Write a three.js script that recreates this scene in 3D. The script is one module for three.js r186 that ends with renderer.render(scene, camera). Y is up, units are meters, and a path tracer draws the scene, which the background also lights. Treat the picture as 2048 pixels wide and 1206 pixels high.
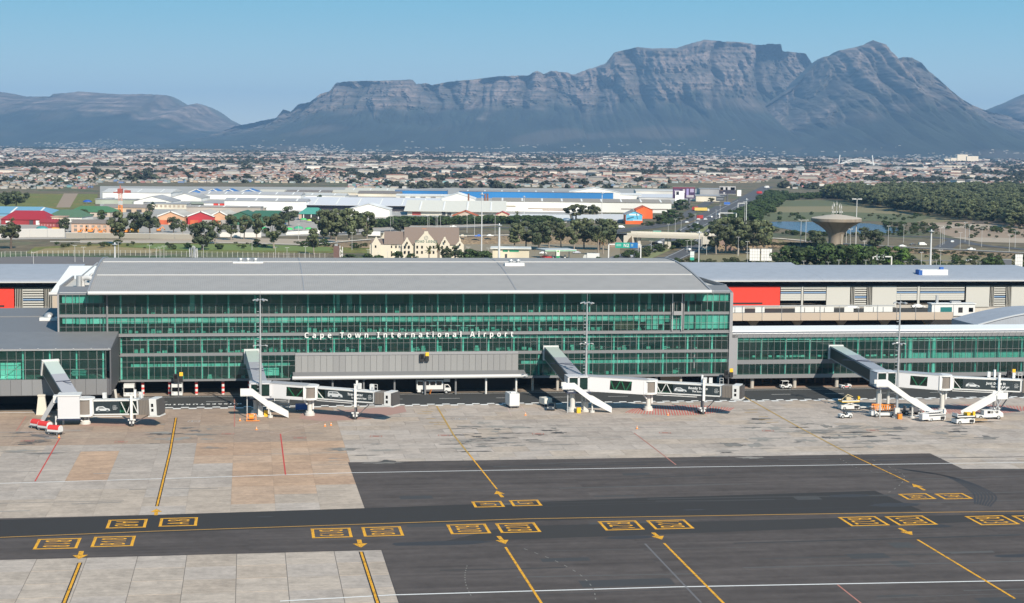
import * as THREE from 'three';
import { Sky } from 'three/addons/objects/Sky.js';
import { ImprovedNoise } from 'three/addons/math/ImprovedNoise.js';
import { mergeGeometries } from 'three/addons/utils/BufferGeometryUtils.js';
import { FontLoader } from 'three/addons/loaders/FontLoader.js';
import { TextGeometry } from 'three/addons/geometries/TextGeometry.js';

// ---------------------------------------------------------------- camera, sky, sun, exposure
const scene = new THREE.Scene();
const FOCAL = 3350, PITCH = 0.0937, ROLL = 0.0114, EYE = 62;      // focal length in photo pixels (2048 wide), radians, metres
const camera = new THREE.PerspectiveCamera(2 * Math.atan(603 / FOCAL) * 180 / Math.PI, 2048 / 1206, 1, 80000);
camera.position.set(0, EYE, 0);
camera.rotation.set(-PITCH, 0, ROLL, 'YXZ');
camera.updateMatrixWorld(true);
scene.add(camera);
const renderer = new THREE.WebGLRenderer({ antialias: true });
renderer.setSize(1024, 603);
renderer.toneMapping = THREE.LinearToneMapping;
renderer.toneMappingExposure = 1.35;
renderer.shadowMap.enabled = true;
const SUN = new THREE.Vector3(3.5, 5.4, 6.8).normalize();
{
  const W = 512, H = 256, d = new Float32Array(W * H * 4);
  const lerp3 = (a, b, t) => a.map((v, i) => v + (b[i] - v) * t);
  const horizon = [0.98, 0.98, 0.80], mid = [0.055, 0.40, 0.60], zenith = [0.018, 0.085, 0.24];
  for (let r = 0; r < H; r++) for (let c = 0; c < W; c++) {
    const e = ((r + 0.5) / H - 0.5) * Math.PI, a = ((c + 0.5) / W - 0.5) * 2 * Math.PI;
    const y = Math.sin(e), x = Math.cos(e) * Math.cos(a), z = Math.cos(e) * Math.sin(a);
    const k = Math.max(0, e) * 180 / Math.PI;
    let col = lerp3(horizon, mid, 1 - Math.exp(-k / 2.8));
    col = lerp3(col, zenith, 1 - Math.exp(-k / 32));
    const cs = x * SUN.x + y * SUN.y + z * SUN.z, glow = 0.35 * Math.pow(Math.max(0, cs), 24) + 0.12 * Math.pow(Math.max(0, cs), 4);
    col = col.map((v, i) => v + glow * [1, 0.95, 0.85][i]);
    if (e < 0) col = [0.20, 0.21, 0.20];
    d.set([...col, 1], (r * W + c) * 4);
  }
  const t = new THREE.DataTexture(d, W, H, THREE.RGBAFormat, THREE.FloatType);
  t.mapping = THREE.EquirectangularReflectionMapping; t.magFilter = THREE.LinearFilter; t.needsUpdate = true;
  scene.background = t; scene.environment = t;
}
const sun = new THREE.DirectionalLight(new THREE.Color(1.0, 0.90, 0.76), 5.0);
sun.position.copy(SUN).multiplyScalar(900).add(new THREE.Vector3(0, 0, -400)); sun.target.position.set(0, 0, -400);
sun.castShadow = true; sun.shadow.camera.left = -700; sun.shadow.camera.right = 700; sun.shadow.camera.top = 700; sun.shadow.camera.bottom = -700; sun.shadow.camera.far = 3000;
sun.shadow.mapSize.set(4096, 4096);
scene.add(sun, sun.target);
scene.fog = new THREE.FogExp2(new THREE.Color(0.35, 0.62, 1.0), 4.5e-5);

// ---------------------------------------------------------------- helpers
const V3 = (x, y, z) => new THREE.Vector3(x, y, z);
let seed = 7;
const rnd = () => { seed = (seed * 1664525 + 1013904223) >>> 0; return seed / 4294967296; };
const rr = (a, b) => a + (b - a) * rnd();
const pick = (a) => a[Math.floor(rnd() * a.length)];
const perlin = new ImprovedNoise();
const N3 = (x, y = 0, z = 0) => perlin.noise(x, y, z);
function fbm(x, y, z = 0, o = 4) { let s = 0, a = 0.5; for (let i = 0; i < o; i++) { s += a * perlin.noise(x, y, z + i * 7.3); x *= 2.03; y *= 2.03; a *= 0.5; } return s; }
// survey helpers: a direction measured in the photo, met with the ground, a depth or a vertical line
const ray = (px, py) => V3((px - 1024) / FOCAL, -(py - 603) / FOCAL, -1).applyQuaternion(camera.quaternion);
const G = (px, py, h = 0) => { const d = ray(px, py), t = (h - EYE) / d.y; return V3(d.x * t, h, d.z * t); };
const AtZ = (px, py, depth) => { const d = ray(px, py), t = depth / -d.z; return V3(d.x * t, EYE + d.y * t, -depth); };
const inv = camera.quaternion.clone().invert();
const proj = (v) => { const q = V3(v.x, v.y - EYE, v.z).applyQuaternion(inv); return [1024 + FOCAL * q.x / -q.z, 603 - FOCAL * q.y / -q.z]; };
const hAt = (p, py) => { let h = 0; for (let i = 0; i < 3; i++) { const a = proj(V3(p.x, h, p.z))[1], b = proj(V3(p.x, h + 1, p.z))[1]; h += (py - a) / (b - a); } return h; };
const pxm = (p) => FOCAL / Math.hypot(p.x, p.z, EYE);                // photo pixels per metre there
const YAW = 0.157;                                                    // the terminal's turn to the camera
const AX = V3(Math.cos(YAW), 0, -Math.sin(YAW)), AZ = V3(Math.sin(YAW), 0, Math.cos(YAW));

const taken = {};
function numbered(name) { if (!(name in taken)) { taken[name] = 0; return name; } taken[name]++; return name + '_' + String(taken[name]).padStart(3, '0'); }
const shadowed = (m) => { m.castShadow = true; m.receiveShadow = true; return m; };
function mat(color, roughness = 0.8, extra = {}) {
  const c = Array.isArray(color) ? new THREE.Color().setRGB(...color) : new THREE.Color(color);
  return new THREE.MeshStandardMaterial({ color: c, roughness, metalness: 0, ...extra });
}
function tag(o, label, category, group, kind) { if (label) o.userData.label = label; if (category) o.userData.category = category; if (group) o.userData.group = group; if (kind) o.userData.kind = kind; return o; }
function thing(name, label, category, p = V3(0, 0, 0), turn = 0, group) { const o = new THREE.Group(); o.name = numbered(name); scene.add(o); o.position.copy(p); o.rotation.y = turn; return tag(o, label, category, group); }
function prep(g) { const q = g.index ? g.toNonIndexed() : g; for (const k of Object.keys(q.attributes)) if (!['position', 'normal', 'uv'].includes(k)) q.deleteAttribute(k); q.clearGroups?.(); return q; }
class MB {
  constructor() { this.g = []; }
  add(g) { this.g.push(prep(g)); return this; }
  box(cx, cy, cz, sx, sy, sz, ry = 0, rx = 0, rz = 0) { const g = new THREE.BoxGeometry(sx, sy, sz); if (rx || ry || rz) g.applyMatrix4(new THREE.Matrix4().makeRotationFromEuler(new THREE.Euler(rx, ry, rz, 'YXZ'))); g.translate(cx, cy, cz); return this.add(g); }
  // box between two x, y, z corners
  bb(x0, y0, z0, x1, y1, z1) { return this.box((x0 + x1) / 2, (y0 + y1) / 2, (z0 + z1) / 2, Math.abs(x1 - x0), Math.abs(y1 - y0), Math.abs(z1 - z0)); }
  cyl(p, q, r, r2 = r, seg = 10) { const d = V3().subVectors(q, p), g = new THREE.CylinderGeometry(r2, r, d.length(), seg); g.applyQuaternion(new THREE.Quaternion().setFromUnitVectors(V3(0, 1, 0), d.clone().normalize())); g.translate((p.x + q.x) / 2, (p.y + q.y) / 2, (p.z + q.z) / 2); return this.add(g); }
  beam(p, q, w, h = w) { const d = V3().subVectors(q, p), L = d.length(), z = d.clone().normalize(), up = Math.abs(z.y) > 0.98 ? V3(1, 0, 0) : V3(0, 1, 0), x = V3().crossVectors(up, z).normalize(), y = V3().crossVectors(z, x), g = new THREE.BoxGeometry(w, h, L); g.applyMatrix4(new THREE.Matrix4().makeBasis(x, y, z)); g.translate((p.x + q.x) / 2, (p.y + q.y) / 2, (p.z + q.z) / 2); return this.add(g); }
  // polygon [[a,b],...] in a plane, pushed d along the third axis: 'xy' along z, 'xz' along y (b is z), 'zy' along x (a is z)
  prism(pts, at, d, plane = 'xy', bevel = 0) {
    const s = new THREE.Shape(pts.map(([a, b]) => new THREE.Vector2(a, b)));
    const g = new THREE.ExtrudeGeometry(s, { depth: d, bevelEnabled: bevel > 0, bevelSize: bevel, bevelThickness: bevel, bevelOffset: -bevel, bevelSegments: 2, curveSegments: 6 });
    if (plane === 'xy') g.translate(0, 0, at);
    else if (plane === 'xz') { g.applyMatrix4(new THREE.Matrix4().set(1, 0, 0, 0, 0, 0, 1, at, 0, 1, 0, 0, 0, 0, 0, 1)); flip(g); }
    else { g.applyMatrix4(new THREE.Matrix4().set(0, 0, 1, at, 0, 1, 0, 0, 1, 0, 0, 0, 0, 0, 0, 1)); flip(g); }
    return this.add(g);
  }
  build(name, material, parent = scene, label) {
    if (!this.g.length) return null;
    for (const g of this.g) { if (!g.attributes.uv) g.setAttribute('uv', new THREE.BufferAttribute(new Float32Array(g.attributes.position.count * 2), 2)); if (!g.attributes.normal) g.computeVertexNormals(); }
    const m = shadowed(new THREE.Mesh(mergeGeometries(this.g), material));
    m.name = parent === scene ? numbered(name) : name; parent.add(m); if (label) m.userData.label = label;
    return m;
  }
}
function flip(g) { // turn the winding of a non-indexed geometry round
  for (const k of Object.keys(g.attributes)) { const a = g.attributes[k], n = a.itemSize; for (let i = 0; i < a.count; i += 3) for (let c = 0; c < n; c++) { const t = a.array[(i + 1) * n + c]; a.array[(i + 1) * n + c] = a.array[(i + 2) * n + c]; a.array[(i + 2) * n + c] = t; } }
  g.computeVertexNormals(); return g;
}
function part(name, mb, material, parent, label) { return mb.build(name, material, parent, label); }
// a flat sheet over the ground, uv in metres
function sheet(name, pts, y, material, parent = scene, kind = 'structure') {
  const s = new THREE.Shape(pts.map((p) => new THREE.Vector2(p.x, -p.z))), g = new THREE.ShapeGeometry(s);
  g.rotateX(-Math.PI / 2); g.translate(0, y, 0);
  const m = new THREE.Mesh(g, material); m.receiveShadow = true; m.name = parent === scene ? numbered(name) : name; parent.add(m);
  if (parent === scene) m.userData.kind = kind;
  return m;
}
// a strip of constant or changing width along ground points
function stripGeo(pts, w, y, w2 = w) {
  const pos = [], uv = [], idx = []; let run = 0;
  pts.forEach((p, i) => {
    const a = pts[Math.max(0, i - 1)], b = pts[Math.min(pts.length - 1, i + 1)], d = V3(b.x - a.x, 0, b.z - a.z).normalize(), n = V3(-d.z, 0, d.x), ww = (w + (w2 - w) * i / (pts.length - 1)) / 2;
    if (i) run += p.distanceTo(pts[i - 1]);
    const yy = p.y + y;
    pos.push(p.x - n.x * ww, yy, p.z - n.z * ww, p.x + n.x * ww, yy, p.z + n.z * ww); uv.push(p.x - n.x * ww, -(p.z - n.z * ww), p.x + n.x * ww, -(p.z + n.z * ww));
    if (i) { const k = i * 2; idx.push(k - 2, k, k - 1, k - 1, k, k + 1); }
  });
  const g = new THREE.BufferGeometry(); g.setAttribute('position', new THREE.Float32BufferAttribute(pos, 3)); g.setAttribute('uv', new THREE.Float32BufferAttribute(uv, 2)); g.setIndex(idx); g.computeVertexNormals();
  if (g.attributes.normal.getY(0) < 0) { for (let i = 0; i < idx.length; i += 3) { const t = idx[i + 1]; idx[i + 1] = idx[i + 2]; idx[i + 2] = t; } g.setIndex(idx); g.computeVertexNormals(); }
  return g;
}
function curve(pts, n = 24) { return new THREE.CatmullRomCurve3(pts).getPoints(n); }
// computed textures
function texture(size, fn, metres, srgb = false) {
  const d = new Uint8Array(size * size * 4);
  for (let y = 0; y < size; y++) for (let x = 0; x < size; x++) { const c = fn(x / size, y / size, x, y); for (let k = 0; k < 3; k++) d[(y * size + x) * 4 + k] = Math.max(0, Math.min(255, Math.round(c[k] * 255))); d[(y * size + x) * 4 + 3] = 255; }
  const t = new THREE.DataTexture(d, size, size); t.wrapS = t.wrapT = THREE.RepeatWrapping; t.magFilter = THREE.LinearFilter; t.minFilter = THREE.LinearMipmapLinearFilter; t.generateMipmaps = true; t.repeat.set(1 / metres, 1 / metres); if (srgb) t.colorSpace = THREE.SRGBColorSpace; t.needsUpdate = true;
  return t;
}
// tiling noise: sum of octaves on a torus of lattice values
function tileNoise(n, sd) { const v = new Float32Array(n * n); let s = sd; for (let i = 0; i < n * n; i++) { s = (s * 1664525 + 1013904223) >>> 0; v[i] = s / 4294967296; } const sm = (t) => t * t * (3 - 2 * t); return (x, y) => { const fx = x * n, fy = y * n, ix = Math.floor(fx), iy = Math.floor(fy), tx = sm(fx - ix), ty = sm(fy - iy), at = (a, b) => v[(((b % n) + n) % n) * n + (((a % n) + n) % n)]; return (at(ix, iy) * (1 - tx) + at(ix + 1, iy) * tx) * (1 - ty) + (at(ix, iy + 1) * (1 - tx) + at(ix + 1, iy + 1) * tx) * ty; }; }
function tileFbm(ns, sd) { const f = ns.map((n, i) => tileNoise(n, sd + i * 977)); return (x, y) => { let s = 0, a = 0, w = 1; for (const q of f) { s += q(x, y) * w; a += w; w *= 0.62; } return s / a; }; }
const fonts = { bold: await new FontLoader().loadAsync('fonts/droid/droid_sans_bold.typeface.json'), sans: await new FontLoader().loadAsync('fonts/droid/droid_sans_regular.typeface.json') };
function textGeo(str, size, depth, font = fonts.bold, spacing = 0) {
  if (!spacing) { const g = new TextGeometry(str, { font, size, depth, curveSegments: 3, bevelEnabled: false }); return prep(g); }
  const out = []; let x = 0;
  for (const ch of str) { if (ch !== ' ') { const g = prep(new TextGeometry(ch, { font, size, depth, curveSegments: 3, bevelEnabled: false })); g.translate(x, 0, 0); out.push(g); } x += (font.data.glyphs[ch]?.ha ?? 600) / font.data.resolution * size + spacing; }
  return mergeGeometries(out);
}
// ---------------------------------------------------------------- ground sheets
const L = (x, z, y = 0) => V3(AX.x * x + AZ.x * z, y, AX.z * x + AZ.z * z);   // a point in the terminal's own axes
const toL = (p) => [p.x * AX.x + p.z * AX.z, p.x * AZ.x + p.z * AZ.z];
const F = (px, py, zl) => { const d = ray(px, py), o = V3(0, EYE, 0), k = (zl - o.dot(AZ)) / d.dot(AZ), p = o.addScaledVector(d, k); return { x: p.dot(AX), y: p.y }; };  // where a sight line meets a plane parallel to the facade
const grain = tileFbm([7, 19, 43, 97, 211], 11), blot = tileFbm([3, 8, 17, 40], 37), fine = tileFbm([60, 130, 250], 91);
const streak = (() => { const f = tileNoise(64, 5), g = tileNoise(24, 8); return (x, y) => 0.6 * f(x * 0.06, y) + 0.4 * g(x * 0.09, y); })();
const T = {
  asphalt: texture(512, (x, y) => { const v = 0.315 + 0.06 * (grain(x, y) - 0.5) + 0.075 * (streak(x, y) - 0.5) + 0.04 * (fine(x, y) - 0.5) + 0.05 * (blot(x, y) - 0.5); return [v * 1.06, v * 0.985, v * 0.955]; }, 60, true),
  concrete: texture(512, (x, y) => { const v = 0.655 + 0.16 * (grain(x, y) - 0.5) + 0.10 * (fine(x, y) - 0.5) + 0.07 * (streak(x, y) - 0.5) + 0.06 * (blot(x, y) - 0.5); return [v * 1.045, v * 0.975, v * 0.91]; }, 34, true),
  scrub: texture(1024, (x, y) => { const a = blot(x, y), b = grain(x, y), c = fine(x, y); const t = Math.max(0, Math.min(1, (a - 0.42) * 5)), u = Math.max(0, Math.min(1, (b - 0.52) * 7)); const s = 0.85 + 0.5 * (c - 0.5); return [(0.48 - 0.12 * t - 0.12 * u) * s, (0.425 - 0.03 * t - 0.045 * u) * s, (0.32 - 0.10 * t - 0.06 * u) * s]; }, 420, true),
  grass: texture(512, (x, y) => { const a = blot(x, y), b = grain(x, y), s = 0.85 + 0.5 * (fine(x, y) - 0.5), t = Math.max(0, Math.min(1, (a - 0.4) * 4)); return [(0.47 + 0.12 * t) * s, (0.485 + 0.03 * (b - 0.5)) * s, (0.19 + 0.06 * t) * s]; }, 90, true),
  metal: texture(256, (x, y) => { const v = 0.86 + 0.08 * (grain(x, y) - 0.5) + (((x * 32) % 1) < 0.12 ? -0.08 : 0.02); return [v, v, v]; }, 16, true),
};
for (const t of [T.asphalt]) t.rotation = YAW;
const M = {
  asphalt: new THREE.MeshPhysicalMaterial({ map: T.asphalt, roughness: 0.95, specularIntensity: 0.25 }), concrete: mat('#ffffff', 0.92, { map: T.concrete }), scrub: mat('#ffffff', 0.97, { map: T.scrub }), grass: mat('#ffffff', 0.97, { map: T.grass }),
  road: new THREE.MeshPhysicalMaterial({ color: new THREE.Color().setRGB(0.058, 0.060, 0.060), roughness: 0.95, specularIntensity: 0.25 }), roadFar: mat([0.075, 0.075, 0.08], 0.9), yellow: mat([0.78, 0.38, 0.015], 0.8, { map: texture(256, (x, y) => { const w = fine(x, y) * 0.6 + grain(x, y) * 0.4, v = w > 0.60 ? 0.6 : w > 0.55 ? 0.82 : 0.98; return [v, v, v]; }, 6, true) }), yellowOld: mat([0.42, 0.26, 0.06], 0.85), white: mat([0.72, 0.72, 0.70], 0.75), whiteOld: mat([0.42, 0.42, 0.41], 0.85), red: mat([0.50, 0.05, 0.04], 0.8), redOld: mat([0.40, 0.17, 0.13], 0.88), black: mat([0.016, 0.016, 0.018], 0.85), patch: mat([0.033, 0.033, 0.037], 0.9), stain: mat([0.07, 0.065, 0.06], 0.85),
};
{
  const g = new THREE.PlaneGeometry(46000, 34000); g.rotateX(-Math.PI / 2); const uv = g.attributes.uv; for (let i = 0; i < uv.count; i++) uv.setXY(i, uv.getX(i) * 46000, uv.getY(i) * 34000);
  g.translate(0, -0.12, -15000); const m = new THREE.Mesh(g, M.scrub); m.name = 'ground'; m.receiveShadow = true; m.userData.kind = 'structure'; scene.add(m);
}
// apron: concrete pavement with its slabs, then the asphalt taxiway with paint
const apronBase = mat([0.17, 0.16, 0.15], 0.95);
const apron = sheet('concrete_apron', [L(-150, -470), L(260, -470), L(260, -160), L(-150, -160)], -0.03, apronBase);
{
  const tones = [[1, 1, 1], [0.93, 0.92, 0.91], [1.04, 1.02, 0.98], [0.98, 0.94, 0.88], [0.88, 0.87, 0.86], [1.0, 0.96, 0.90]].map((c) => mat(c.map((v) => v * 0.98), 0.92, { map: T.concrete }));
  const tan = [[1.02, 0.80, 0.62], [0.98, 0.76, 0.59], [1.04, 0.85, 0.69]].map((c) => mat(c, 0.92, { map: T.concrete }));
  const dusk = [[0.80, 0.68, 0.58], [0.84, 0.74, 0.64], [0.76, 0.66, 0.58]].map((c) => mat(c, 0.92, { map: T.concrete }));
  const pool = {};
  const slabGeo = (w, d) => { const k = w.toFixed(2) + '|' + d.toFixed(2); if (!pool[k]) pool[k] = [0, 1, 2, 3].map((q) => { const g = new THREE.BoxGeometry(w, 0.06, d), p = g.attributes.position, uv = g.attributes.uv; for (let i = 0; i < p.count; i++) uv.setXY(i, p.getX(i) + q * 8.7, p.getZ(i) + q * 5.3); return g; }); return pick(pool[k]); };
  let made = 0; const rest = new Map();
  const put = (x, z, w, d, m, gap) => {
    if (made < 300) { const s = new THREE.Mesh(slabGeo(w - gap, d - gap), m); s.position.copy(L(x, z, 0.004)); s.rotation.y = YAW; s.name = 'concrete_slab'; s.receiveShadow = true; apron.add(s); made++; }
    else { const g = new THREE.BoxGeometry(w - gap, 0.06, d - gap), p = g.attributes.position, uv = g.attributes.uv, o = rnd() * 30; for (let i = 0; i < p.count; i++) uv.setXY(i, p.getX(i) + o, p.getZ(i) + o * 2); g.rotateY(YAW); const q = L(x, z, 0.004); g.translate(q.x, q.y, q.z); if (!rest.has(m)) rest.set(m, new MB()); rest.get(m).add(g); }
  };
  const edge = toL(G(700, 925))[0];
  // the near slabs, lower left
  let k = 0; for (let x = toL(G(764, 1102))[0]; x > -75; k++) { const w = 7.3; for (let z = -247.6; z < -178; z += 7.3) put(x - w / 2, z, w, 7.3, pick([tones[0], tones[2], tones[5], tones[2]]), k % 2 ? 0.02 : 0.17); x -= w; }
  // grey stands, right of the joint
  for (let z = -389.3; z < -298; z += 5.6) { const odd = Math.round(z / 5.6) % 2; for (let x = edge, w = 0; x < 235; x += w) { w = x === edge && odd ? 3.7 : 7.4; put(x + w / 2, z, w, 5.6, pick(z > -330 ? [tones[0], tones[2], tones[5], tones[0]] : [tones[0], tones[1], tones[4], tones[0], tones[3]]), 0.035); } }
  // older stands, left: tan and grey fields of larger slabs
  const left = [];
  for (let z = -387.5; z < -279; z += 7.5) for (let x = edge - 3.75; x > -112; x -= 7.5) {
    let set = [tones[0], tones[5], tones[3]];
    const d = -z;
    if (d > 345) set = dusk; else if (d > 322) { if ((x > -34 && x < -26 && d < 340) || x > edge - 30 || x < -68) set = tan; else set = [tones[1], tones[4], tones[1], tones[3]]; }
    else if (d > 300) { if ((x > -36 && x < -28 && d > 310) || x > edge - 22 || x < -70) set = tan; else set = [tones[1], tones[1], tones[0]]; }
    else if (d > 285 && x > edge - 26) set = [tones[3], tan[2]];
    put(x, z, 7.5, 7.5, pick(set), 0.02);
  }
  for (const [m, b] of rest) { const q = b.build('concrete_slab', m, apron); q.userData.kind = 'stuff'; }
  // road along the terminal
  apron.userData.edge = edge;
}
const EDGE = apron.userData.edge, EDGE2 = toL(G(764, 1102))[0];
const taxiway = sheet('taxiway', [G(696, 925), G(1180, 917.5), G(1860, 907), G(1925, 938), G(2140, 938), L(200, -170), L(EDGE2, -170), L(EDGE2, -251.2), L(-150, -251.2), L(-150, -279.4), L(EDGE, -279.4)], 0.046, M.asphalt);
const yTop = 0.05;
const strip = (name, a, b, w, m, parent, y = yTop) => { const q = shadowed(new THREE.Mesh(stripGeo([a, b], w, y), m)); q.castShadow = false; q.name = name; parent.add(q); return q; };
const airside = sheet('airside_road', [L(-120, -411.5), L(240, -411.5), L(240, -393), L(-120, -393)], 0.046, M.road);
sheet('undercroft_paving', [L(-120, -470), L(240, -470), L(240, -411.5), L(-120, -411.5)], 0.04, mat([0.26, 0.21, 0.17], 0.95));
{
  const d = new MB(), e = new MB();
  for (let x = -20; x < 210; x += 3.6) d.add((() => { const g = new THREE.PlaneGeometry(1.8, 1.6); g.rotateX(-Math.PI / 2); g.rotateY(YAW); const p = L(x, -391.7, 0.056); g.translate(p.x, p.y, p.z); return g; })());
  for (let x = -18.2; x < 210; x += 3.6) d.add((() => { const g = new THREE.PlaneGeometry(1.8, 1.3); g.rotateX(-Math.PI / 2); g.rotateY(YAW); const p = L(x, -393.3, 0.056); g.translate(p.x, p.y, p.z); return g; })());
  const q = d.build('painted_check', M.white, airside); q.userData.kind = 'stuff';
  for (let x = -80; x < 220; x += 14) strip('painted_dash', L(x, -402), L(x + 5, -402), 0.25, M.white, airside, 0.056);
  strip('painted_line', L(-110, -409.8), L(220, -409.8), 0.25, M.white, airside, 0.056);
  // BUSES TURNING on the road
  for (const [s, x] of [['BUSSES', -7.0], ['TURNING', -17.4]]) { const g = textGeo(s, 1.5, 0.004, fonts.bold, 0.25); g.rotateX(-Math.PI / 2); g.rotateY(Math.PI); const m = new THREE.Mesh(g, M.white); m.name = 'painted_text'; m.rotation.y = YAW; m.position.copy(L(x + (s === 'BUSSES' ? 5.6 : 7.2), -398.6, 0.056)); airside.add(m); }
}
// painted lines of apron and taxiway, measured end by end
{
  const P = (name, pts, w, m, parent = taxiway, y = 0.058) => { const q = new THREE.Mesh(stripGeo(pts.map(([a, b]) => G(a, b)), w, y), m); q.name = name; q.receiveShadow = true; parent.add(q); return q; };
  P('painted_line', [[-40, 968.5], [350, 957], [700, 946]], 0.34, M.white, apron, 0.054);
  P('painted_line', [[697, 946.1], [1350, 935], [2100, 924.5]], 0.34, M.white);
  P('painted_line', [[560, 1203], [783, 1190.6], [1350, 1174.5], [2100, 1160.5]], 0.4, M.white);
  P('painted_line', [[-40, 1077], [307, 1063], [828, 1045.4], [1060, 1038], [1592, 1029], [2100, 1022]], 0.32, mat([0.5, 0.27, 0.05], 0.8));
  // lead-in lines with dark borders
  const lead = (pts, w, black, parent, old) => { if (black) P('painted_border', pts, w * 2.0, M.black, parent, 0.064); P('lead_in_line', pts, w, old ? M.yellowOld : M.yellow, parent, 0.07); };
  lead([[352, 836], [340, 905], [314, 1013]], 0.32, true, apron);
  lead([[160, 1126], [126, 1212]], 0.36, true, apron);
  lead([[722, 1104], [757, 1212]], 0.36, true, apron);
  lead([[873, 812], [907, 870], [938, 909]], 0.35, false, apron, true); lead([[938, 909], [994, 979]], 0.3, false, taxiway);
  lead([[1487, 793], [1600, 856], [1702, 910]], 0.35, false, apron, true); lead([[1702, 910], [1818, 965]], 0.28, false, taxiway);
  lead([[1011, 1095], [1086, 1212]], 0.38, false, taxiway); lead([[1328, 1087], [1452, 1212]], 0.38, false, taxiway); lead([[1835, 1080], [2030, 1198]], 0.38, false, taxiway);
  P('painted_line', [[1290, 1088], [1402, 1206]], 0.32, mat([0.13, 0.125, 0.13], 0.9));
  // red stand lines
  for (const [a, b, c, d, m] of [[120, 876, 70, 963, M.red], [561, 868, 571, 950, M.red], [1268, 866, 1352, 930, M.redOld], [52, 833, 33, 862, M.redOld], [469, 797, 469, 854, M.redOld], [1675, 1170, 1728, 1212, M.redOld]]) P('red_line', [[a, b], [c, d]], 0.25, m, b > 900 || d > 925 ? taxiway : apron, 0.06);
  for (const [a, b, c, d] of [[33, 862, 120, 876], [469, 854, 560, 868], [560, 868, 650, 842], [565, 856, 655, 845], [1250, 850, 1345, 838], [1258, 862, 1340, 846], [1640, 800, 1690, 828], [1860, 860, 1945, 830], [1013, 812, 1023, 832], [1042, 812, 1052, 826]]) P('pale_line', [[a, b], [c, d]], 0.16, mat([0.5, 0.38, 0.34], 0.9), apron, 0.06);
  // red hatched and red washed areas under the bridges
  const hatch = (name, pts, m, n, w) => { const q = sheet(name, pts.map(([a, b]) => G(a, b)), 0.052, m, apron); return q; };
  hatch('red_painted_area', [[160, 853], [172, 838], [312, 836], [310, 852]], mat([0.34, 0.22, 0.175], 0.92));
  hatch('red_painted_area', [[598, 838], [604, 826], [808, 812], [813, 824], [740, 838], [650, 843]], mat([0.35, 0.22, 0.185], 0.92));
  for (const [x0, x1, xs, yt, yb] of [[1256, 1470, 20, 806, 838], [1840, 2070, 18, 806, 835]]) {
    const c0 = toL(G(x0, (yt + yb) / 2)), c1 = toL(G(x1, (yt + yb) / 2)), zn = c0[1] + 7.5, zf = c0[1] - 7.5;
    const b = new MB(); const n = 40; for (let i = 0; i < n; i++) { const x = c0[0] + (c1[0] - c0[0]) * i / n, t = i / n, hw = 0.35 + 0.65 * Math.sin(Math.PI * Math.min(1, t * 1.05)); b.add(stripGeo([L(x - 1.2, (zn + zf) / 2 + (zn - zf) / 2 * hw), L(x + 1.8, (zn + zf) / 2 - (zn - zf) / 2 * hw)], 0.3, 0.056)); }
    b.build('red_hatching', mat([0.46, 0.13, 0.11], 0.9), apron).userData.kind = 'stuff';
  }
  // aircraft type bars beside the lead-in lines
  for (const [x, y, s] of [[855, 824, 11], [849, 828, 14], [862, 838, 9], [874, 845, 16], [880, 849, 12], [1505, 820, 10], [1502, 825, 13], [1527, 834, 9], [1532, 840, 14], [1545, 845, 12]]) P('stop_bar', [[x - s, y], [x + s, y - 0.2]], 0.4, M.yellowOld, apron, 0.06);
  for (const [x, y] of [[55, 882], [242, 884], [456, 868], [600, 876], [752, 873], [888, 871], [1076, 868], [1330, 866], [1536, 862], [1745, 861]]) { const c = G(x, y), b = new MB(); for (const [dx, dz, w, d] of [[0, -0.8, 2.4, 0.16], [0, 0.8, 2.4, 0.16], [-1.2, 0, 0.16, 1.7], [1.2, 0, 0.16, 1.7], [0, 0, 1.3, 0.7]]) { const g = new THREE.PlaneGeometry(w, d); g.rotateX(-Math.PI / 2); g.translate(dx, 0.06, dz); b.add(g); } const m = b.build('red_stand_mark', M.redOld, apron); m.position.set(c.x, 0, c.z); }
  for (const [x, y] of [[388, 843], [1025, 812], [914, 818], [922, 838]]) { const c = G(x, y), b = new MB(); for (const [dx, dz, w, d] of [[0, -1, 2.2, 0.12], [0, 1, 2.2, 0.12], [-1.2, 0, 0.12, 2.2], [1.2, 0, 0.12, 2.2], [-0.4, 0, 0.2, 1.2], [0.3, 0, 0.8, 0.2]]) { const g = new THREE.PlaneGeometry(w, d); g.rotateX(-Math.PI / 2); g.translate(dx, 0.06, dz); b.add(g); } const m = b.build('white_stand_mark', M.whiteOld, apron); m.position.set(c.x, 0, c.z); }
  // dashed turning circle left by old paint
  for (const [pts, m] of [[[[934, 1132], [930, 1150], [932, 1170], [944, 1196]], M.whiteOld], [[[1048, 1098], [1110, 1122], [1160, 1150], [1186, 1178], [1192, 1206]], M.whiteOld], [[[1745, 920], [1790, 940], [1808, 952], [1800, 970], [1770, 990]], M.yellowOld], [[[1680, 918], [1720, 938], [1790, 950]], M.yellowOld]]) {
    const c = curve(pts.map(([a, b]) => G(a, b)), 24); for (let i = 0; i < 24; i += 2) { const q = new THREE.Mesh(stripGeo([c[i], c[i + 1].clone().lerp(c[i], 0.3)], 0.16, 0.058), mat([0.2, 0.19, 0.17], 0.9)); q.name = 'faded_dash'; taxiway.add(q); }
  }
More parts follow.
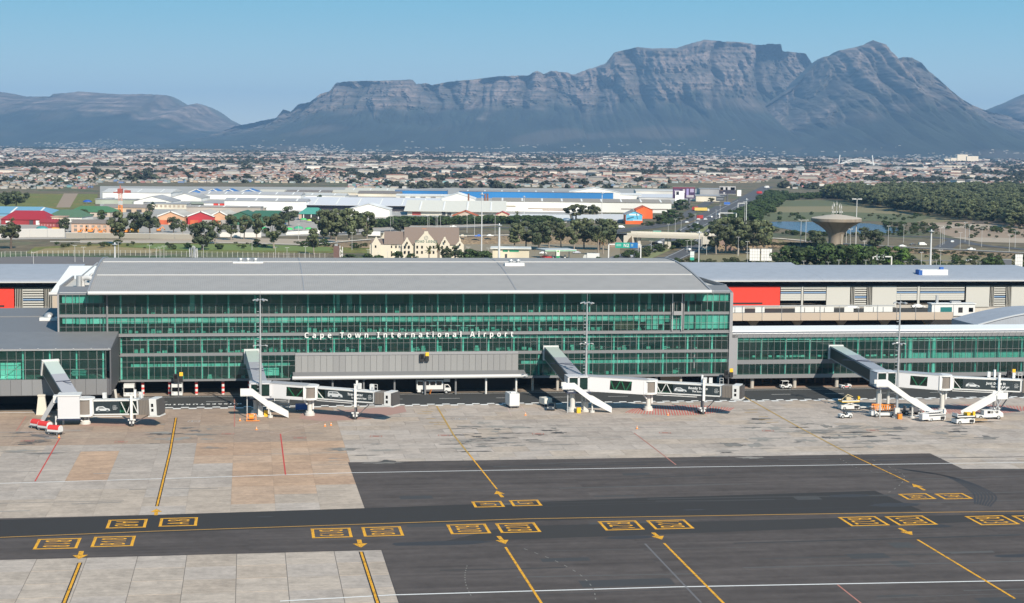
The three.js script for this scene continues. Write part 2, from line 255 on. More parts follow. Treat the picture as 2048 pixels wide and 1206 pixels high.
  // tar patches and seams in the asphalt
  for (const [x, y, w, d] of [[880, 1087, 16, 2.6], [1263, 1075, 9, 2.2], [1744, 914, 5, 0.8], [1768, 922, 6, 0.7], [1388, 1020, 4, 0.9], [530, 1034, 3, 0.8], [1870, 1053, 6, 2.2], [2040, 1112, 8, 2], [1700, 992, 8, 2.4], [1790, 1010, 9, 3]]) { const g = new THREE.CircleGeometry(0.5, 18); const p = g.attributes.position; for (let i = 1; i < p.count; i++) { const k = 0.85 + 0.3 * rnd(); p.setXY(i, p.getX(i) * k, p.getY(i) * k); } g.rotateX(-Math.PI / 2); const q = new THREE.Mesh(g, M.patch); q.scale.set(w, 1, d); q.rotation.y = YAW; q.position.copy(G(x, y)).setY(0.054); q.name = 'tar_patch'; taxiway.add(q); }
  sheet('dark_asphalt', [G(-60, 1042), G(726, 1017), G(1300, 996), G(1750, 982), G(1845, 1022), G(1300, 1036), G(700, 1052), G(-60, 1080)], 0.05, new THREE.MeshPhysicalMaterial({ color: new THREE.Color().setRGB(0.045, 0.043, 0.0425), roughness: 0.95, specularIntensity: 0.25 }), taxiway);
  sheet('dark_asphalt', [G(1020, 1053), G(2140, 1025), G(2140, 1036), G(1700, 1055), G(1030, 1080), G(880, 1085)], 0.05, new THREE.MeshPhysicalMaterial({ color: new THREE.Color().setRGB(0.050, 0.0475, 0.0465), roughness: 0.95, specularIntensity: 0.25 }), taxiway);
  // oil and tyre stains on the stands
  for (let i = 0; i < 170; i++) {
    const [cx, cy] = pick([[350, 870], [365, 878], [940, 862], [958, 880], [985, 876], [1110, 866], [1700, 872], [1640, 862], [1770, 870], [1560, 856], [1930, 862], [60, 886], [720, 905], [1480, 895]]);
    const x = cx + rr(-55, 55), y = cy + rr(-22, 24), w = rr(1.2, 8), d = rr(0.5, 2.6) * (rnd() < 0.25 ? 1.8 : 1); const g = new THREE.CircleGeometry(0.5, 18), p = g.attributes.position; for (let k = 1; k < p.count; k++) { const s = 0.35 + 1.0 * rnd(); p.setXY(k, p.getX(k) * s, p.getY(k) * s); } g.rotateX(-Math.PI / 2);
    const q = new THREE.Mesh(g, mat(pick([[0.07, 0.065, 0.06], [0.13, 0.12, 0.11], [0.19, 0.175, 0.155], [0.24, 0.22, 0.195], [0.27, 0.25, 0.22]]), 0.85)); q.scale.set(w, 1, d); q.rotation.y = YAW; q.position.copy(G(x, y)).setY(0.044 + i * 0.0001); q.name = 'oil_stain'; apron.add(q);
  }
  // long rubber streaks and lighter repairs along the taxiway
  const streakM = [[0.035, 0.034, 0.034], [0.05, 0.048, 0.047], [0.085, 0.08, 0.077]].map((c) => mat(c, 0.95));
  for (let i = 0; i < 90; i++) { const x = rr(-40, 150), z = rr(-318, -200), len = rr(8, 60), a = L(x, z), b = L(x + len, z + rr(-1.5, 1.5)); if (x < EDGE2 + 4 && z > -279 || x < EDGE + 4) continue; const q = new THREE.Mesh(stripGeo([a, V3().lerpVectors(a, b, 0.5).add(V3(0, 0, rr(-0.3, 0.3))), b], rr(0.15, 0.6), 0.0515 + i * 0.00004), pick(streakM)); q.name = 'tyre_mark'; q.receiveShadow = true; taxiway.add(q); }
  for (let i = 0; i < 26; i++) { const x = rr(-20, 140), z = rr(-315, -210); if (x < EDGE2 + 8) continue; const w = rr(2, 14), d = rr(0.8, 4), g = new THREE.PlaneGeometry(w, d); g.rotateX(-Math.PI / 2); const q = new THREE.Mesh(g, mat(pick([[0.055, 0.053, 0.052], [0.085, 0.08, 0.077], [0.045, 0.044, 0.045]]), 0.95)); q.rotation.y = YAW; q.position.copy(L(x, z, 0.0505 + i * 0.00003)); q.name = 'asphalt_repair'; q.receiveShadow = true; taxiway.add(q); }
  for (let i = 0; i < 60; i++) { const x = rr(-70, 190), z = rr(-388, -282), len = rr(4, 26), a = L(x, z), b = L(x + len, z + rr(-1, 1)); if (z > -316 && x + len > EDGE - 2) continue; const q = new THREE.Mesh(stripGeo([a, b], rr(0.2, 0.5), 0.042 + i * 0.00003), mat(pick([[0.20, 0.19, 0.175], [0.27, 0.255, 0.23]]), 0.95)); q.name = 'tyre_mark'; q.receiveShadow = true; apron.add(q); }
  // curved tyre marks
  for (let i = 0; i < 7; i++) { const o = i * 5, q = new THREE.Mesh(stripGeo(curve([[1790 + o, 936], [1880 + o, 950], [1945 + o * 1.5, 985], [1950 + o, 1008]].map(([a, b]) => G(a, b + i)), 20), 0.3, 0.0565), M.patch); q.name = 'tyre_mark'; taxiway.add(q); }
}
// stand boxes with their numbers, and arrows
{
  const numberPaint = mat([0.74, 0.36, 0.015], 0.8);
  const stand = (str, x, y, w, d, up) => { // up = +1: tops of the letters point along the terminal's x
    const c = G(x, y), o = new MB(), t = 0.52;
    const plane = (sx, sz, px, pz) => { const g = new THREE.PlaneGeometry(sx, sz); g.rotateX(-Math.PI / 2); g.translate(px, 0, pz); o.add(g); };
    plane(w, t, 0, -d / 2); plane(w, t, 0, d / 2); plane(t * 0.9, d - t, -w / 2 + t / 2, 0); plane(t * 0.9, d - t, w / 2 - t / 2, 0);
    const b = o.build('stand_box', M.yellow, taxiway); b.position.copy(c).setY(0.066); b.rotation.y = YAW; taxiway.add(b);
    const k = str.length, cell = (d - 1.9) / k;
    const g = textGeo(str, 1, 0.003, fonts.sans, 0.16); g.computeBoundingBox(); const bb = g.boundingBox; g.translate(-(bb.min.x + bb.max.x) / 2, -(bb.min.y + bb.max.y) / 2, 0); g.scale((d - 1.9) / (bb.max.x - bb.min.x), (w - 2.6) / (bb.max.y - bb.min.y), 1);
    g.rotateX(-Math.PI / 2); g.rotateY(up > 0 ? -Math.PI / 2 : Math.PI / 2);
    const m = new THREE.Mesh(g, numberPaint); m.name = 'stand_number'; m.position.y = 0.003; b.add(m);
  };
  for (const [s, x, y, w, d, up] of [['A8', 254, 1048, 6.3, 5.6, 1], ['8A', 357, 1044.5, 6.1, 5.6, -1], ['B18', 115, 1088, 6.6, 6.2, 1], ['B18', 227, 1083.5, 6.4, 6.2, -1], ['B19', 663, 1066.5, 6.4, 6, 1], ['B19', 765, 1063.5, 6.4, 6, -1], ['A7', 976, 1009, 5.3, 4.2, 1], ['A7', 1051, 1006.5, 5.2, 4.2, -1], ['B20', 937, 1058.5, 6.5, 6.2, 1], ['B20', 1036, 1056, 6.6, 6.2, -1], ['B21', 1242, 1051.5, 6.5, 6, 1], ['B21', 1340, 1049.5, 6.6, 6, -1], ['A6', 1834, 993.5, 5.4, 4.2, 1], ['A6', 1907, 993, 5.4, 4.2, -1], ['B22', 1727, 1043, 6.7, 6.2, 1], ['B22', 1822, 1041.5, 6.8, 6.2, -1], ['B23', 1984, 1041, 6.9, 6.2, 1], ['B23', 2078, 1040, 6.8, 6.2, -1]]) stand(s === '8A' ? 'A8' : s, x, y, w, d, up);
  const arrow = (name, x, y, x2, y2, s) => { const a = G(x, y), b = G(x2, y2), d = V3().subVectors(b, a), len = d.length(), g = new THREE.ShapeGeometry(new THREE.Shape([[-0.3 * s, 0], [0.3 * s, 0], [0.3 * s, len * 0.5], [0.95 * s, len * 0.5], [0, len], [-0.95 * s, len * 0.5], [-0.3 * s, len * 0.5]].map(([p, q]) => new THREE.Vector2(p, q)))); g.rotateX(-Math.PI / 2); const m = new THREE.Mesh(g, M.yellow); m.name = name; m.position.copy(a).setY(0.068); m.rotation.y = Math.atan2(-d.x, -d.z); taxiway.add(m); };
  arrow('painted_arrow', 312, 1031, 313, 1018, 1.0); arrow('painted_arrow', 163, 1103, 158, 1119, 1.2); arrow('painted_arrow', 718, 1080, 722, 1096, 1.2);
  arrow('painted_arrow', 1005, 995, 993, 982, 1.0); arrow('painted_arrow', 997, 1073, 1011, 1089, 1.1); arrow('painted_arrow', 1306, 1066, 1324, 1080, 1.1); arrow('painted_arrow', 1849, 981, 1824, 968, 1.0); arrow('painted_arrow', 1799, 1057, 1825, 1071, 1.1);
}
// ---------------------------------------------------------------- mountains
const slopeSpots = [];
function range(name, sky, depthAt, opt) {
  const { foot = 3600, cliff = 0.55, cliffPart = 0.2, gully = 420, step = 3, sd = 1, back = 1500 } = opt;
  const x0 = sky[0][0], x1 = sky[sky.length - 1][0], cols = Math.round((x1 - x0) / step), rows = 150, backRows = 6;
  const pos = [], col = [], idx = [];
  const yAt = (px) => { for (let i = 1; i < sky.length; i++) if (px <= sky[i][0]) { const t = (px - sky[i - 1][0]) / (sky[i][0] - sky[i - 1][0]); return sky[i - 1][1] + (sky[i][1] - sky[i - 1][1]) * t; } return sky[sky.length - 1][1]; };
  for (let c = 0; c <= cols; c++) {
    const px = x0 + (x1 - x0) * c / cols, D = depthAt(px), r = AtZ(px, yAt(px), D), H = Math.max(60, r.y);
    const u = r.x / 1000 + sd * 31;
    for (let k = 0; k <= rows + backRows; k++) {
      let y, z;
      if (k <= rows) {
        const v = k / rows;
        const ct = typeof cliff === 'function' ? cliff(px) : cliff;
        // talus 0..0.45 of the rows, cliff 0.45..0.93, brow 0.93..1
        const foothill = 0.0, yc = ct * H; let d;
        if (v < 0.45) { const t = v / 0.45; y = yc * (0.25 * t + 0.75 * t * t); d = foot * (1 - t * (1 - cliffPart)); }
        else if (v < 0.94) { const t = (v - 0.45) / 0.49; y = yc + (H * 0.955 - yc) * t; d = foot * cliffPart * (1 - t * 0.88); }
        else { const t = (v - 0.94) / 0.06; y = H * (0.955 + 0.045 * t); d = foot * cliffPart * 0.12 * (1 - t); }
        const f = y / H, fade = Math.max(0, Math.sin(Math.PI * Math.min(1, f * 0.9)));
        // buttresses and gullies: ridged noise along the range, drifting with height
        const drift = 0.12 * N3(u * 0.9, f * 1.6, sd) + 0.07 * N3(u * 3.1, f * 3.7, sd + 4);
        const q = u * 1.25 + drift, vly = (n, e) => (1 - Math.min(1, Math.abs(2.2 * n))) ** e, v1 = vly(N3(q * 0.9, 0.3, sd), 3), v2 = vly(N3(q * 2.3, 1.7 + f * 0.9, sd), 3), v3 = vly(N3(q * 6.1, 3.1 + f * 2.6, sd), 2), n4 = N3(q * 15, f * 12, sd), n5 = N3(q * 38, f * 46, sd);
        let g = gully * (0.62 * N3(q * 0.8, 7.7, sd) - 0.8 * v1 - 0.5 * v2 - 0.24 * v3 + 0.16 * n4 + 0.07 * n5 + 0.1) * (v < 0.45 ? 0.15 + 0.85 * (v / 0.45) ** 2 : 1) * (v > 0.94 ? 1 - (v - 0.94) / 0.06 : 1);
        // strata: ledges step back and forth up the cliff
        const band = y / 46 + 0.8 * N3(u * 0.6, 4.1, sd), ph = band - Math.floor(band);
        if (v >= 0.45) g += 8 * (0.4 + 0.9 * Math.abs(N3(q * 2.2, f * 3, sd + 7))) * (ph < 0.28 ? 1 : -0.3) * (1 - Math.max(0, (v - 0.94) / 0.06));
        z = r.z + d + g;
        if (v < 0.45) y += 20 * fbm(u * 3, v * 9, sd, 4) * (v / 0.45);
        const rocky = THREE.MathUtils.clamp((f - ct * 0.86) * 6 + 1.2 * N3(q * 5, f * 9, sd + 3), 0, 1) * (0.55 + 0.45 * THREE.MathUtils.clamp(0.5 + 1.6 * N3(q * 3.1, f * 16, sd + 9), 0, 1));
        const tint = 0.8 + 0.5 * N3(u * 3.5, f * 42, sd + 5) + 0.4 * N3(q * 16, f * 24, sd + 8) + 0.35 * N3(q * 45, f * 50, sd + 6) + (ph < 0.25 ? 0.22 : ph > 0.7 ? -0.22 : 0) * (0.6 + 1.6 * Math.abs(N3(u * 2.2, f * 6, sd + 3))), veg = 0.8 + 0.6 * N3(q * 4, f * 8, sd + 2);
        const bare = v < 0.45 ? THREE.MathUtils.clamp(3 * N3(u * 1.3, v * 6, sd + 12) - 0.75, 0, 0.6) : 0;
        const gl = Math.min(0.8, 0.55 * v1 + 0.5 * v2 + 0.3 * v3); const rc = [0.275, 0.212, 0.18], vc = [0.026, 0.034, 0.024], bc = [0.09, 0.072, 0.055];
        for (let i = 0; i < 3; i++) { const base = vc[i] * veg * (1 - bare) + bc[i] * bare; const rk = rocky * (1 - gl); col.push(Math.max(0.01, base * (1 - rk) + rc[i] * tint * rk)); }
      } else { const t = (k - rows) / backRows; y = H * (1 - 0.25 * t * t); z = r.z - back * t; col.push(0.1, 0.1, 0.08); }
      pos.push(r.x + (k <= rows ? 0 : 0), y, z);
    }
  }
  const n = rows + backRows + 1;
  for (let c = 0; c < cols; c++) for (let k = 0; k < n - 1; k++) { const a = c * n + k, b = a + n; idx.push(a, b, a + 1, b, b + 1, a + 1); }
  const g = new THREE.BufferGeometry(); g.setAttribute('position', new THREE.Float32BufferAttribute(pos, 3)); g.setAttribute('color', new THREE.Float32BufferAttribute(col, 3)); g.setIndex(idx); g.computeVertexNormals();
  if (opt.spots) for (let i = 0; i < opt.spots; i++) { const c = Math.floor(rnd() * cols), k = 1 + Math.floor(rnd() * rnd() * 30), o = (c * n + k) * 3; if (N3(pos[o] / 900, pos[o + 2] / 400, 5) > -0.02 + k * 0.006) slopeSpots.push([pos[o], pos[o + 1], pos[o + 2]]); }
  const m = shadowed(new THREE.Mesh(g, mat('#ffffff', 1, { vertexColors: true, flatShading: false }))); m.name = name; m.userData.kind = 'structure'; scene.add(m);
}
const jag = (a, amp, step, sd) => { const o = []; for (let i = 1; i < a.length; i++) { const n = Math.max(1, Math.round((a[i][0] - a[i - 1][0]) / step)); for (let k = 0; k < n; k++) { const t = k / n, x = a[i - 1][0] + (a[i][0] - a[i - 1][0]) * t; o.push([x, a[i - 1][1] + (a[i][1] - a[i - 1][1]) * t + amp * N3(x * 0.21, sd, 0) + amp * 0.6 * N3(x * 0.63, sd, 2)]); } } o.push(a[a.length - 1]); return o; };
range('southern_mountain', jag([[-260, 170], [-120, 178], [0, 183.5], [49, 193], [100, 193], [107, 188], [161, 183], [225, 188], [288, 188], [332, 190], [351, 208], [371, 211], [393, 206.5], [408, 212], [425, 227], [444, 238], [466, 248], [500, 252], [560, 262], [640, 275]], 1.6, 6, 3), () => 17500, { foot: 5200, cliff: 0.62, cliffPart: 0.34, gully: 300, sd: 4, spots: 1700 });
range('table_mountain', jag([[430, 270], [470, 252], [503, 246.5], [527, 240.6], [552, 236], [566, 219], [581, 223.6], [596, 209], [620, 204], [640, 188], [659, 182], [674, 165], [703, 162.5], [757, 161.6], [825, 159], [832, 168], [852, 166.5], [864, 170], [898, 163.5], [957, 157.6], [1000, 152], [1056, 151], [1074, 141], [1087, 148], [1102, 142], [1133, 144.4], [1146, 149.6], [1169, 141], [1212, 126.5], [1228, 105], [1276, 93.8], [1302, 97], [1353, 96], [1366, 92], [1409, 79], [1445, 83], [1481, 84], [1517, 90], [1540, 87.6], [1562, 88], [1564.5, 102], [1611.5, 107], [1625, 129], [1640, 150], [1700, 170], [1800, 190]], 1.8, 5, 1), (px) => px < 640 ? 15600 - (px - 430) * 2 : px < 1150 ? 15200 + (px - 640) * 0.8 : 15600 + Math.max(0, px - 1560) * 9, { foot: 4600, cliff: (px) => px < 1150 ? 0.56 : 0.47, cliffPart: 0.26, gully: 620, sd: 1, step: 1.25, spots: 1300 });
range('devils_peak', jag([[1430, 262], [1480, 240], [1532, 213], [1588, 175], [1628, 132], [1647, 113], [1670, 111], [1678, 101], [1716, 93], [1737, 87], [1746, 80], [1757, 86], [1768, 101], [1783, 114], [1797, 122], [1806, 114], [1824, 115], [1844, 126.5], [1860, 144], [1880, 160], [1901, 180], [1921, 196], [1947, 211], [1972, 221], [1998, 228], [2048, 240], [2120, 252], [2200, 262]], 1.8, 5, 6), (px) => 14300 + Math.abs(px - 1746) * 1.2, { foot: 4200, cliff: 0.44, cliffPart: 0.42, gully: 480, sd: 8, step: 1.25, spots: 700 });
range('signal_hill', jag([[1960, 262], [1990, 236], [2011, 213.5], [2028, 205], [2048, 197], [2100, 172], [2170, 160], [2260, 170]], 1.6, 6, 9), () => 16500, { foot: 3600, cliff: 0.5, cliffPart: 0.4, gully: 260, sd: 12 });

// ---------------------------------------------------------------- foliage
function crown(sd, rx, ry, rz, clumps, per, leaf, tone) {
  const keep = seed; seed = sd * 7919 + 13;
  const pos = [], nor = [], col = [], c = V3(), n = V3();
  for (let k = 0; k < clumps; k++) {
    const a = rr(0, 6.283), h = rr(-1, 1), rad = Math.sqrt(1 - h * h * 0.9) * rr(0.3, 1.0);
    const cx = Math.cos(a) * rad * rx, cz = Math.sin(a) * rad * rz, cy = h * ry * 0.8, cr = rr(0.19, 0.40) * Math.min(rx, ry, rz) * 1.15, light = rr(0.5, 1.4);
    for (let i = 0; i < per; i++) {
      n.set(rr(-1, 1), rr(-1, 1), rr(-1, 1)).normalize(); const q = cr * Math.cbrt(rr(0.35, 1)); c.set(cx + n.x * q, cy + n.y * q * 0.8, cz + n.z * q);
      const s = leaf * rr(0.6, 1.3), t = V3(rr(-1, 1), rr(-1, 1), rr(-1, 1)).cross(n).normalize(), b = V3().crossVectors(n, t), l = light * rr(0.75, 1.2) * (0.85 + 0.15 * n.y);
      const m = n.clone().lerp(V3(rr(-1, 1), rr(-1, 1), rr(-1, 1)), 0.4).normalize();
      for (const [p, o] of [[-1, -0.7], [1, -0.5], [0.1, 1]]) { pos.push(c.x + (t.x * p + b.x * o) * s, c.y + (t.y * p + b.y * o) * s, c.z + (t.z * p + b.z * o) * s); nor.push(m.x, m.y, m.z); col.push(tone[0] * l, tone[1] * l, tone[2] * l); }
    }
  }
  const g = new THREE.BufferGeometry(); g.setAttribute('position', new THREE.Float32BufferAttribute(pos, 3)); g.setAttribute('normal', new THREE.Float32BufferAttribute(nor, 3)); g.setAttribute('color', new THREE.Float32BufferAttribute(col, 3));
  seed = keep; return g;
}
const leafMat = new THREE.MeshPhysicalMaterial({ color: 0xffffff, vertexColors: true, roughness: 0.85, side: THREE.DoubleSide });
const barkMat = mat([0.27, 0.23, 0.19], 0.95), darkBark = mat([0.10, 0.08, 0.065], 0.95);
const GUM = [0.105, 0.125, 0.058], PINE = [0.028, 0.052, 0.030], SHRUB = [0.060, 0.10, 0.024], OLIVE = [0.075, 0.085, 0.035];
function trunkGeo(h, r, sd, limbs = 4, spread = 1) {
  const keep = seed; seed = sd * 31 + 5; const b = new MB(); const top = V3(rr(-0.4, 0.4), h * 0.62, rr(-0.4, 0.4)); b.cyl(V3(0, -0.2, 0), top, r, r * 0.6, 7);
  for (let i = 0; i < limbs; i++) { const a = i / limbs * 6.283 + rr(-0.5, 0.5), q = V3(top.x + Math.cos(a) * h * 0.2 * spread, h * rr(0.78, 0.98), top.z + Math.sin(a) * h * 0.2 * spread); b.cyl(V3(top.x * 0.9, h * rr(0.4, 0.58), top.z * 0.9), q, r * 0.5, r * 0.14, 5); }
  seed = keep; return b;
}
// tree kinds, each built once at a height of 10 m and cloned
const kinds = {};
function kind(name, sd, rx, ry, rz, cy, clumps, per, leaf, tone, bark, tr = 0.32, limbs = 4) { (kinds[name] ??= []).push({ crown: crown(sd, rx, ry, rz, clumps, per, leaf, tone).translate(0, cy, 0), trunk: trunkGeo(cy + ry * 0.3, tr, sd, limbs), bark, mesh: null }); }
for (let i = 0; i < 4; i++) kind('gum', 3 + i, 2.9 + 0.35 * i, 3.9, 3.0, 6.0, 30, 90, 0.30, GUM, barkMat, 0.26, 5);
for (let i = 0; i < 2; i++) kind('dense', 13 + i, 3.8, 3.6, 3.6, 5.4, 34, 95, 0.32, [0.068, 0.090, 0.042], darkBark);
for (let i = 0; i < 2; i++) kind('olive', 23 + i, 4.2, 2.8, 3.8, 6.2, 26, 90, 0.32, OLIVE, darkBark, 0.4);
for (let i = 0; i < 3; i++) kind('bush', 33 + i, 5, 4.4, 5, 4.4, 30, 80, 0.42, [0.045, 0.078, 0.02], darkBark, 0.3, 2);
kind('bright', 43, 5.4, 4.4, 5, 4.4, 32, 90, 0.42, [0.070, 0.135, 0.02], darkBark, 0.3, 2);
kind('cypress', 53, 2.2, 4.6, 2.2, 5, 24, 80, 0.3, PINE, darkBark, 0.25, 2);
function plant(k, v, name, label, category, px, py, hpx, group, wide = 1) {
  const q = kinds[k][v % kinds[k].length], p = G(px, py), t = thing(name, label, category, p, rr(0, 6.28), group), s = hpx / pxm(p) / 10;
  const c = shadowed(new THREE.Mesh(q.crown, leafMat)); c.name = 'crown'; t.add(c);
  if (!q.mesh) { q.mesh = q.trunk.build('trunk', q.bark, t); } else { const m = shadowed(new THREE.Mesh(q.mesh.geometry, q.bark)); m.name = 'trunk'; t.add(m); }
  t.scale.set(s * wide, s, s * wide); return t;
}

// ---------------------------------------------------------------- the town on the plain
{
  const wallC = [[0.62, 0.57, 0.50], [0.70, 0.68, 0.64], [0.52, 0.42, 0.34], [0.55, 0.50, 0.46], [0.60, 0.48, 0.36], [0.45, 0.52, 0.53], [0.66, 0.60, 0.52]], roofC = [[0.30, 0.28, 0.27], [0.24, 0.15, 0.115], [0.36, 0.15, 0.10], [0.34, 0.33, 0.33], [0.28, 0.22, 0.19], [0.46, 0.45, 0.44], [0.22, 0.21, 0.21], [0.40, 0.27, 0.2]];
  const hip = (() => { const p = [], q = (a, b, c) => p.push(...a, ...b, ...c), A = [-0.54, 0, 0.56], B = [0.54, 0, 0.56], C = [0.54, 0, -0.56], D = [-0.54, 0, -0.56], E = [-0.25, 1, 0], Fp = [0.25, 1, 0]; q(A, B, Fp); q(A, Fp, E); q(B, C, Fp); q(C, D, E); q(C, E, Fp); q(D, A, E); const g = new THREE.BufferGeometry(); g.setAttribute('position', new THREE.Float32BufferAttribute(p, 3)); g.setAttribute('uv', new THREE.Float32BufferAttribute(new Float32Array(36), 2)); g.computeVertexNormals(); return g; })();
  const wallG = new THREE.BoxGeometry(1, 1, 1).translate(0, 0.5, 0);
  const spots = [], trees = [];
  const allowed = (x, d) => { const [px, py] = proj(V3(x, 0, -d)); if (px < -420 || px > 2460) return false; const near = px < 190 ? 378 : px < 700 ? 366 : px < 1330 ? 377 : px < 1400 ? 366 : px < 1560 ? 366 : px < 1660 ? 378 : 372; if (py > near) return false; if (px > 1640 && d < 2500) return false; const hw = Math.abs(px - (1500 + (388 - py) * 2.1)); if (py > 358 && hw < 22) return false; return true; };
  let tries = 0;
  while (spots.length < 70000 && tries++ < 600000) {
    const d = Math.sqrt(rr(1800 * 1800, 11800 * 11800)), x = rr(-0.44, 0.44) * d; if (!allowed(x, d)) continue;
    const dens = fbm(x / 520, d / 520, 3.3, 3); if (dens < -0.1 + (d > 8500 ? (d - 8500) / 14000 : 0) + 0.12 * rnd()) { if (rnd() < 0.3) trees.push([x, d, rr(5, 11) * (rnd() < 0.12 ? 1.5 : 1)]); continue; }
    if (rnd() < 0.3) trees.push([x, d, rr(3.5, 8)]);
    spots.push([x, d]);
  }
  spots.sort((a, b) => Math.hypot(...a) - Math.hypot(...b));
  const shown = spots.filter(([x, d]) => Math.abs(x) < 0.31 * d).slice(0, 300), own = new Set(shown), inst = spots.filter((p) => !own.has(p)), town = new THREE.Group(); town.name = 'township_houses'; tag(town, null, null, null, 'stuff'); scene.add(town);
  const IW = new THREE.InstancedMesh(wallG, mat('#ffffff', 0.9), inst.length), IR = new THREE.InstancedMesh(hip, mat('#ffffff', 0.8), inst.length), m4 = new THREE.Matrix4(), qq = new THREE.Quaternion(), C = new THREE.Color();
  const spec = (x, d) => { const turn = Math.round(3 * N3(x / 700, d / 700, 8)) * 0.4 + (rnd() < 0.3 ? Math.PI / 2 : 0) + rr(-0.06, 0.06), shack = d < 2700, big = !shack && rnd() < 0.022; const w = shack ? rr(5, 9) : big ? rr(18, 45) : rr(7, 11.5), l = shack ? rr(4, 7) : big ? rr(10, 16) : rr(6, 9), h = shack ? rr(2.3, 3) : big ? rr(5, 10) : rr(2.6, 3.6), rh = big ? 1.5 : shack ? 0.4 : rr(1.2, 2.2); const red = N3(x / 900, d / 900, 21) > 0.02; const rc = shack ? (rnd() < 0.14 ? pick([[0.16, 0.38, 0.40], [0.45, 0.12, 0.09], [0.16, 0.26, 0.5]]) : pick([[0.44, 0.43, 0.42], [0.30, 0.28, 0.27], [0.5, 0.49, 0.48], [0.24, 0.2, 0.18]])) : red && rnd() < 0.5 ? pick([[0.26, 0.09, 0.06], [0.30, 0.14, 0.10], [0.20, 0.10, 0.075], [0.24, 0.17, 0.14]]) : pick(roofC); let wc = pick(wallC); if (shack && rnd() < 0.1) wc = pick([[0.25, 0.5, 0.52], [0.6, 0.3, 0.3], [0.25, 0.35, 0.6]]); if (big || d > 7500) wc = pick([[0.72, 0.70, 0.66], [0.68, 0.62, 0.55]]); return { turn, w, l, h, rh, rc, wc }; };
  inst.forEach(([x, d], i) => { const s = spec(x, d); qq.setFromAxisAngle(V3(0, 1, 0), s.turn); m4.compose(V3(x, -0.1, -d), qq, V3(s.w, s.h, s.l)); IW.setMatrixAt(i, m4); IW.setColorAt(i, C.setRGB(...s.wc).multiplyScalar(rr(0.5, 0.98))); m4.compose(V3(x, -0.1 + s.h, -d), qq, V3(s.w, s.rh, s.l)); IR.setMatrixAt(i, m4); IR.setColorAt(i, C.setRGB(...s.rc).lerp(new THREE.Color().setRGB(0.27, 0.22, 0.18), 0.25)); });
  IW.name = 'house_wall'; IR.name = 'house_roof'; for (const m of [IW, IR]) { shadowed(m); m.userData.kind = 'stuff'; town.add(m); }
  const mats = new Map(), mm = (c, r) => { const k = c.join(); if (!mats.has(k)) mats.set(k, mat(c, r)); return mats.get(k); };
  const word = (c) => { const [r, g, b] = c, m = Math.max(r, g, b), lo = Math.min(r, g, b); if (m - lo < 0.07) return m > 0.42 ? 'pale grey' : m > 0.3 ? 'mid grey' : 'dark grey'; return r === m ? (g > 0.75 * r ? 'cream' : g > 0.55 * r ? 'brown' : 'rust red') : b === m ? (g > 0.85 * b ? 'turquoise' : 'blue') : 'green'; };
  const houseLabel = (s, x, d) => { const px = proj(V3(x, 0, -d))[0], place = px < 200 ? 'above the green field at left' : px < 560 ? 'behind the blue roof bays' : px < 800 ? 'behind the brown roofed sheds' : px < 1000 ? 'behind the short blue hall' : px < 1250 ? 'behind the long blue hall' : px < 1420 ? 'behind the purple billboard' : px < 1560 ? 'beside the far motorway' : 'beyond the forest'; return (s.w > 7.5 ? 'long ' : s.w < 6.2 ? 'tiny ' : 'small ') + word(s.wc) + ' house with ' + word(s.rc) + ' roof ' + place; };
  for (const [x, d] of shown) {
    const s = spec(x, d), t = thing('township_house', houseLabel(s, x, d), 'house', V3(x, -0.1, -d), s.turn, 'houses along the near edge of the township');
    const a = shadowed(new THREE.Mesh(wallG, mm(s.wc.map((v) => v * 0.6), 0.9))); a.name = 'wall'; a.scale.set(s.w, s.h, s.l); t.add(a); const b = shadowed(new THREE.Mesh(hip, mm(s.rc, 0.8))); b.name = 'roof'; b.position.y = s.h; b.scale.set(s.w, s.rh, s.l); t.add(b);
  }
  for (let i = 0; i < 17000; i++) { const d = Math.sqrt(rr(2000 * 2000, 12400 * 12400)), x = rr(-0.44, 0.44) * d; if (allowed(x, d) && (fbm(x / 300, d / 300, 9.1, 3) > 0.12 || d > 10500 || rnd() < 0.15)) trees.push([x, d, rr(6, 13) * (rnd() < 0.1 ? 1.5 : 1)]); }
  const blob = crown(91, 0.5, 0.45, 0.5, 9, 16, 0.16, [0.05, 0.06, 0.036]).translate(0, 0.4, 0), IT = new THREE.InstancedMesh(blob, leafMat, trees.length); trees.forEach(([x, d, h], i) => { qq.setFromAxisAngle(V3(0, 1, 0), rnd() * 6); m4.compose(V3(x, -0.2, -d), qq, V3(h * rr(1.1, 1.9), h, h * rr(1.1, 1.9))); IT.setMatrixAt(i, m4); }); IT.name = 'township_trees'; IT.userData.kind = 'stuff'; shadowed(IT); scene.add(IT);
}
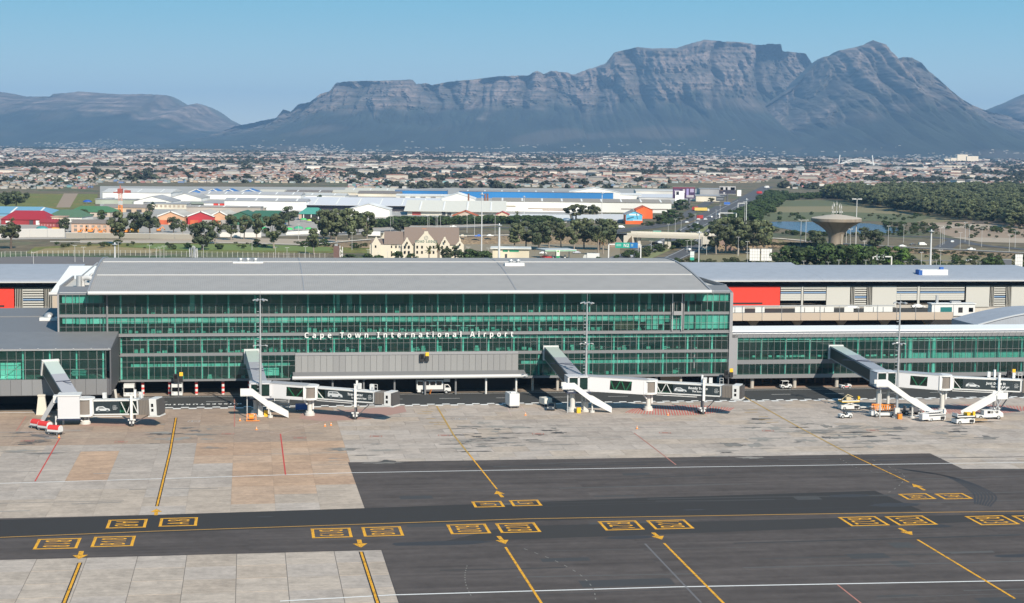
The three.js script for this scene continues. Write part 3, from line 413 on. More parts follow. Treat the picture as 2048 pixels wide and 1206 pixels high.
// ---------------------------------------------------------------- terminal
const X0 = 60, Z0 = -412, TP = L(X0, Z0);
const FX = (px, py, z = 0) => F(px, py, Z0 + z).x - X0, FY = (px, py, z = 0) => F(px, py, Z0 + z).y;   // terminal axes: x along the facade, z out of it
const TL = (x, y, z) => L(X0 + x, Z0 + z, y);
const C = {
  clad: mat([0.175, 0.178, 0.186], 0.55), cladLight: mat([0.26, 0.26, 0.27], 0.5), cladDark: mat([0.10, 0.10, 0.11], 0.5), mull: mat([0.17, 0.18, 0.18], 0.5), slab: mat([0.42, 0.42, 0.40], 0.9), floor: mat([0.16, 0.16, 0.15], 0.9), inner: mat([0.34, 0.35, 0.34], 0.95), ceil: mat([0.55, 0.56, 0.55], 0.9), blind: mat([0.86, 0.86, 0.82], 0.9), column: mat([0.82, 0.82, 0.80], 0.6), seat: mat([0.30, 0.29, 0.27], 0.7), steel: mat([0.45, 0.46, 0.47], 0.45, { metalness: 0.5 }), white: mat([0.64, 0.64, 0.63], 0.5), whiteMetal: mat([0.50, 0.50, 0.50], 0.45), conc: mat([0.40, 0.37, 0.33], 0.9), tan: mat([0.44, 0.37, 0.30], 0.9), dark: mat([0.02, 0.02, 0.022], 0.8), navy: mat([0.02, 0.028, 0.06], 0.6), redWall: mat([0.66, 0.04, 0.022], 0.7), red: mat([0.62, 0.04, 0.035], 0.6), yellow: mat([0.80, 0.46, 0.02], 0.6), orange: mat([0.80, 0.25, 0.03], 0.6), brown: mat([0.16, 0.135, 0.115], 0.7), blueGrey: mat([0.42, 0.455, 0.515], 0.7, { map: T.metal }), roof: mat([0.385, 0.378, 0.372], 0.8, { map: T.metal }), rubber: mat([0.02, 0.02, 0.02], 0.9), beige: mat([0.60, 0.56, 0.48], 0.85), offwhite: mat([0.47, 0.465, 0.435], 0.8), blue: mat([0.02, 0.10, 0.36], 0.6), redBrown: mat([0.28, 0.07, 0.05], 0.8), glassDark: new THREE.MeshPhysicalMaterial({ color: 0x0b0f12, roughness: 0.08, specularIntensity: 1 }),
};
const glassMats = [[0.31, 0.67, 0.60], [0.27, 0.63, 0.56], [0.34, 0.71, 0.64], [0.25, 0.60, 0.53]].map((c) => new THREE.MeshPhysicalMaterial({ color: new THREE.Color().setRGB(...c), transmission: 0.968, thickness: 0, roughness: 0, ior: 1.5, specularIntensity: 0.6 }));
const paneG = new THREE.PlaneGeometry(1, 1);
// a run of glazing on a plane z = z0 facing +z: panes, mullions, transoms
let paneBudget = { n: 0 };
function glazing(parent, x0, x1, pitch, rows, z, budget, restMap) {
  const n = Math.round((x1 - x0) / pitch), w = (x1 - x0) / n;
  for (let r = 0; r < rows.length - 1; r++) for (let i = 0; i < n; i++) {
    const m = pick(glassMats), cx = x0 + (i + 0.5) * w, cy = (rows[r] + rows[r + 1]) / 2, h = rows[r + 1] - rows[r];
    if (budget.n < 300) { budget.n++; const p = shadowed(new THREE.Mesh(paneG, m)); p.name = 'glass_pane'; p.scale.set(w - 0.08, h - 0.08, 1); p.position.set(cx, cy, z + 0.002 * (i % 2)); p.rotation.set(rr(-0.006, 0.006), rr(-0.008, 0.008), 0); parent.add(p); }
    else { const g = paneG.clone(); g.scale(w - 0.08, h - 0.08, 1); g.rotateX(rr(-0.006, 0.006)); g.rotateY(rr(-0.008, 0.008)); g.translate(cx, cy, z + 0.002 * (i % 2)); if (!restMap.has(m)) restMap.set(m, new MB()); restMap.get(m).add(g); }
  }
  const v = new MB(), t = new MB();
  for (let i = 0; i <= n; i++) v.box(x0 + i * w, (rows[0] + rows[rows.length - 1]) / 2, z + 0.07, i % 4 === 0 ? 0.11 : 0.07, rows[rows.length - 1] - rows[0], 0.16);
  for (let r = 1; r < rows.length - 1; r++) t.box((x0 + x1) / 2, rows[r], z + 0.06, x1 - x0, 0.07, 0.10);
  v.build('mullion', C.mull, parent); t.build('transom', C.mull, parent);
}
const flush = (restMap, parent) => { for (const [m, b] of restMap) b.build('glass_pane', m, parent).userData.kind = 'stuff'; };

const term = thing('terminal_building', 'long glass fronted airport terminal with curved grey metal roof behind the aircraft stands', 'terminal', TP, YAW);
const tb = { n: 0 }, tr = new Map();
{
  const xa = -105, xb = -93.6, xL = -90.6, xc = -48.6, xd = 6.9, xe = 49.4, xf = 62;
  // slabs, spandrels, soffit
  for (const [y, zf] of [[3.7, -0.25], [10.0, -0.25], [14.9, -0.25], [19.75, -0.25]]) { const b = new MB(); b.bb(xa + 0.2, y - 0.25, -40, xf - 0.2, y + 0.05, zf); b.build('floor_slab', C.floor, term); }
  const ce = new MB(); for (const y of [9.6, 14.5, 19.35, 25.2]) ce.bb(xa + 0.3, y, -40, xf - 0.3, y + 0.1, -0.6); ce.build('ceiling', C.ceil, term);
  const bw = new MB(); bw.bb(xa + 0.2, 3.9, -40.6, xf - 0.2, 25.3, -40.2); bw.build('rear_wall', C.clad, term);
  const iw = new MB(); for (const [y0, y1] of [[3.76, 9.55], [10.1, 14.4], [15, 19.3], [19.85, 25.1]]) iw.bb(xa + 1, y0, -9.3, xf - 1, y1, -9); iw.build('inner_wall', C.inner, term);
  for (const [x0, x1, y0, y1, z] of [[xL, xc, 3.55, 4.05, 0.1], [xd, xf - 0.6, 3.45, 4.05, 0.1], [xL, xc, 9.75, 10.5, 0.08], [xd, xf - 0.6, 9.6, 10.35, 0.08], [xa, xf, 14.45, 15.3, 0.12], [xa, xf, 19.35, 20.05, 0.1]]) { const b = new MB(); b.bb(x0, y0, -0.3, x1, y1, z); b.build('spandrel', C.clad, term); }
  part('fascia', new MB().bb(xa, 14.62, 0.12, xf, 14.72, 0.5), C.cladLight, term);
  // glazing by storey
  const pitch = 1.6;
  glazing(term, xL, xc, pitch, [4.05, 7.15, 8.4, 9.75], 0, tb, tr);
  glazing(term, xd, xf - 0.8, pitch, [4.05, 7.0, 8.3, 9.6], 0, tb, tr);
  glazing(term, xL, xf - 0.8, pitch, [10.4, 12.6, 13.6, 14.45], 0, tb, tr);
  glazing(term, xa + 0.2, xb, 1.63, [15.3, 17, 19.35], 0.06, tb, tr); glazing(term, xb + 0.2, xe - 0.2, pitch, [15.3, 16.9, 18.3, 19.35], 0, tb, tr); glazing(term, xe, xf - 0.2, 1.63, [15.3, 17.2, 19.35], 0.06, tb, tr);
  glazing(term, xa + 0.2, xb, 1.63, [20.05, 22.6, 24.7], 0.06, tb, tr); glazing(term, xb + 0.2, xe - 0.2, pitch, [20.05, 22.5], 0, tb, tr); glazing(term, xb + 0.2, xe - 0.2, pitch * 4, [22.5, 25.3], 0, tb, tr); glazing(term, xe, xf - 0.2, 1.63, [20.05, 22.6, 24.7], 0.06, tb, tr);
  // white columns behind the glass, blinds, rows of seats
  const colG = new THREE.CylinderGeometry(0.24, 0.24, 21.2, 10);
  for (let i = 0, x = xL + 0.2; x < xf - 1; x += 6.42, i++) { const c = shadowed(new THREE.Mesh(colG, C.column)); c.name = 'column'; c.position.set(x, 14.7, -0.75); if (x > xc && x < xd) { c.scale.y = 0.71; c.position.y = 17.8; } term.add(c); }
  const bg = new THREE.BoxGeometry(1, 1, 0.06), blindMats = [0.74, 0.64, 0.55, 0.70].map((v) => mat([v, v, v * 0.97], 0.9));
  const blind = (x, w, y1, h, z = -0.55, m = C.blind) => { const b = shadowed(new THREE.Mesh(bg, m)); b.name = 'blind'; b.scale.set(w, h, 1); if (m === C.blind) b.material = pick(blindMats); b.position.set(x, y1 - h / 2, z); term.add(b); };
  for (let x = xa + 0.9; x < xf - 1.4; x += 3.2) {
    if (x < xe - 15 || x > xe + 0) blind(x + 1.5, 3.0, 19.25, x > xe ? 3.6 : rr(1.45, 1.6)); else for (let k = 0; k < 2; k++) if (rnd() < 0.85) blind(x + 0.8 + k * 1.6, 1.4, 19.25, rnd() < 0.6 ? 3.7 : rr(1.5, 3), -0.5);
    if (x > xL) { blind(x + 1.5, 3.0, 14.35, 0.85); if (x < xc - 2.5 || x > xd + 0.2) { blind(x + 1.5, 3.0, 9.6, rr(0.12, 0.2)); blind(x + 1.5, 3.05, 7.75, 0.75, -0.65); } }
    if (x < xb - 2 || x > xe) blind(x + 1.5, 3.05, 24.6, 1.85, -0.5);
  }
  for (const [x, w] of [[-73.5, 1.2], [-38, 0.8], [-35.2, 1.3], [-20, 0.7], [13, 0.9], [24, 1.2], [41, 0.8]]) blind(x, w, 24.9, 4.4, -2.2);
  blind(34.5, 5.0, 18.4, 2.8, -1.1, C.redBrown); blind(16, 4, 9.4, 2.4, -1.0); blind(-55, 5, 7.2, 2.6, -1.4);
  for (const [y, dens] of [[19.9, 0.25], [15.05, 0.85], [10.15, 0.4], [3.85, 0.2]]) { const s = new MB(); for (let x = xL + 1; x < xf - 4; x += 1.35) { if (rnd() > dens || (y < 9 && x > xc && x < xd)) continue; const z = rr(-5, -1.6), h = rr(0.35, 0.9); s.box(x, y + h * 0.5, z, rr(0.6, 1.2), h, rr(0.5, 0.9)); if (rnd() < 0.5) s.box(x, y + h + 0.25, z - 0.3, 0.9, 0.5, 0.12); } s.build('seating', mat(pick([[0.42, 0.42, 0.40], [0.5, 0.5, 0.46]]), 0.7), term); }
  const desks = new MB(); for (const [x, w] of [[-15.5, 1.5], [-12.5, 0.6], [-11, 0.5], [-9.2, 1.1], [-6, 2.2]]) desks.box(x * 1.0 + 1, 16.7, -1.2, w, 0.18, 0.6); desks.build('counter', C.white, term);
  // lower solid wall of panels and its canopy
  const panelG = new THREE.BoxGeometry(1.5, 4.15, 0.12); const pm = [[0.235, 0.235, 0.235], [0.25, 0.25, 0.25], [0.222, 0.222, 0.224]].map((c) => mat(c, 0.6));
  for (let i = 0, n = 36; i < n; i++) { const p = shadowed(new THREE.Mesh(panelG, pick(pm))); p.name = 'cladding_panel'; p.position.set(xc + (xd - xc) * (i + 0.5) / n, 7.55, 0.1); p.scale.x = ((xd - xc) / n - 0.06) / 1.5; term.add(p); }
  part('panel_backing', new MB().bb(xc, 5.4, -0.3, xd, 10.3, 0.02), C.cladDark, term); part('spandrel', new MB().bb(xc, 9.66, 0.04, xd, 10.35, 0.3), C.cladLight, term);
  const cz = 4.4; { const b = new MB(); b.prism([[0, 5.55], [cz, 4.75], [cz, 4.45], [0, 5.1]], xc - 0.6, xd - xc + 2.2, 'zy'); b.build('canopy', C.clad, term); const e = new MB(); e.cyl(V3(xc - 0.8, 4.62, cz), V3(xd + 1.8, 4.62, cz), 0.5, 0.5, 16); e.build('canopy_edge', C.whiteMetal, term); }
  for (let i = 0; i < 8; i++) { const x = xc + 1.4 + i * 7.6; const b = new MB(); b.cyl(V3(x, 0, 3.2), V3(x, 4.5, 3.2), 0.26); b.build('canopy_post', i > 5 ? C.white : C.clad, term); }
  // undercroft: soffit, dark back wall, round columns
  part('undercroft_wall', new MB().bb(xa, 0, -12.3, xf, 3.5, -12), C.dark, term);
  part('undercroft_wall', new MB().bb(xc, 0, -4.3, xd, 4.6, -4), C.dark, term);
  for (let i = 0; i < 24; i++) { const x = xL + 5.2 + i * 6.42; if (x > xc - 1 && x < xd + 1 || x > xf - 1) continue; const b = new MB(); b.cyl(V3(x, 0, -1.4), V3(x, 3.5, -1.4), 0.36, 0.36, 12); const c = b.build('undercroft_column', i < 5 ? C.white : C.conc, term); if (i < 5) { for (let k = 0; k < 3; k++) { const r = new MB(); r.cyl(V3(x, 0.3 + k * 1.15, -1.4), V3(x, 0.85 + k * 1.15, -1.4), 0.375, 0.375, 12); r.build('red_band', C.red, c); } } }
  for (const [x, w] of [[20, 3], [26, 5], [33, 4], [40, 6], [48, 5]]) part('undercroft_wall', new MB().bb(x - w / 2, 0, -7, x + w / 2, 3.1, -6.8), C.tan, term);
  // curved roof
  const prof = [[4.2, 25.75], [0.5, 26.35], [-3, 27.0], [-8, 27.85], [-12, 28.5], [-17, 29.2], [-22, 29.8], [-30, 30.5], [-36, 30.75], [-42, 30.75], [-50, 30.3], [-58, 29.4]];
  const rx0 = -97.6, rx1 = 55.4, up = prof, low = prof.map(([z, y]) => [z, y - 0.55]).reverse();
  { const b = new MB(); b.prism([...up, ...low], rx0, rx1 - rx0, 'zy'); const g = b.g[0], p = g.attributes.position, uv = g.attributes.uv; for (let i = 0; i < p.count; i++) uv.setXY(i, p.getX(i), p.getZ(i)); b.build('roof', C.roof, term); }
  part('eave_tube', new MB().cyl(V3(rx0, 25.55, 4.3), V3(rx1, 25.55, 4.3), 0.48, 0.48, 16), C.whiteMetal, term);
  for (const [z, y, xs] of [[-12, 28.5, rx0], [-30, 30.5, rx0]]) { const b = new MB(); b.box((rx0 + rx1) / 2, y + 0.12, z, rx1 - rx0 - 1.5, 0.22, 0.34); b.build('roof_gutter', C.whiteMetal, term); }
  for (const x of [-46.5, 5.8]) { const b = new MB(); for (let i = 1; i < prof.length; i++) b.beam(V3(x, prof[i - 1][1] + 0.03, prof[i - 1][0]), V3(x, prof[i][1] + 0.03, prof[i][0]), 0.3, 0.1); b.build('expansion_joint', C.cladLight, term); }
  for (const x of [rx0, rx1]) { const b = new MB(); for (let i = 1; i < prof.length; i++) b.beam(V3(x, prof[i - 1][1] - 0.2, prof[i - 1][0]), V3(x, prof[i][1] - 0.2, prof[i][0]), 0.5, 0.85); b.build('roof_verge', C.cladLight, term); }
  { const b = new MB(); b.prism([[0, 25], ...prof.filter((q) => q[0] <= 0.5).map(([z, y]) => [Math.min(0, z), y - 0.5]), [-58, 5], [0, 5]], rx0 + 3, 0.3, 'zy'); b.prism([[0, 25], ...prof.filter((q) => q[0] <= 0.5).map(([z, y]) => [Math.min(0, z), y - 0.5]), [-58, 5], [0, 5]], rx1 - 3, 0.3, 'zy'); b.bb(rx0 + 3, 5, -58, rx1 - 3, 28.5, -57.6); b.build('gable_wall', C.clad, term); }
  // vents on the roof
  for (const [x, z, n] of [[-60, -29, 3], [9.6, -24.5, 2]]) { part('vent_curb', new MB().box(x, 30.2, z, n * 2.6, 1.1, 1.6), C.white, term); for (let i = 0; i < n; i++) { const b = new MB(), xx = x + (i - (n - 1) / 2) * 1.9; b.cyl(V3(xx, 30.4, z), V3(xx, 31.3, z), 0.55, 0.55, 10).cyl(V3(xx, 31.3, z), V3(xx, 31.65, z), 0.8, 0.7, 10); b.build('roof_vent', C.steel, term); } }
  // end blocks with sloping dark roofs
  for (const [x0, x1, s] of [[xa, xb, 1], [xe, xf, 2]]) {
    const b = new MB(); b.prism([[0.3, 24.75], [0.3, 25.05], [-6, 26.3], [-6, 24.75]], x0 - 0.2, x1 - x0 + 0.4, 'zy'); b.build('block_roof', C.clad, term);
    part('block_roof', new MB().bb(x0 - 0.1, 24.75, -38, x1 + 0.1, 25.5, -6.1), C.offwhite, term);
    part('parapet', new MB().bb(s === 1 ? x0 - 0.35 : x1 - 0.05, 25.55, -38, s === 1 ? x0 + 0.05 : x1 + 0.35, 26.4, -6.1), C.cladLight, term);
    const w = new MB(); const xx = s === 1 ? x0 : x1 - 0.2; w.bb(xx, s === 1 ? 13.5 : 3.5, -40, xx + 0.2, 24.74, 0.2); w.build('end_wall', s === 1 ? C.clad : C.clad, term);
    part('corner_post', new MB().bb(s === 1 ? x0 - 0.15 : x1 - 0.5, s === 1 ? 14.5 : 3.5, 0.16, s === 1 ? x0 + 0.2 : x1 + 0.3, 24.9, 0.4), C.cladLight, term);
    part('corner_post', new MB().bb(s === 1 ? x1 - 0.1 : x0 - 0.1, 15.3, -0.2, s === 1 ? x1 + 0.15 : x0 + 0.15, 24.7, 0.45), C.clad, term);
  }
  { const b = new MB(); const pipe = (pts, r) => b.add(new THREE.TubeGeometry(new THREE.CatmullRomCurve3(pts.map((p) => V3(...p))), 14, r, 8)); pipe([[-100.5, 25.5, -13], [-100.5, 27.6, -13], [-98.6, 27.8, -12.4], [-96.8, 26.3, -11.5]], 0.62); pipe([[-98.5, 25.5, -20], [-98.5, 27.4, -20], [-96.8, 27.8, -20]], 0.5); pipe([[-99.5, 25.5, -26], [-99.5, 27.4, -26], [-97.2, 27.6, -26]], 0.5); b.box(-99, 26, -17, 4.5, 0.5, 1).box(-98.6, 26.2, -30, 4, 1.2, 3); b.build('roof_duct', C.whiteMetal, term); part('duct_cowl', new MB().cyl(V3(-101.2, 25.5, -12.6), V3(-101.2, 28.4, -12.6), 0.75, 0.75, 12).beam(V3(-101, 28, -14), V3(-97.5, 31, -21), 0.25), C.steel, term); }
  flush(tr, term);
  // letters of the airport's name
  const sign = thing('airport_sign', 'white raised letters reading Cape Town International Airport across the terminal glass', 'sign', TL(0, 0, 0), YAW);
  const sx0 = FX(608, 672), sx1 = FX(1026, 669), str = 'Cape Town International Airport', res = fonts.bold.data.resolution, size = 1.35; let adv = 0; for (const ch of str) adv += (fonts.bold.data.glyphs[ch]?.ha ?? 600) / res * size; const sp = (sx1 - sx0 - adv) / (str.length - 1); let x = sx0;
  const posts = new MB(); for (const ch of str) { const a = (fonts.bold.data.glyphs[ch]?.ha ?? 600) / res * size; if (ch !== ' ') { const m = shadowed(new THREE.Mesh(prep(new TextGeometry(ch, { font: fonts.bold, size, depth: 0.18, curveSegments: 3, bevelEnabled: false })), C.white)); m.name = 'letter'; m.position.set(x, 14.05 + 0.0, 0.62); sign.add(m); posts.box(x + a * 0.35, 14.75, 0.56, 0.06, 1.2, 0.06); } x += a + sp; }
  posts.build('bracket', C.steel, sign);
}
// maintenance cradle hanging on the facade, docking display, stand signs
{
  const t = thing('maintenance_cradle', 'grey cleaning cradle with twin rails hanging on the right glass front', 'cradle', TL(FX(1353, 640), 0, 0), YAW);
  part('rail', new MB().box(-1.25, 20, 0.5, 0.22, 9.4, 0.3), C.steel, t); part('rail', new MB().box(1.25, 20, 0.5, 0.22, 9.4, 0.3), C.steel, t);
  part('cradle_basket', new MB().bb(-1.1, 19.3, 0.3, 1.1, 19.45, 1.1).bb(-1.1, 19.45, 1.04, 1.1, 20.3, 1.1).bb(-1.1, 19.45, 0.3, -1.04, 20.3, 1.1).bb(1.04, 19.45, 0.3, 1.1, 20.3, 1.1), C.cladLight, t);
  part('cradle_frame', new MB().beam(V3(-1, 20.3, 1), V3(-1, 22.6, 0.9), 0.1).beam(V3(1, 20.3, 1), V3(1, 22.6, 0.9), 0.1).beam(V3(-1.1, 22.6, 0.9), V3(1.1, 22.6, 0.9), 0.12), C.cladLight, t);
}
function dockingDisplay(label, px, py, z, post) {
  const x = FX(px, py, z), y = FY(px, py, z), t = thing('docking_display', label, 'docking display', TL(x, 0, z), YAW);
  part('display_case', new MB().box(-0.65, y, 0.3, 1.1, 1.9, 0.5), C.dark, t); part('display_window', new MB().box(-0.65, y + 0.2, 0.56, 0.7, 0.9, 0.04), C.glassDark, t); part('laser_case', new MB().box(0.6, y - 0.25, 0.3, 0.9, 1.3, 0.5), C.dark, t); part('yellow_sign', new MB().box(0.65, y + 0.85, 0.3, 0.85, 0.95, 0.12), C.yellow, t);
  const b = new MB(); if (post) b.box(0, y / 2, 0, 0.25, y, 0.25).box(0, y - 1.1, 0.1, 2, 0.12, 0.5); else b.box(0, y, -0.05, 1.6, 0.2, 0.5); b.build('bracket', C.cladDark, t);
}
dockingDisplay('yellow and black docking display on the grey panel wall below the airport name', 849, 715, 0.35, false);
dockingDisplay('yellow and black docking display over the striped columns, left', 357, 755, 1.5, true);
dockingDisplay('yellow and black docking display at the gap between terminal and right concourse', 1457, 747, 2.0, true);
dockingDisplay('yellow and black docking display behind the far right boarding bridge', 2022, 748, 2.0, true);

// left pier wing
{
  const t = thing('left_concourse', 'lower glass concourse wing at the left end of the terminal', 'concourse', TL(-105, 0, 24), YAW), b0 = { n: 0 }, r0 = new Map(), xr = 105 - 91.1, xl = -60;
  glazing(t, xl, xr - 0.9, 1.95, [7.75, 10.0, 12.2, 14.3], 0, b0, r0); flush(r0, t);
  const lowerG = new THREE.BoxGeometry(2.3, 3.6, 0.2); for (let x = xl + 1.2; x < xr; x += 2.36) { const p = shadowed(new THREE.Mesh(lowerG, pick([C.clad, C.clad, mat([0.20, 0.205, 0.215], 0.5)]))); p.name = 'cladding_panel'; p.position.set(x, 5.9, 0); t.add(p); }
  part('panel_backing', new MB().bb(xl, 4.1, -0.5, xr, 7.72, -0.12), C.cladDark, t); part('floor_slab', new MB().bb(xl, 7.3, -23, xr - 0.3, 7.6, -0.4), C.floor, t); part('inner_wall', new MB().bb(xl, 7.6, -14, xr - 0.5, 14.2, -13.8), C.inner, t); part('ceiling', new MB().bb(xl, 14.1, -23, xr - 0.4, 14.25, -0.4), C.ceil, t);
  const colG = new THREE.CylinderGeometry(0.2, 0.2, 6.6, 10); for (let i = 0; i < 11; i++) { const c = shadowed(new THREE.Mesh(colG, C.column)); c.name = 'column'; c.position.set(xr - 1.6 - i * 5.9, 10.9, -0.9); t.add(c); }
  part('inner_stair', new MB().bb(-10.5, 7.7, -2.2, -6, 11.3, -2).bb(-10.5, 7.7, -4, -6, 7.9, -1).beam(V3(-10, 7.8, -1.8), V3(-6, 11.2, -1.8), 0.3), C.blind, t);
  const tx = new MB(); for (const [x, s] of [[2.0, 0], [7.0, 1]]) for (let k = 0; k < 4; k++) tx.box(x + rr(-0.3, 0.3), 9.9 - k * 0.42, -0.35, rr(2.2, 3.4), 0.17, 0.05); tx.build('window_lettering', C.white, t);
  part('roof', new MB().prism([[0.25, 14.3], [0.25, 14.62], [-23.8, 15.9], [-23.8, 14.3]], xl, xr - xl + 0.2, 'zy'), mat([0.25, 0.25, 0.26], 0.6, { map: T.metal }), t); part('roof_edge', new MB().bb(xl, 14.32, 0.22, xr + 0.2, 14.7, 0.45), C.cladLight, t);
  for (let i = 0, xs = xr - 0.2; i < 12; i++) part('roof_bracket', new MB().box(xs - i * 3.9, 14.75, 0.4, 0.3, 0.2, 0.3), C.steel, t);
  part('side_wall', new MB().prism([[0.1, 4.1], [0.1, 14.4], [-23.8, 15.6], [-23.8, 4.1]], xr - 0.05, 0.3, 'zy'), C.cladDark, t);
  const sp = new MB(); for (let i = 0; i < 8; i++) sp.bb(xr + 0.25, 4.2, -1 - i * 2.9, xr + 0.29, 14.2, -1.06 - i * 2.9); sp.build('panel_joint', C.dark, t);
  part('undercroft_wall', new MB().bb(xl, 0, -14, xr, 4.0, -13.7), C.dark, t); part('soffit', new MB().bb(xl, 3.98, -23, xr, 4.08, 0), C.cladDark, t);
  for (let i = 0; i < 4; i++) part('undercroft_column', new MB().cyl(V3(xr - 1.5 - i * 15, 0, -8), V3(xr - 1.5 - i * 15, 4, -8), 0.42, 0.42, 12), C.conc, t);
  part('raking_column', new MB().beam(V3(xr + 1.2, 0, -6), V3(xr + 0.6, 4.4, -6), 0.5), C.offwhite, t);
  part('floor_marker', new MB().bb(-30, 0.06, -1.2, 6, 0.09, -0.8), C.white, t);
  // flat roof behind the wing
  part('rear_roof', new MB().bb(xl, 15.3, -84, -0.4, 15.75, -24), mat([0.23, 0.235, 0.25], 0.7, { map: T.metal }), t); part('roof_upstand', new MB().bb(xl, 15.75, -60.4, -0.4, 16.0, -60), C.clad, t);
  part('rear_wall', new MB().bb(xl, 4, -84.2, -0.5, 15.3, -83.9), C.clad, t);
  const c = part('skylight_curb', new MB().box(-5.4, 16.1, -52, 4.4, 0.8, 3), C.white, t); part('skylight_dome', new MB().add(new THREE.SphereGeometry(1.3, 14, 8, 0, 6.283, 0, 1.57).translate(-5.4, 16.5, -52)), C.steel, c);
}
// right concourse
{
  const t = thing('right_concourse', 'long two storey glass concourse running right from the terminal', 'concourse', TL(62.6, 0, 0), YAW), b0 = { n: 0 }, r0 = new Map(), x1 = 112;
  glazing(t, 1.2, x1, 1.62, [3.75, 6.45], 0, b0, r0); glazing(t, 1.2, x1, 1.62, [7.55, 9.9, 12.2, 13.3], 0, b0, r0); flush(r0, t);
  part('spandrel', new MB().bb(1, 6.45, -0.3, x1, 7.55, 0.12), C.clad, t); part('spandrel', new MB().bb(-0.2, 2.75, -0.3, x1, 3.75, 0.14), C.clad, t); part('corner_post', new MB().bb(-0.4, 3.75, -0.3, 1.2, 14.2, 0.3), C.cladLight, t);
  part('eave', new MB().bb(-0.4, 13.3, -0.3, x1, 14.1, 0.3), C.clad, t); part('roof_rail', new MB().cyl(V3(-0.2, 14.3, 0.25), V3(x1, 14.3, 0.25), 0.12), C.steel, t);
  const br = new MB(); for (let x = 0.5; x < x1; x += 1.62) br.beam(V3(x, 13.4, 0.42), V3(x + 0.3, 14.35, 0.42), 0.12); br.build('eave_bracket', C.cladLight, t);
  part('roof', new MB().bb(-0.4, 14.1, -14, x1, 14.5, -0.3), mat([0.24, 0.24, 0.25], 0.6), t); part('roof_sheet', new MB().bb(-0.4, 14.5, -14.2, x1, 14.75, -2.8), mat([0.85, 0.85, 0.83], 0.5), t);
  part('floor_slab', new MB().bb(0, 7.0, -14, x1, 7.3, -0.35).bb(0, 3.1, -14, x1, 3.4, -0.35), C.floor, t); part('inner_wall', new MB().bb(0, 3.4, -13.9, x1, 14, -13.6), C.inner, t); part('rear_wall', new MB().bb(-0.4, 3.4, -14.3, x1, 14.05, -14.0), C.clad, t); part('ceiling', new MB().bb(0, 13.2, -13.6, x1, 13.3, -0.35).bb(0, 6.5, -13.6, x1, 6.6, -0.35), C.ceil, t);
  const colG = new THREE.CylinderGeometry(0.22, 0.22, 9.8, 10); for (let i = 0; i < 17; i++) { const c = shadowed(new THREE.Mesh(colG, C.column)); c.name = 'column'; c.position.set(1.4 + i * 6.48, 8.4, -0.8); t.add(c); if ((i * 6.48 > 45 && i * 6.48 < 55) || i === 14) { const d = shadowed(new THREE.Mesh(colG, C.column)); d.name = 'column'; d.scale.set(2.4, 1, 2.4); d.position.set(2.8 + i * 6.48, 8.4, -0.9); t.add(d); } }
  for (let x = 1.4; x < x1 - 3; x += 3.24) { const b = new MB(); b.box(x + 1.55, 12.9, -0.5, 3.05, rr(0.6, 0.75), 0.06); b.build('blind', C.blind, t); const c = new MB(); c.box(x + 1.55, 12.15, -0.45, 3.05, 0.14, 0.06); c.build('blind', C.blind, t); }
  const se = new MB(); for (let x = 4; x < x1 - 3; x += 1.1) if (rnd() < (x > 44 ? 0.85 : 0.45)) { se.box(x, 7.3 + 0.9, -2 + rr(-0.5, 0.5), rr(0.6, 1.1), 0.45, 0.5); } se.build('seating', mat([0.62, 0.62, 0.58], 0.7), t);
  part('balustrade', new MB().bb(46, 7.3, -1.5, x1, 8.9, -1.42), C.ceil, t);
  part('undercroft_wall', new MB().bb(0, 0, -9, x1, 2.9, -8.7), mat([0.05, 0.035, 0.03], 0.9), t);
  const uw = new MB(); for (let x = 1; x < x1; x += 2.4) uw.bb(x, 0, -8.7, x + 0.5, 2.7, -8.5); uw.build('undercroft_door', mat([0.16, 0.08, 0.05], 0.8), t);
  for (let i = 0; i < 9; i++) part('undercroft_column', new MB().cyl(V3(5.8 + i * 11.4, -0.1, -1.5), V3(5.8 + i * 11.4, 2.8, -1.5), 0.5, 0.5, 14), C.conc, t);
  part('brick_plinth', new MB().bb(-3, 0.04, -8, x1, 0.16, -2.4), mat([0.26, 0.17, 0.13], 0.9), t);
}
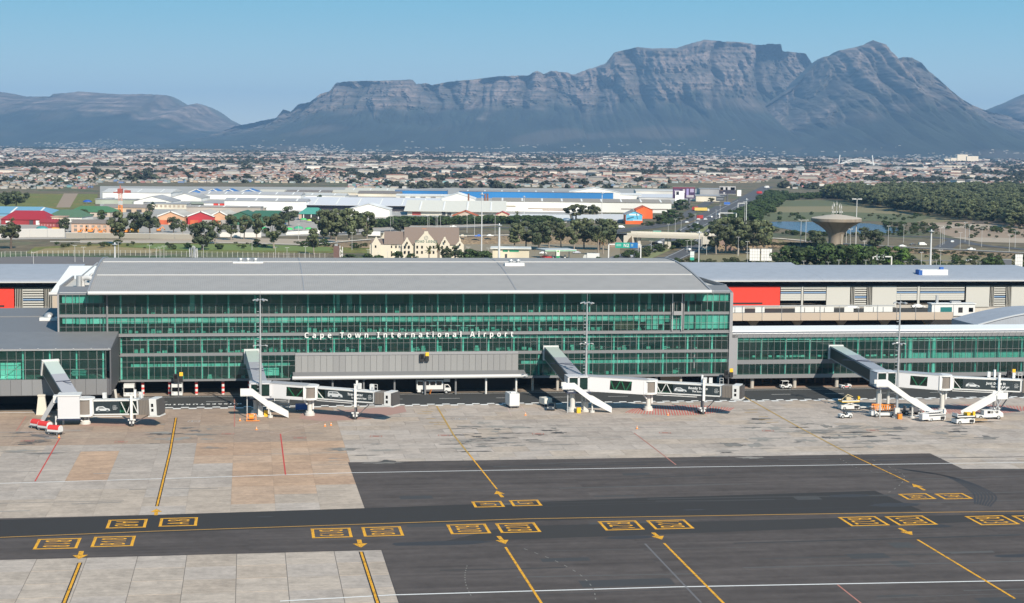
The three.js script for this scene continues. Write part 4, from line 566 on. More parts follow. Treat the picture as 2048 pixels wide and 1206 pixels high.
// elevated road and its columns
{
  const t = thing('elevated_road', 'concrete elevated drop-off road behind the right concourse', 'viaduct', TL(62, 0, -70), YAW), n = 15, w = 6.05, g = new THREE.BoxGeometry(w - 0.14, 2.3, 0.5);
  for (let i = 0; i < n; i++) { const p = shadowed(new THREE.Mesh(g, pick([C.tan, mat([0.42, 0.35, 0.285], 0.9), mat([0.46, 0.39, 0.32], 0.9)]))); p.name = 'parapet_panel'; p.position.set(3 + i * w, 11.3, 0.1); t.add(p); part('lamp_bracket', new MB().cyl(V3(6 + i * w, 10.4, 0.45), V3(6 + i * w, 14.6, 0.35), 0.07), C.steel, t); }
  part('deck', new MB().bb(-8, 10.2, -29, 96, 10.9, -0.2), C.conc, t); part('road_surface', new MB().bb(-8, 10.9, -28, 96, 10.96, -1), M.road, t);
  part('rail', new MB().bb(-8, 14.35, -0.05, 72, 14.7, 0.15), C.steel, t); const wp = new MB(); for (let x = -6; x < 70; x += 3.1) if (rnd() < 0.8) wp.bb(x, 12.6, -0.02, x + 2.9, 14.2, 0.04); wp.build('glazed_screen', mat([0.60, 0.61, 0.60], 0.4), t);
  for (let i = 0; i < 7; i++) { const x = 2 + i * 14, b = new MB(); b.box(x, 4.4, -8, 1.4, 8.8, 1.4).prism([[x - 0.7, 8], [x - 2.6, 10.2], [x + 2.6, 10.2], [x + 0.7, 8]], -8.8, 1.6); b.build('pier', C.conc, t); }
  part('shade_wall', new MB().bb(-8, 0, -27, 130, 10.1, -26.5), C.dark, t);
  part('ramp', new MB().bb(82, 9.4, -6, 140, 11.6, -5.4), C.tan, t); part('ramp_rail', new MB().bb(86, 11.6, -5.8, 140, 13, -5.6), mat([0.5, 0.46, 0.4], 0.8), t);
}
// white check booths on the elevated road
{
  const t = thing('security_booth', 'white check booth with green window on the elevated road', 'booth', TL(FX(1907, 615, -73), 10.96, -73), YAW);
  part('wall', new MB().bb(-7, 0, -3, 7, 3.6, 0), C.white, t); part('window', new MB().bb(-4.2, 0.6, 0, -0.5, 2.7, 0.08), mat([0.03, 0.16, 0.16], 0.2), t); part('window', new MB().bb(1.6, 1, 0, 3.0, 2.6, 0.08), C.dark, t); part('window', new MB().bb(5, 1.2, 0, 6.4, 2.5, 0.08), C.glassDark, t); part('roof', new MB().bb(-7.3, 3.6, -3.2, 7.3, 3.85, 0.3), C.white, t); part('roof_unit', new MB().box(-5, 5, -1, 0.7, 2.6, 0.7).box(1, 4.2, -1, 3, 0.7, 1.4), C.steel, t);
}
// parking building with blue-grey curved roof, right; its wall panels one by one
function parkade(name, label, x0, x1, roofs, pieces) {
  const z = -100, t = thing(name, label, 'parking building', TL(x0, 0, z), YAW), W = x1 - x0;
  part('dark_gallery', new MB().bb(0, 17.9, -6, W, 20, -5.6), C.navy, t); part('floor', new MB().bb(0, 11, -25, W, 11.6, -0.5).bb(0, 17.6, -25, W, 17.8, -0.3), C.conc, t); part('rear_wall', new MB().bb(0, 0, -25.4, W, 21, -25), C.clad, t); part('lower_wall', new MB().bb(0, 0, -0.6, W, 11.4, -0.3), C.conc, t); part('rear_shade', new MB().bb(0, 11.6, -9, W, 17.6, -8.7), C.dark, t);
  for (const [a, b, crest] of roofs) { const s = new MB(); const pr = [[2.6, 19.9], [1.6, 20.3], [0, 20.6], [-8, 21.4], [-16, 22.0], [-22, 22.3 + crest * 0.3], [-30, 22.5 + crest]]; s.prism([...pr, [-30, 20], [2.6, 19.6]], a - x0, b - a, 'zy'); const g = s.g[0], p = g.attributes.position, uv = g.attributes.uv; for (let i = 0; i < p.count; i++) uv.setXY(i, p.getX(i), p.getZ(i)); s.build('roof', C.blueGrey, t); }
  part('roof_edge', new MB().bb(0, 19.55, 2.5, W, 19.95, 2.75), C.whiteMetal, t);
  const li = new MB(); for (let x = 4; x < W; x += 7.5) li.box(x, 19, -0.5, 3, 0.12, 0.4); li.build('gallery_beam', C.cladLight, t);
  for (const [k, a, b] of pieces) {
    const xa = a - x0, xb = b - x0;
    if (k === 'red') { part('red_panel', new MB().bb(xa, 11.5, -0.25, xb, 17.9, 0), C.redWall, t); part('panel_slot', new MB().bb(xa, 12.2, 0, xa + 14, 12.7, 0.06), C.dark, t); }
    if (k === 'white') part('wall_panel', new MB().bb(xa, 11.0, -0.25, xb, 17.9, 0), C.offwhite, t);
    if (k === 'tan') part('wall_panel', new MB().bb(xa, 11.0, -0.25, xb, 17.9, 0), C.tan, t);
    if (k === 'mesh') { const s = new MB(); for (let x = xa + 0.2; x < xb; x += 0.5) s.bb(x, 11.2, -0.2, x + 0.22, 17.9, 0); s.build('screen', mat([0.33, 0.32, 0.29], 0.8), t); }
    if (k === 'post') part('post', new MB().bb(xa, 11.0, -0.3, xb, 17.9, 0.15), C.offwhite, t);
    if (k === 'louvre' || k === 'low') { const lo = k === 'low' ? 13.4 : 11.2; for (let y = lo + 0.25, i = 0; y < 17.8; y += 0.72, i++) { const blue = k === 'louvre' ? i === 4 : i === 3, big = k === 'low' && i < 3; part('slat', new MB().box((xa + xb) / 2, y, -0.1, xb - xa - 0.1, big ? 0.68 : 0.44, 0.12), blue ? mat([0.16, 0.26, 0.42], 0.6) : C.offwhite, t); } }
  }
  return t;
}
{
  const q = (px) => FX(px, 592, -100), P = [['red', q(1440), q(1560)], ['low', q(1561), q(1602)], ['post', q(1602.5), q(1606)], ['low', q(1607), q(1652)], ['white', q(1653), q(1700)], ['mesh', q(1701), q(1709)], ['louvre', q(1709), q(1733)], ['mesh', q(1733.5), q(1744)], ['white', q(1745), q(1793)], ['low', q(1793), q(1834)], ['post', q(1834.5), q(1839)], ['low', q(1840), q(1929)], ['white', q(1932), q(1979)], ['mesh', q(1980), q(1987)], ['louvre', q(1987), q(2011)], ['mesh', q(2011.5), q(2022)], ['white', q(2023), q(2110)]];
  const t = parkade('parking_building', 'long blue grey roofed parking building behind the elevated road, red end panel', q(1380), q(2110), [[q(1380), q(1640), 0.9], [q(1640) + 0.05, q(2110), 0]], P);
  part('roof_unit', new MB().box(q(1878) - q(1380), 21.9, -6, 9.5, 1.8, 3), C.white, t); part('roof_unit', new MB().box(q(1851) - q(1380), 21.8, -6, 1.2, 1.7, 3).box(q(1896) - q(1380), 23.1, -6, 1.2, 0.9, 1), C.blue, t);
  parkade('parking_building', 'blue grey roofed parking building end at the far left behind the concourse', q(-90), q(150), [[q(-90), q(152), 0.3]], [['red', q(-90), q(28)], ['mesh', q(29), q(45)], ['louvre', q(45), q(87)], ['mesh', q(88), q(104)], ['tan', q(105), q(150)]]);
}
{ // curved hall roof and white canopy
  const z = -45, x0 = FX(1943, 655, z), t = thing('hall_roof', 'low curved blue grey hall roof at the right edge behind the concourse', 'roof', TL(x0, 0, z), YAW);
  const pts = []; for (let i = 0; i <= 16; i++) { const a = i / 16; pts.push([a * 44, 11.2 + 4.2 * Math.sin(Math.PI * Math.min(1, a * 0.9 + 0.03))]); } const b = new MB(); b.prism([...pts, [44, 0], [0, 0]], -14, 18); b.build('roof', C.blueGrey, t); const e = new MB(); for (let i = 1; i < pts.length; i++) e.beam(V3(pts[i - 1][0], pts[i - 1][1] + 0.1, 4), V3(pts[i][0], pts[i][1] + 0.1, 4), 0.8, 0.4); e.build('roof_edge', mat([0.45, 0.47, 0.5], 0.5), t);
  const c = thing('white_canopy', 'sloping white canopy roof at the left end of the terminal roof', 'canopy', TL(-104, 0, -30), YAW);
  part('roof_sheet', new MB().prism([[3, 22.4], [3, 22.8], [-46, 26.2], [-46, 25.8]], -6, 16, 'zy'), mat([0.84, 0.83, 0.78], 0.55), c); part('roof_edge', new MB().cyl(V3(-6.2, 22.6, 3), V3(10.2, 22.6, 3), 0.5, 0.5, 12), C.whiteMetal, c); for (let i = 0; i < 3; i++) part('post', new MB().cyl(V3(-4, 0, -10 - i * 15), V3(-4, 23 + i, -10 - i * 15), 0.3), C.steel, c);
}
// ---------------------------------------------------------------- boarding bridges
MB.prototype.apply = function (m) { for (const g of this.g) g.applyMatrix4(m); return this; };
const TG = (px, py) => { const [x, z] = toL(G(px, py)); return [x - X0, z - Z0]; };   // a ground point in terminal axes
const along = (p, q) => { const x = V3().subVectors(q, p), len = x.length(); x.normalize(); const z = V3().crossVectors(x, V3(0, 1, 0)).normalize(), y = V3().crossVectors(z, x); const m = new THREE.Matrix4().makeBasis(x, y, z); m.setPosition(p); return [m, len]; };
const bridgeGlass = new THREE.MeshPhysicalMaterial({ color: new THREE.Color().setRGB(0.30, 0.62, 0.52), transmission: 1, thickness: 0, roughness: 0, ior: 1.5 });
const adDark = mat([0.022, 0.032, 0.036], 0.45), adPale = mat([0.55, 0.57, 0.58], 0.6), adMid = mat([0.10, 0.12, 0.13], 0.5);
const W = { skin: mat([0.54, 0.54, 0.555], 0.5), white: mat([0.62, 0.62, 0.61], 0.5), roof: mat([0.33, 0.34, 0.36], 0.55), bellow: mat([0.19, 0.165, 0.145], 0.85), concrete: mat([0.55, 0.54, 0.51], 0.8) };
const carSide = (type) => type === 'van' ? [[0, 0.25], [0.02, 0.9], [0.18, 1.35], [2.2, 1.38], [2.75, 0.95], [3.25, 0.78], [3.4, 0.3]] : type === 'suv' ? [[0, 0.3], [0.05, 0.85], [0.5, 1.25], [1.7, 1.3], [2.3, 0.9], [3.1, 0.75], [3.3, 0.3]] : [[0, 0.3], [0.1, 0.75], [0.7, 1.12], [1.7, 1.15], [2.35, 0.78], [3.1, 0.62], [3.3, 0.28]];
function carPrint(type, s, x, y, z, m4, parent) {
  const T4 = new THREE.Matrix4().makeTranslation(x, y, z).multiply(new THREE.Matrix4().makeScale(s, s, 1)), m = m4.clone().multiply(T4);
  part('car_print', new MB().prism(carSide(type), 0, 0.02).apply(m), adPale, parent);
  const w = new MB(); if (type === 'van') w.prism([[0.3, 0.95], [0.32, 1.22], [1.05, 1.24], [1.05, 0.95]], 0.02, 0.01).prism([[1.15, 0.95], [1.15, 1.24], [2.1, 1.24], [2.5, 0.95]], 0.02, 0.01); else w.prism([[0.55, 0.8], [0.8, 1.08], [1.6, 1.1], [2.1, 0.8]], 0.02, 0.01);
  for (const cx of [0.7, 2.65]) { const c = new THREE.CylinderGeometry(0.3, 0.3, 0.012, 12); c.rotateX(Math.PI / 2); c.translate(cx, 0.3, 0.026); w.add(c); } w.apply(m); part('car_print_detail', w, adMid, parent);
}
function logoPrint(s, x, y, z, m4, parent) {
  const m = m4.clone().multiply(new THREE.Matrix4().makeTranslation(x, y, z)), b = new MB(); const ring = new THREE.TorusGeometry(0.4 * s, 0.045 * s, 4, 20); ring.scale(1, 0.55, 0.3); b.add(ring); b.beam(V3(-0.16 * s, -0.17 * s, 0), V3(-0.04 * s, 0.17 * s, 0), 0.09 * s, 0.02).beam(V3(0.06 * s, -0.17 * s, 0), V3(0.18 * s, 0.17 * s, 0), 0.09 * s, 0.02).beam(V3(-0.1 * s, 0, 0), V3(0.12 * s, 0.02 * s, 0), 0.07 * s, 0.02);
  const t = textGeo('HYUNDAI', 0.2 * s, 0.02, fonts.bold); t.translate(-0.52 * s, -0.52 * s, 0); b.add(t); for (let k = 0; k < 2; k++) b.box(0, (-0.68 - 0.13 * k) * s, 0, 0.9 * s, 0.05 * s, 0.02); b.apply(m); part('logo', b, adPale, parent);
}
function textPrint(str, size, x, y, z, m4, parent) { const g = textGeo(str, size, 0.02, fonts.bold); g.translate(x, y, z); g.applyMatrix4(m4); const m = new THREE.Mesh(g, mat([0.75, 0.76, 0.76], 0.6)); m.name = 'lettering'; parent.add(m); }
function bridge(o) {
  const t = thing('boarding_bridge', o.label, 'boarding bridge', TP, YAW);
  const [ax, az] = o.A, top = o.top, bot = o.bot, hh = top - bot;
  // tunnel from the building, falling to the head box
  const p = V3(o.fx, o.fTop - 1.75, o.fz), q = V3(ax, top - 1.75, az - 1.6), [m1, l1] = along(p, q), w = o.tw ?? 3.4;
  part('access_tunnel', new MB().box(l1 / 2, -0.05, 0, l1, 3.2, w).apply(m1), o.tunnelMat ?? W.roof, t);
  part('tunnel_roof', new MB().box(l1 * 0.20, 1.62, 0, l1 * 0.4, 0.1, w + 0.1).apply(m1), mat([0.40, 0.47, 0.44], 0.4), t);
  part('tunnel_roof', new MB().box(l1 * 0.7, 1.62, 0, l1 * 0.6, 0.1, w + 0.1).apply(m1), mat([0.30, 0.31, 0.34], 0.55), t);
  for (const s of [-1, 1]) { const sp = part('side_panel', new MB().box(l1 * 0.5, -0.05, s * (w / 2 + 0.05), l1 * 0.94, 2.5, 0.08).apply(m1), s < 0 || o.bothDark ? adDark : W.skin, t); if (o.sideText && s > 0) { const mm = m1.clone(); textPrint(o.sideText, 0.8, l1 * 0.3, -0.4, w / 2 + 0.1, mm, sp); } }
  part('tunnel_portal', new MB().box(0.2, 0, 0, 0.7, 3.7, w + 0.7).apply(m1), W.white, t);
  part('roof_rib', new MB().box(l1 * 0.62, 1.72, 0, 0.15, 0.16, w).apply(m1).add(prep(new THREE.BoxGeometry(0.14, 0.12, l1 * 0.3)).rotateY(0.9).translate((p.x + q.x * 2) / 3, (p.y + q.y * 2) / 3 + 1.75, (p.z + q.z * 2) / 3)), C.navy, t);
  // head box
  const hw = o.headW ?? 4.8;
  if (o.solidHead) { part('head_box', new MB().box(ax, (top + bot) / 2, az, hw, hh, 4.4), W.skin, t); part('head_frame', new MB().box(ax, top + 0.08, az, hw + 0.3, 0.25, 4.7).box(ax, bot - 0.1, az, hw + 0.3, 0.3, 4.7), W.white, t); }
  else {
    part('head_box', new MB().box(ax, top - 0.1, az, hw, 0.25, 4.4).box(ax, bot + 0.2, az, hw, 0.6, 4.4).box(ax - hw / 2 + 0.2, (top + bot) / 2, az, 0.4, hh, 4.4).box(ax + hw / 2 - 0.25, (top + bot) / 2, az, 0.5, hh, 4.4).box(ax, (top + bot) / 2, az - 2.1, hw, hh, 0.2), W.skin, t);
    for (const s of [-1, 1]) { const pn = part('window', new MB().box(ax + s * (hw / 4 - 0.1), (top + bot) / 2 + 0.15, az + 2.1, hw / 2 - 0.5, hh - 1.1, 0.06), new THREE.MeshPhysicalMaterial({ color: 0x0c2a26, roughness: 0.05 }), t); }
    part('window_post', new MB().box(ax, (top + bot) / 2, az + 2.05, 0.5, hh, 0.3), W.skin, t);
  }
  part('head_floor', new MB().box(ax, bot - 0.15, az, hw + 0.5, 0.35, 4.8), C.navy, t);
  // link tunnel A to B
  const [bx, bz] = o.B, pa = V3(ax + hw / 2 - 0.1, (top + bot) / 2, az), pb = V3(bx, (o.topB + o.botB) / 2, bz), [m2, l2] = along(pa, pb);
  if (l2 > 3.5) {
    const h2 = hh - 0.15;
    const wins = o.wins;   // [from, to, number of braces]
    const body = new MB(); body.box(l2 / 2, h2 / 2 - 0.06, 0, l2, 0.2, 3.4).box(l2 / 2, -h2 / 2 + 0.1, 0, l2, 0.3, 3.4).box(l2 / 2, 0, -1.65, l2, h2, 0.12); let x = 0; for (const [a, b] of [...wins, [l2, l2]]) { if (a > x) body.box((x + a) / 2, 0, 1.65, a - x, h2 - 0.3, 0.12); x = b; }
    for (const [a, b] of wins) body.box((a + b) / 2, h2 / 2 - 0.33, 1.65, b - a, 0.4, 0.12).box((a + b) / 2, -h2 / 2 + 0.4, 1.65, b - a, 0.5, 0.12);
    part('link_tunnel', body.apply(m2), W.skin, t); part('link_roof', new MB().box(l2 / 2, h2 / 2 + 0.06, 0, l2, 0.12, 3.6).apply(m2), W.roof, t);
    for (const [a, b, n] of wins) { part('window', new MB().box((a + b) / 2, 0.05, 1.62, b - a, h2 - 0.9, 0.03).apply(m2), bridgeGlass, t); part('window_backing', new MB().box((a + b) / 2, 0.05, -1.5, b - a, h2 - 0.7, 0.05).apply(m2), mat([0.05, 0.10, 0.09], 0.6), t); for (let i = 0; i < n; i++) { const s = (b - a) / n, c = a + s * (i + 0.5); for (const k of [-1, 1]) part('brace', new MB().beam(V3(c + k * s * 0.44, h2 * 0.33, 1.5), V3(c + k * s * 0.06, -h2 * 0.3, 1.5), 0.16, 0.22).apply(m2), mat([0.55, 0.75, 0.68], 0.5), t); } }
  }
  // rotunda at B with bellows
  const tB = o.topB, bB = o.botB, rp = [bx + 0.4, bz];
  part('rotunda', new MB().cyl(V3(rp[0], bB - 0.1, rp[1]), V3(rp[0], bB + 0.35, rp[1]), 2.2, 2.2, 20).cyl(V3(rp[0], tB - 0.2, rp[1]), V3(rp[0], tB + 0.15, rp[1]), 2.15, 2.15, 20).box(rp[0] - 1.3, (tB + bB) / 2, rp[1] + 1.55, 0.5, tB - bB, 0.5).box(rp[0] + 1.4, (tB + bB) / 2, rp[1] + 1.5, 0.6, tB - bB, 0.5), W.white, t);
  part('bellows', new MB().cyl(V3(rp[0], bB + 0.35, rp[1]), V3(rp[0], tB - 0.2, rp[1]), 1.85, 1.85, 20), W.bellow, t);
  const col = (x, z, y1, r, name, gauge) => { part(name, new MB().cyl(V3(x, 0, z), V3(x, y1, z), r, r, 16).cyl(V3(x, 0, z), V3(x, 0.55, z), r * 2.1, r * 2.1, 18).cyl(V3(x, 0.55, z), V3(x, 1.05, z), r * 1.75, r * 1.6, 18), W.concrete, t); };
  col(rp[0], rp[1], bB, 0.55, 'support_column'); part('cable_box', new MB().box(rp[0] + 0.75, bB - 1.3, rp[1] + 0.3, 0.35, 2.2, 0.5).cyl(V3(rp[0] - 1.4, bB - 0.2, rp[1] + 0.8), V3(rp[0] - 0.6, bB - 1.2, rp[1] + 0.8), 0.22), W.white, t);
  if (!o.solidHead) { col(ax - 1.0, az, bot, 0.62, 'support_column'); col(ax + 1.6, az - 0.8, bot, 0.35, 'support_column'); } else part('support_leg', new MB().cyl(V3(ax - 2.8, 0, az + 1.5), V3(ax - 2.8, bot + 0.5, az + 1.5), 0.2), W.white, t);
  // telescopic tunnel B to C
  const [cx, cz] = o.C, p3 = V3(rp[0] + 1.7, (tB + bB) / 2 - 0.1, rp[1] + 0.1), q3 = V3(cx, (o.topC + o.botC) / 2, cz), [m3, l3] = along(p3, q3), h3 = (tB - bB) * 0.86;
  const body = new MB(); body.box(l3 / 2, h3 / 2 - 0.1, 0, l3, 0.22, 3.0).box(l3 / 2, -h3 / 2 + 0.14, 0, l3, 0.28, 3.0).box(l3 / 2, 0, -1.42, l3, h3, 0.1).box(0.4, 0, 1.42, 0.8, h3, 0.16).box(l3 - 0.25, 0, 1.42, 0.5, h3, 0.16); part('telescopic_tunnel', body.apply(m3), W.white, t);
  part('tunnel_rail', new MB().box(l3 * 0.33, -h3 / 2 - 0.35, 1.2, l3 * 0.6, 0.16, 0.2).box(l3 / 2, h3 / 2 + 0.06, 1.3, l3, 0.14, 0.16).apply(m3), W.white, t);
  const [w0, w1, a0, a1] = o.split.map((v) => v * l3);
  part('window', new MB().box((w0 + w1) / 2, 0, 1.38, w1 - w0, h3 - 0.6, 0.03).apply(m3), bridgeGlass, t); part('window_backing', new MB().box((w0 + w1) / 2, 0, -1.3, w1 - w0, h3 - 0.5, 0.04).apply(m3), mat([0.07, 0.13, 0.11], 0.6), t);
  for (let i = 0; i < o.nb; i++) { const s = (w1 - w0) / o.nb; part('brace', new MB().beam(V3(w0 + s * i + 0.15, (i % 2 ? -1 : 1) * h3 * 0.38, 1.44), V3(w0 + s * (i + 1) - 0.1, (i % 2 ? 1 : -1) * h3 * 0.38, 1.44), 0.17, 0.14).apply(m3), W.white, t); }
  const ad = part('advertising_panel', new MB().box((a0 + a1) / 2, 0, 1.45, a1 - a0, h3 - 0.62, 0.08).apply(m3), adDark, t);
  carPrint(o.car, o.carS, a0 + (a1 - a0) * o.carAt, -h3 * 0.30, 1.5, m3, ad); if (o.text) { textPrint(o.text[0], 0.56, a0 + (a1 - a0) * o.textAt, 0.12, 1.5, m3, ad); textPrint(o.text[1], 0.40, a0 + (a1 - a0) * (o.textAt + 0.08), -0.55, 1.5, m3, ad); } logoPrint(0.92, a1 - 1.15, 0.32, 1.5, m3, ad); part('print_line', new MB().box(a1 - 2.0, 0, 1.5, 0.03, h3 * 0.5, 0.02).apply(m3), adMid, ad);
  // cab with bellows and hood
  const cl = 4.6, [m4] = [m3.clone().multiply(new THREE.Matrix4().makeTranslation(l3, 0, 0))];
  part('cab_bellows', new MB().box(1.25, 0, 0.1, 2.5, h3 + 0.05, 3.3).apply(m4), W.bellow, t); const bl = new MB(); for (let i = 0; i < 7; i++) bl.box(0.2 + i * 0.36, 0, 1.78, 0.1, h3, 0.06); part('bellows_fold', bl.apply(m4), mat([0.13, 0.115, 0.10], 0.85), t);
  part('cab', new MB().box(3.3, 0, 0.1, 1.6, h3 + 0.5, 3.7).apply(m4), W.white, t); part('cab_window', new MB().box(3.2, 0.45, 1.98, 0.5, 0.7, 0.04).box(3.2, -0.6, 1.98, 0.5, 0.6, 0.04).apply(m4), C.glassDark, t); part('cab_hood', new MB().box(4.35, 0, 0.1, 0.55, h3 + 0.1, 3.4).apply(m4), mat([0.07, 0.066, 0.066], 0.9), t); part('cab_floor', new MB().box(3.4, -h3 / 2 - 0.35, 0.1, 2.6, 0.25, 3.5).apply(m4), W.white, t);
  // drive column: lift masts, bogie and wheels
  const dp = V3(0, 0, 0).lerpVectors(p3, q3, o.drive), dz = dp.z + 1.9, dzb = dp.z - 1.9;
  part('lift_mast', new MB().box(dp.x, dp.y + 0.1, dz, 0.55, h3 + 2.4, 0.5).box(dp.x + 0.6, dp.y + 0.6, dzb, 0.45, h3 + 2.4, 0.45).cyl(V3(dp.x, dp.y + h3 / 2 + 1.3, dz), V3(dp.x, dp.y + h3 / 2 + 1.55, dz), 0.4), W.white, t);
  part('drive_leg', new MB().box(dp.x, dp.y / 2 - 0.2, dz - 0.3, 0.35, dp.y - 1.0, 0.35).box(dp.x + 0.5, dp.y / 2 - 0.2, dzb + 0.3, 0.35, dp.y - 1, 0.35), C.cladDark, t); part('drive_bogie', new MB().box(dp.x, 0.95, dp.z, 1.0, 0.5, 3.4).box(dp.x, 1.5, dp.z + 1.2, 1.6, 0.3, 0.5), W.white, t);
  for (const s of [-1, 1]) { const wh = new THREE.CylinderGeometry(0.55, 0.55, 0.5, 14); wh.rotateX(Math.PI / 2); wh.translate(dp.x, 0.55, dp.z + s * 1.3); part('wheel', new MB().add(wh), C.rubber, t); }
  part('service_stair', new MB().beam(V3(dp.x + 0.6, 0.8, dp.z + 1), V3(dp.x + 3.8, dp.y - h3 / 2, dp.z + 1.2), 0.5, 0.12), C.cladDark, t);
  for (const f of o.roofUnits ?? [0.62, 0.86, 0.93]) part('roof_unit', new MB().box(l3 * f, h3 / 2 + 0.75, -0.8, 0.7, 1.3, 0.7).apply(m3), W.white, t); part('roof_ladder', new MB().box(l3 * 0.95, h3 / 2 + 0.9, 0.4, 0.08, 1.5, 0.08).box(l3 * 0.95 + 0.8, h3 / 2 + 0.9, 0.4, 0.08, 1.5, 0.08).box(l3 * 0.95 + 0.4, h3 / 2 + 1.6, 0.4, 0.9, 0.08, 0.08).box(l3 * 0.95 + 0.4, h3 / 2 + 1.0, 0.4, 0.9, 0.08, 0.08).apply(m3), W.white, t);
  // white stair down to the apron
  if (o.stair) {
    const [s0, s1] = o.stair.map((s) => V3(...s)), mid = V3().lerpVectors(s0, s1, 0.55), n1 = V3(s0.x + 2.2, s0.y, s0.z);
    const st = new MB(); for (const k of [-0.65, 0.65]) { const oz = V3(0, 0, k); st.beam(s0.clone().add(oz), n1.clone().add(oz), 0.08, 1.5); st.prism([[n1.x, n1.y - 0.75], [n1.x, n1.y + 0.75], [s1.x, s1.y + 1.3], [s1.x, s1.y - 0.1]], n1.z + k - 0.04, 0.08); } part('stair_side', st, W.white, t);
    const tread = new THREE.BoxGeometry(0.34, 0.05, 1.25), n = 22; const ts = new MB(); for (let i = 0; i < n; i++) { const g = tread.clone(), u = (i + 0.5) / n; g.translate(n1.x + (s1.x - n1.x) * u, n1.y - 0.6 + (s1.y - n1.y + 0.75) * u, n1.z); ts.add(g); } ts.build('stair_tread', C.steel, t).userData.kind = 'stuff';
    part('stair_platform', new MB().box((s0.x + n1.x) / 2, s0.y - 0.75, s0.z, 2.4, 0.12, 1.5), W.white, t); part('stair_post', new MB().cyl(V3(mid.x, 0, mid.z), V3(mid.x, mid.y - 0.4, mid.z), 0.2).cyl(V3(mid.x, 0, mid.z), V3(mid.x, 0.35, mid.z), 0.6), W.concrete, t);
  }
  return t;
}
const atH = (px, py, x, z) => hAt(TL(x, 0, z), py);
{
  const mk = (label, A, B, Cp, o) => { const a = TG(...A), b = TG(...B), c = TG(...Cp); return bridge({ label, A: a, B: b, C: c, top: atH(0, o.y[0], ...a), bot: atH(0, o.y[1], ...a), topB: atH(0, o.y[2], ...b), botB: atH(0, o.y[3], ...b), topC: atH(0, o.y[4], ...c), botC: atH(0, o.y[5], ...c), ...o }); };
  const hgt = (o) => o;
  mk('white boarding bridge with car advert and solid grey head box, at the left wing', [140, 849], [167, 848], [284, 852], { y: [789, 834, 796, 830, 800, 825], fx: FX(100, 765, 24) , fz: 24.5, fTop: 12.4, headW: 4.6, solidHead: true, tw: 3.2, bothDark: true, wins: [], split: [0.62, 0.97, 0.06, 0.60], nb: 3, car: 'suv', carS: 1.0, carAt: 0.1, drive: 0.80, roofUnits: [0.22, 0.97] });
  mk('white boarding bridge with van advert in front of the terminal, stair at its left end', [521, 829], [616, 831], [756, 841], { y: [764, 794, 771, 797, 780, 808], fx: FX(503, 715, 0.2), fz: 0.2, fTop: 11.3, headW: 5.0, tw: 3.0, wins: [[4.0, 8.2, 1]], split: [0.02, 0.16, 0.18, 0.99], nb: 1, car: 'van', carS: 1.12, carAt: 0.06, text: ['Travelator', 'Transport Van'], textAt: 0.46, drive: 0.62, roofUnits: [0.67, 0.87], stair: null });
  mk('white boarding bridge with double window link in front of the right half of the terminal', [1153, 823], [1293, 821], [1446, 830], { y: [751, 781, 760, 786, 767, 795], fx: FX(1101, 700, 0.2), fz: 0.2, fTop: 11.6, headW: 5.2, tw: 3.2, bothDark: true, wins: [[5.0, 10.2, 2]], split: [0.02, 0.26, 0.28, 0.985], nb: 3, car: 'suv', carS: 0.9, carAt: 0.03, text: ['Ready To Go', 'The Santa'], textAt: 0.32, drive: 0.68, roofUnits: [0.72, 0.8] });
  mk('white boarding bridge with sedan advert in front of the right concourse', [1765, 823], [1880, 825], [2040, 829], { y: [742, 772, 750, 778, 757, 785], fx: FX(1671, 700, 0.2), fz: 0.2, fTop: 11.2, headW: 5.2, tw: 3.2, bothDark: true, wins: [[3.6, 7.6, 1]], split: [0.02, 0.15, 0.17, 0.985], nb: 1, car: 'sedan', carS: 1.0, carAt: 0.05, text: ['Just Drive It', 'The New Accent'], textAt: 0.40, drive: 0.64, roofUnits: [0.55, 0.9] });
}
// white stairs beside three bridges
function bridgeStair(label, top, base, zOff, longer) {
  const [x1, z1] = TG(...base), x0 = FX(top[0], top[1], z1), y0 = FY(top[0], top[1], z1), t = thing('apron_stair', label, 'stair', TL(x0, 0, z1), YAW), dx = x1 - x0, n = 20;
  const sp = Math.min(2.2, dx * 0.2);
  for (const k of [-0.7, 0.7]) { const b = new MB(); b.prism([[-0.6, y0 - 1.5], [-0.6, y0], [sp, y0], [dx * 0.55, y0 * 0.52 + 0.35], [dx * 0.62, y0 * 0.5 + 0.3], [dx, 1.35], [dx, 0.05], [dx * 0.6, y0 * 0.5 - 1.3], [sp, y0 - 1.5]], k - 0.05, 0.1); b.build('stair_side', W.white, t); }
  const g = new THREE.BoxGeometry(0.36, 0.05, 1.3); for (let i = 0; i < n; i++) { const u = (i + 0.5) / n, m = shadowed(new THREE.Mesh(g, C.steel)); m.name = 'tread'; m.position.set(sp + (dx - sp) * u, (y0 - 1.35) * (1 - u) + 0.1, 0); t.add(m); }
  part('platform', new MB().bb(-0.6, y0 - 1.55, -0.75, sp, y0 - 1.4, 0.75), W.white, t); part('support_post', new MB().cyl(V3(dx * 0.6, 0, -0.2), V3(dx * 0.6, y0 * 0.45 - 0.9, -0.2), 0.2).cyl(V3(dx * 0.6, 0, -0.2), V3(dx * 0.6, 0.5, -0.2), 0.6), W.concrete, t); part('support_post', new MB().box(0.9, (y0 - 1.5) / 2, -0.5, 0.22, y0 - 1.5, 0.22), C.steel, t);
}
bridgeStair('white enclosed stair beside the van advert bridge, left light mast in front of it', [486, 778], [577, 835], 0);
bridgeStair('white enclosed stair beside the double window bridge and middle light mast', [1129, 765], [1222, 825], 0);
bridgeStair('long white stair descending beside the sedan advert bridge, right', [1756, 760], [1872, 836], 0);
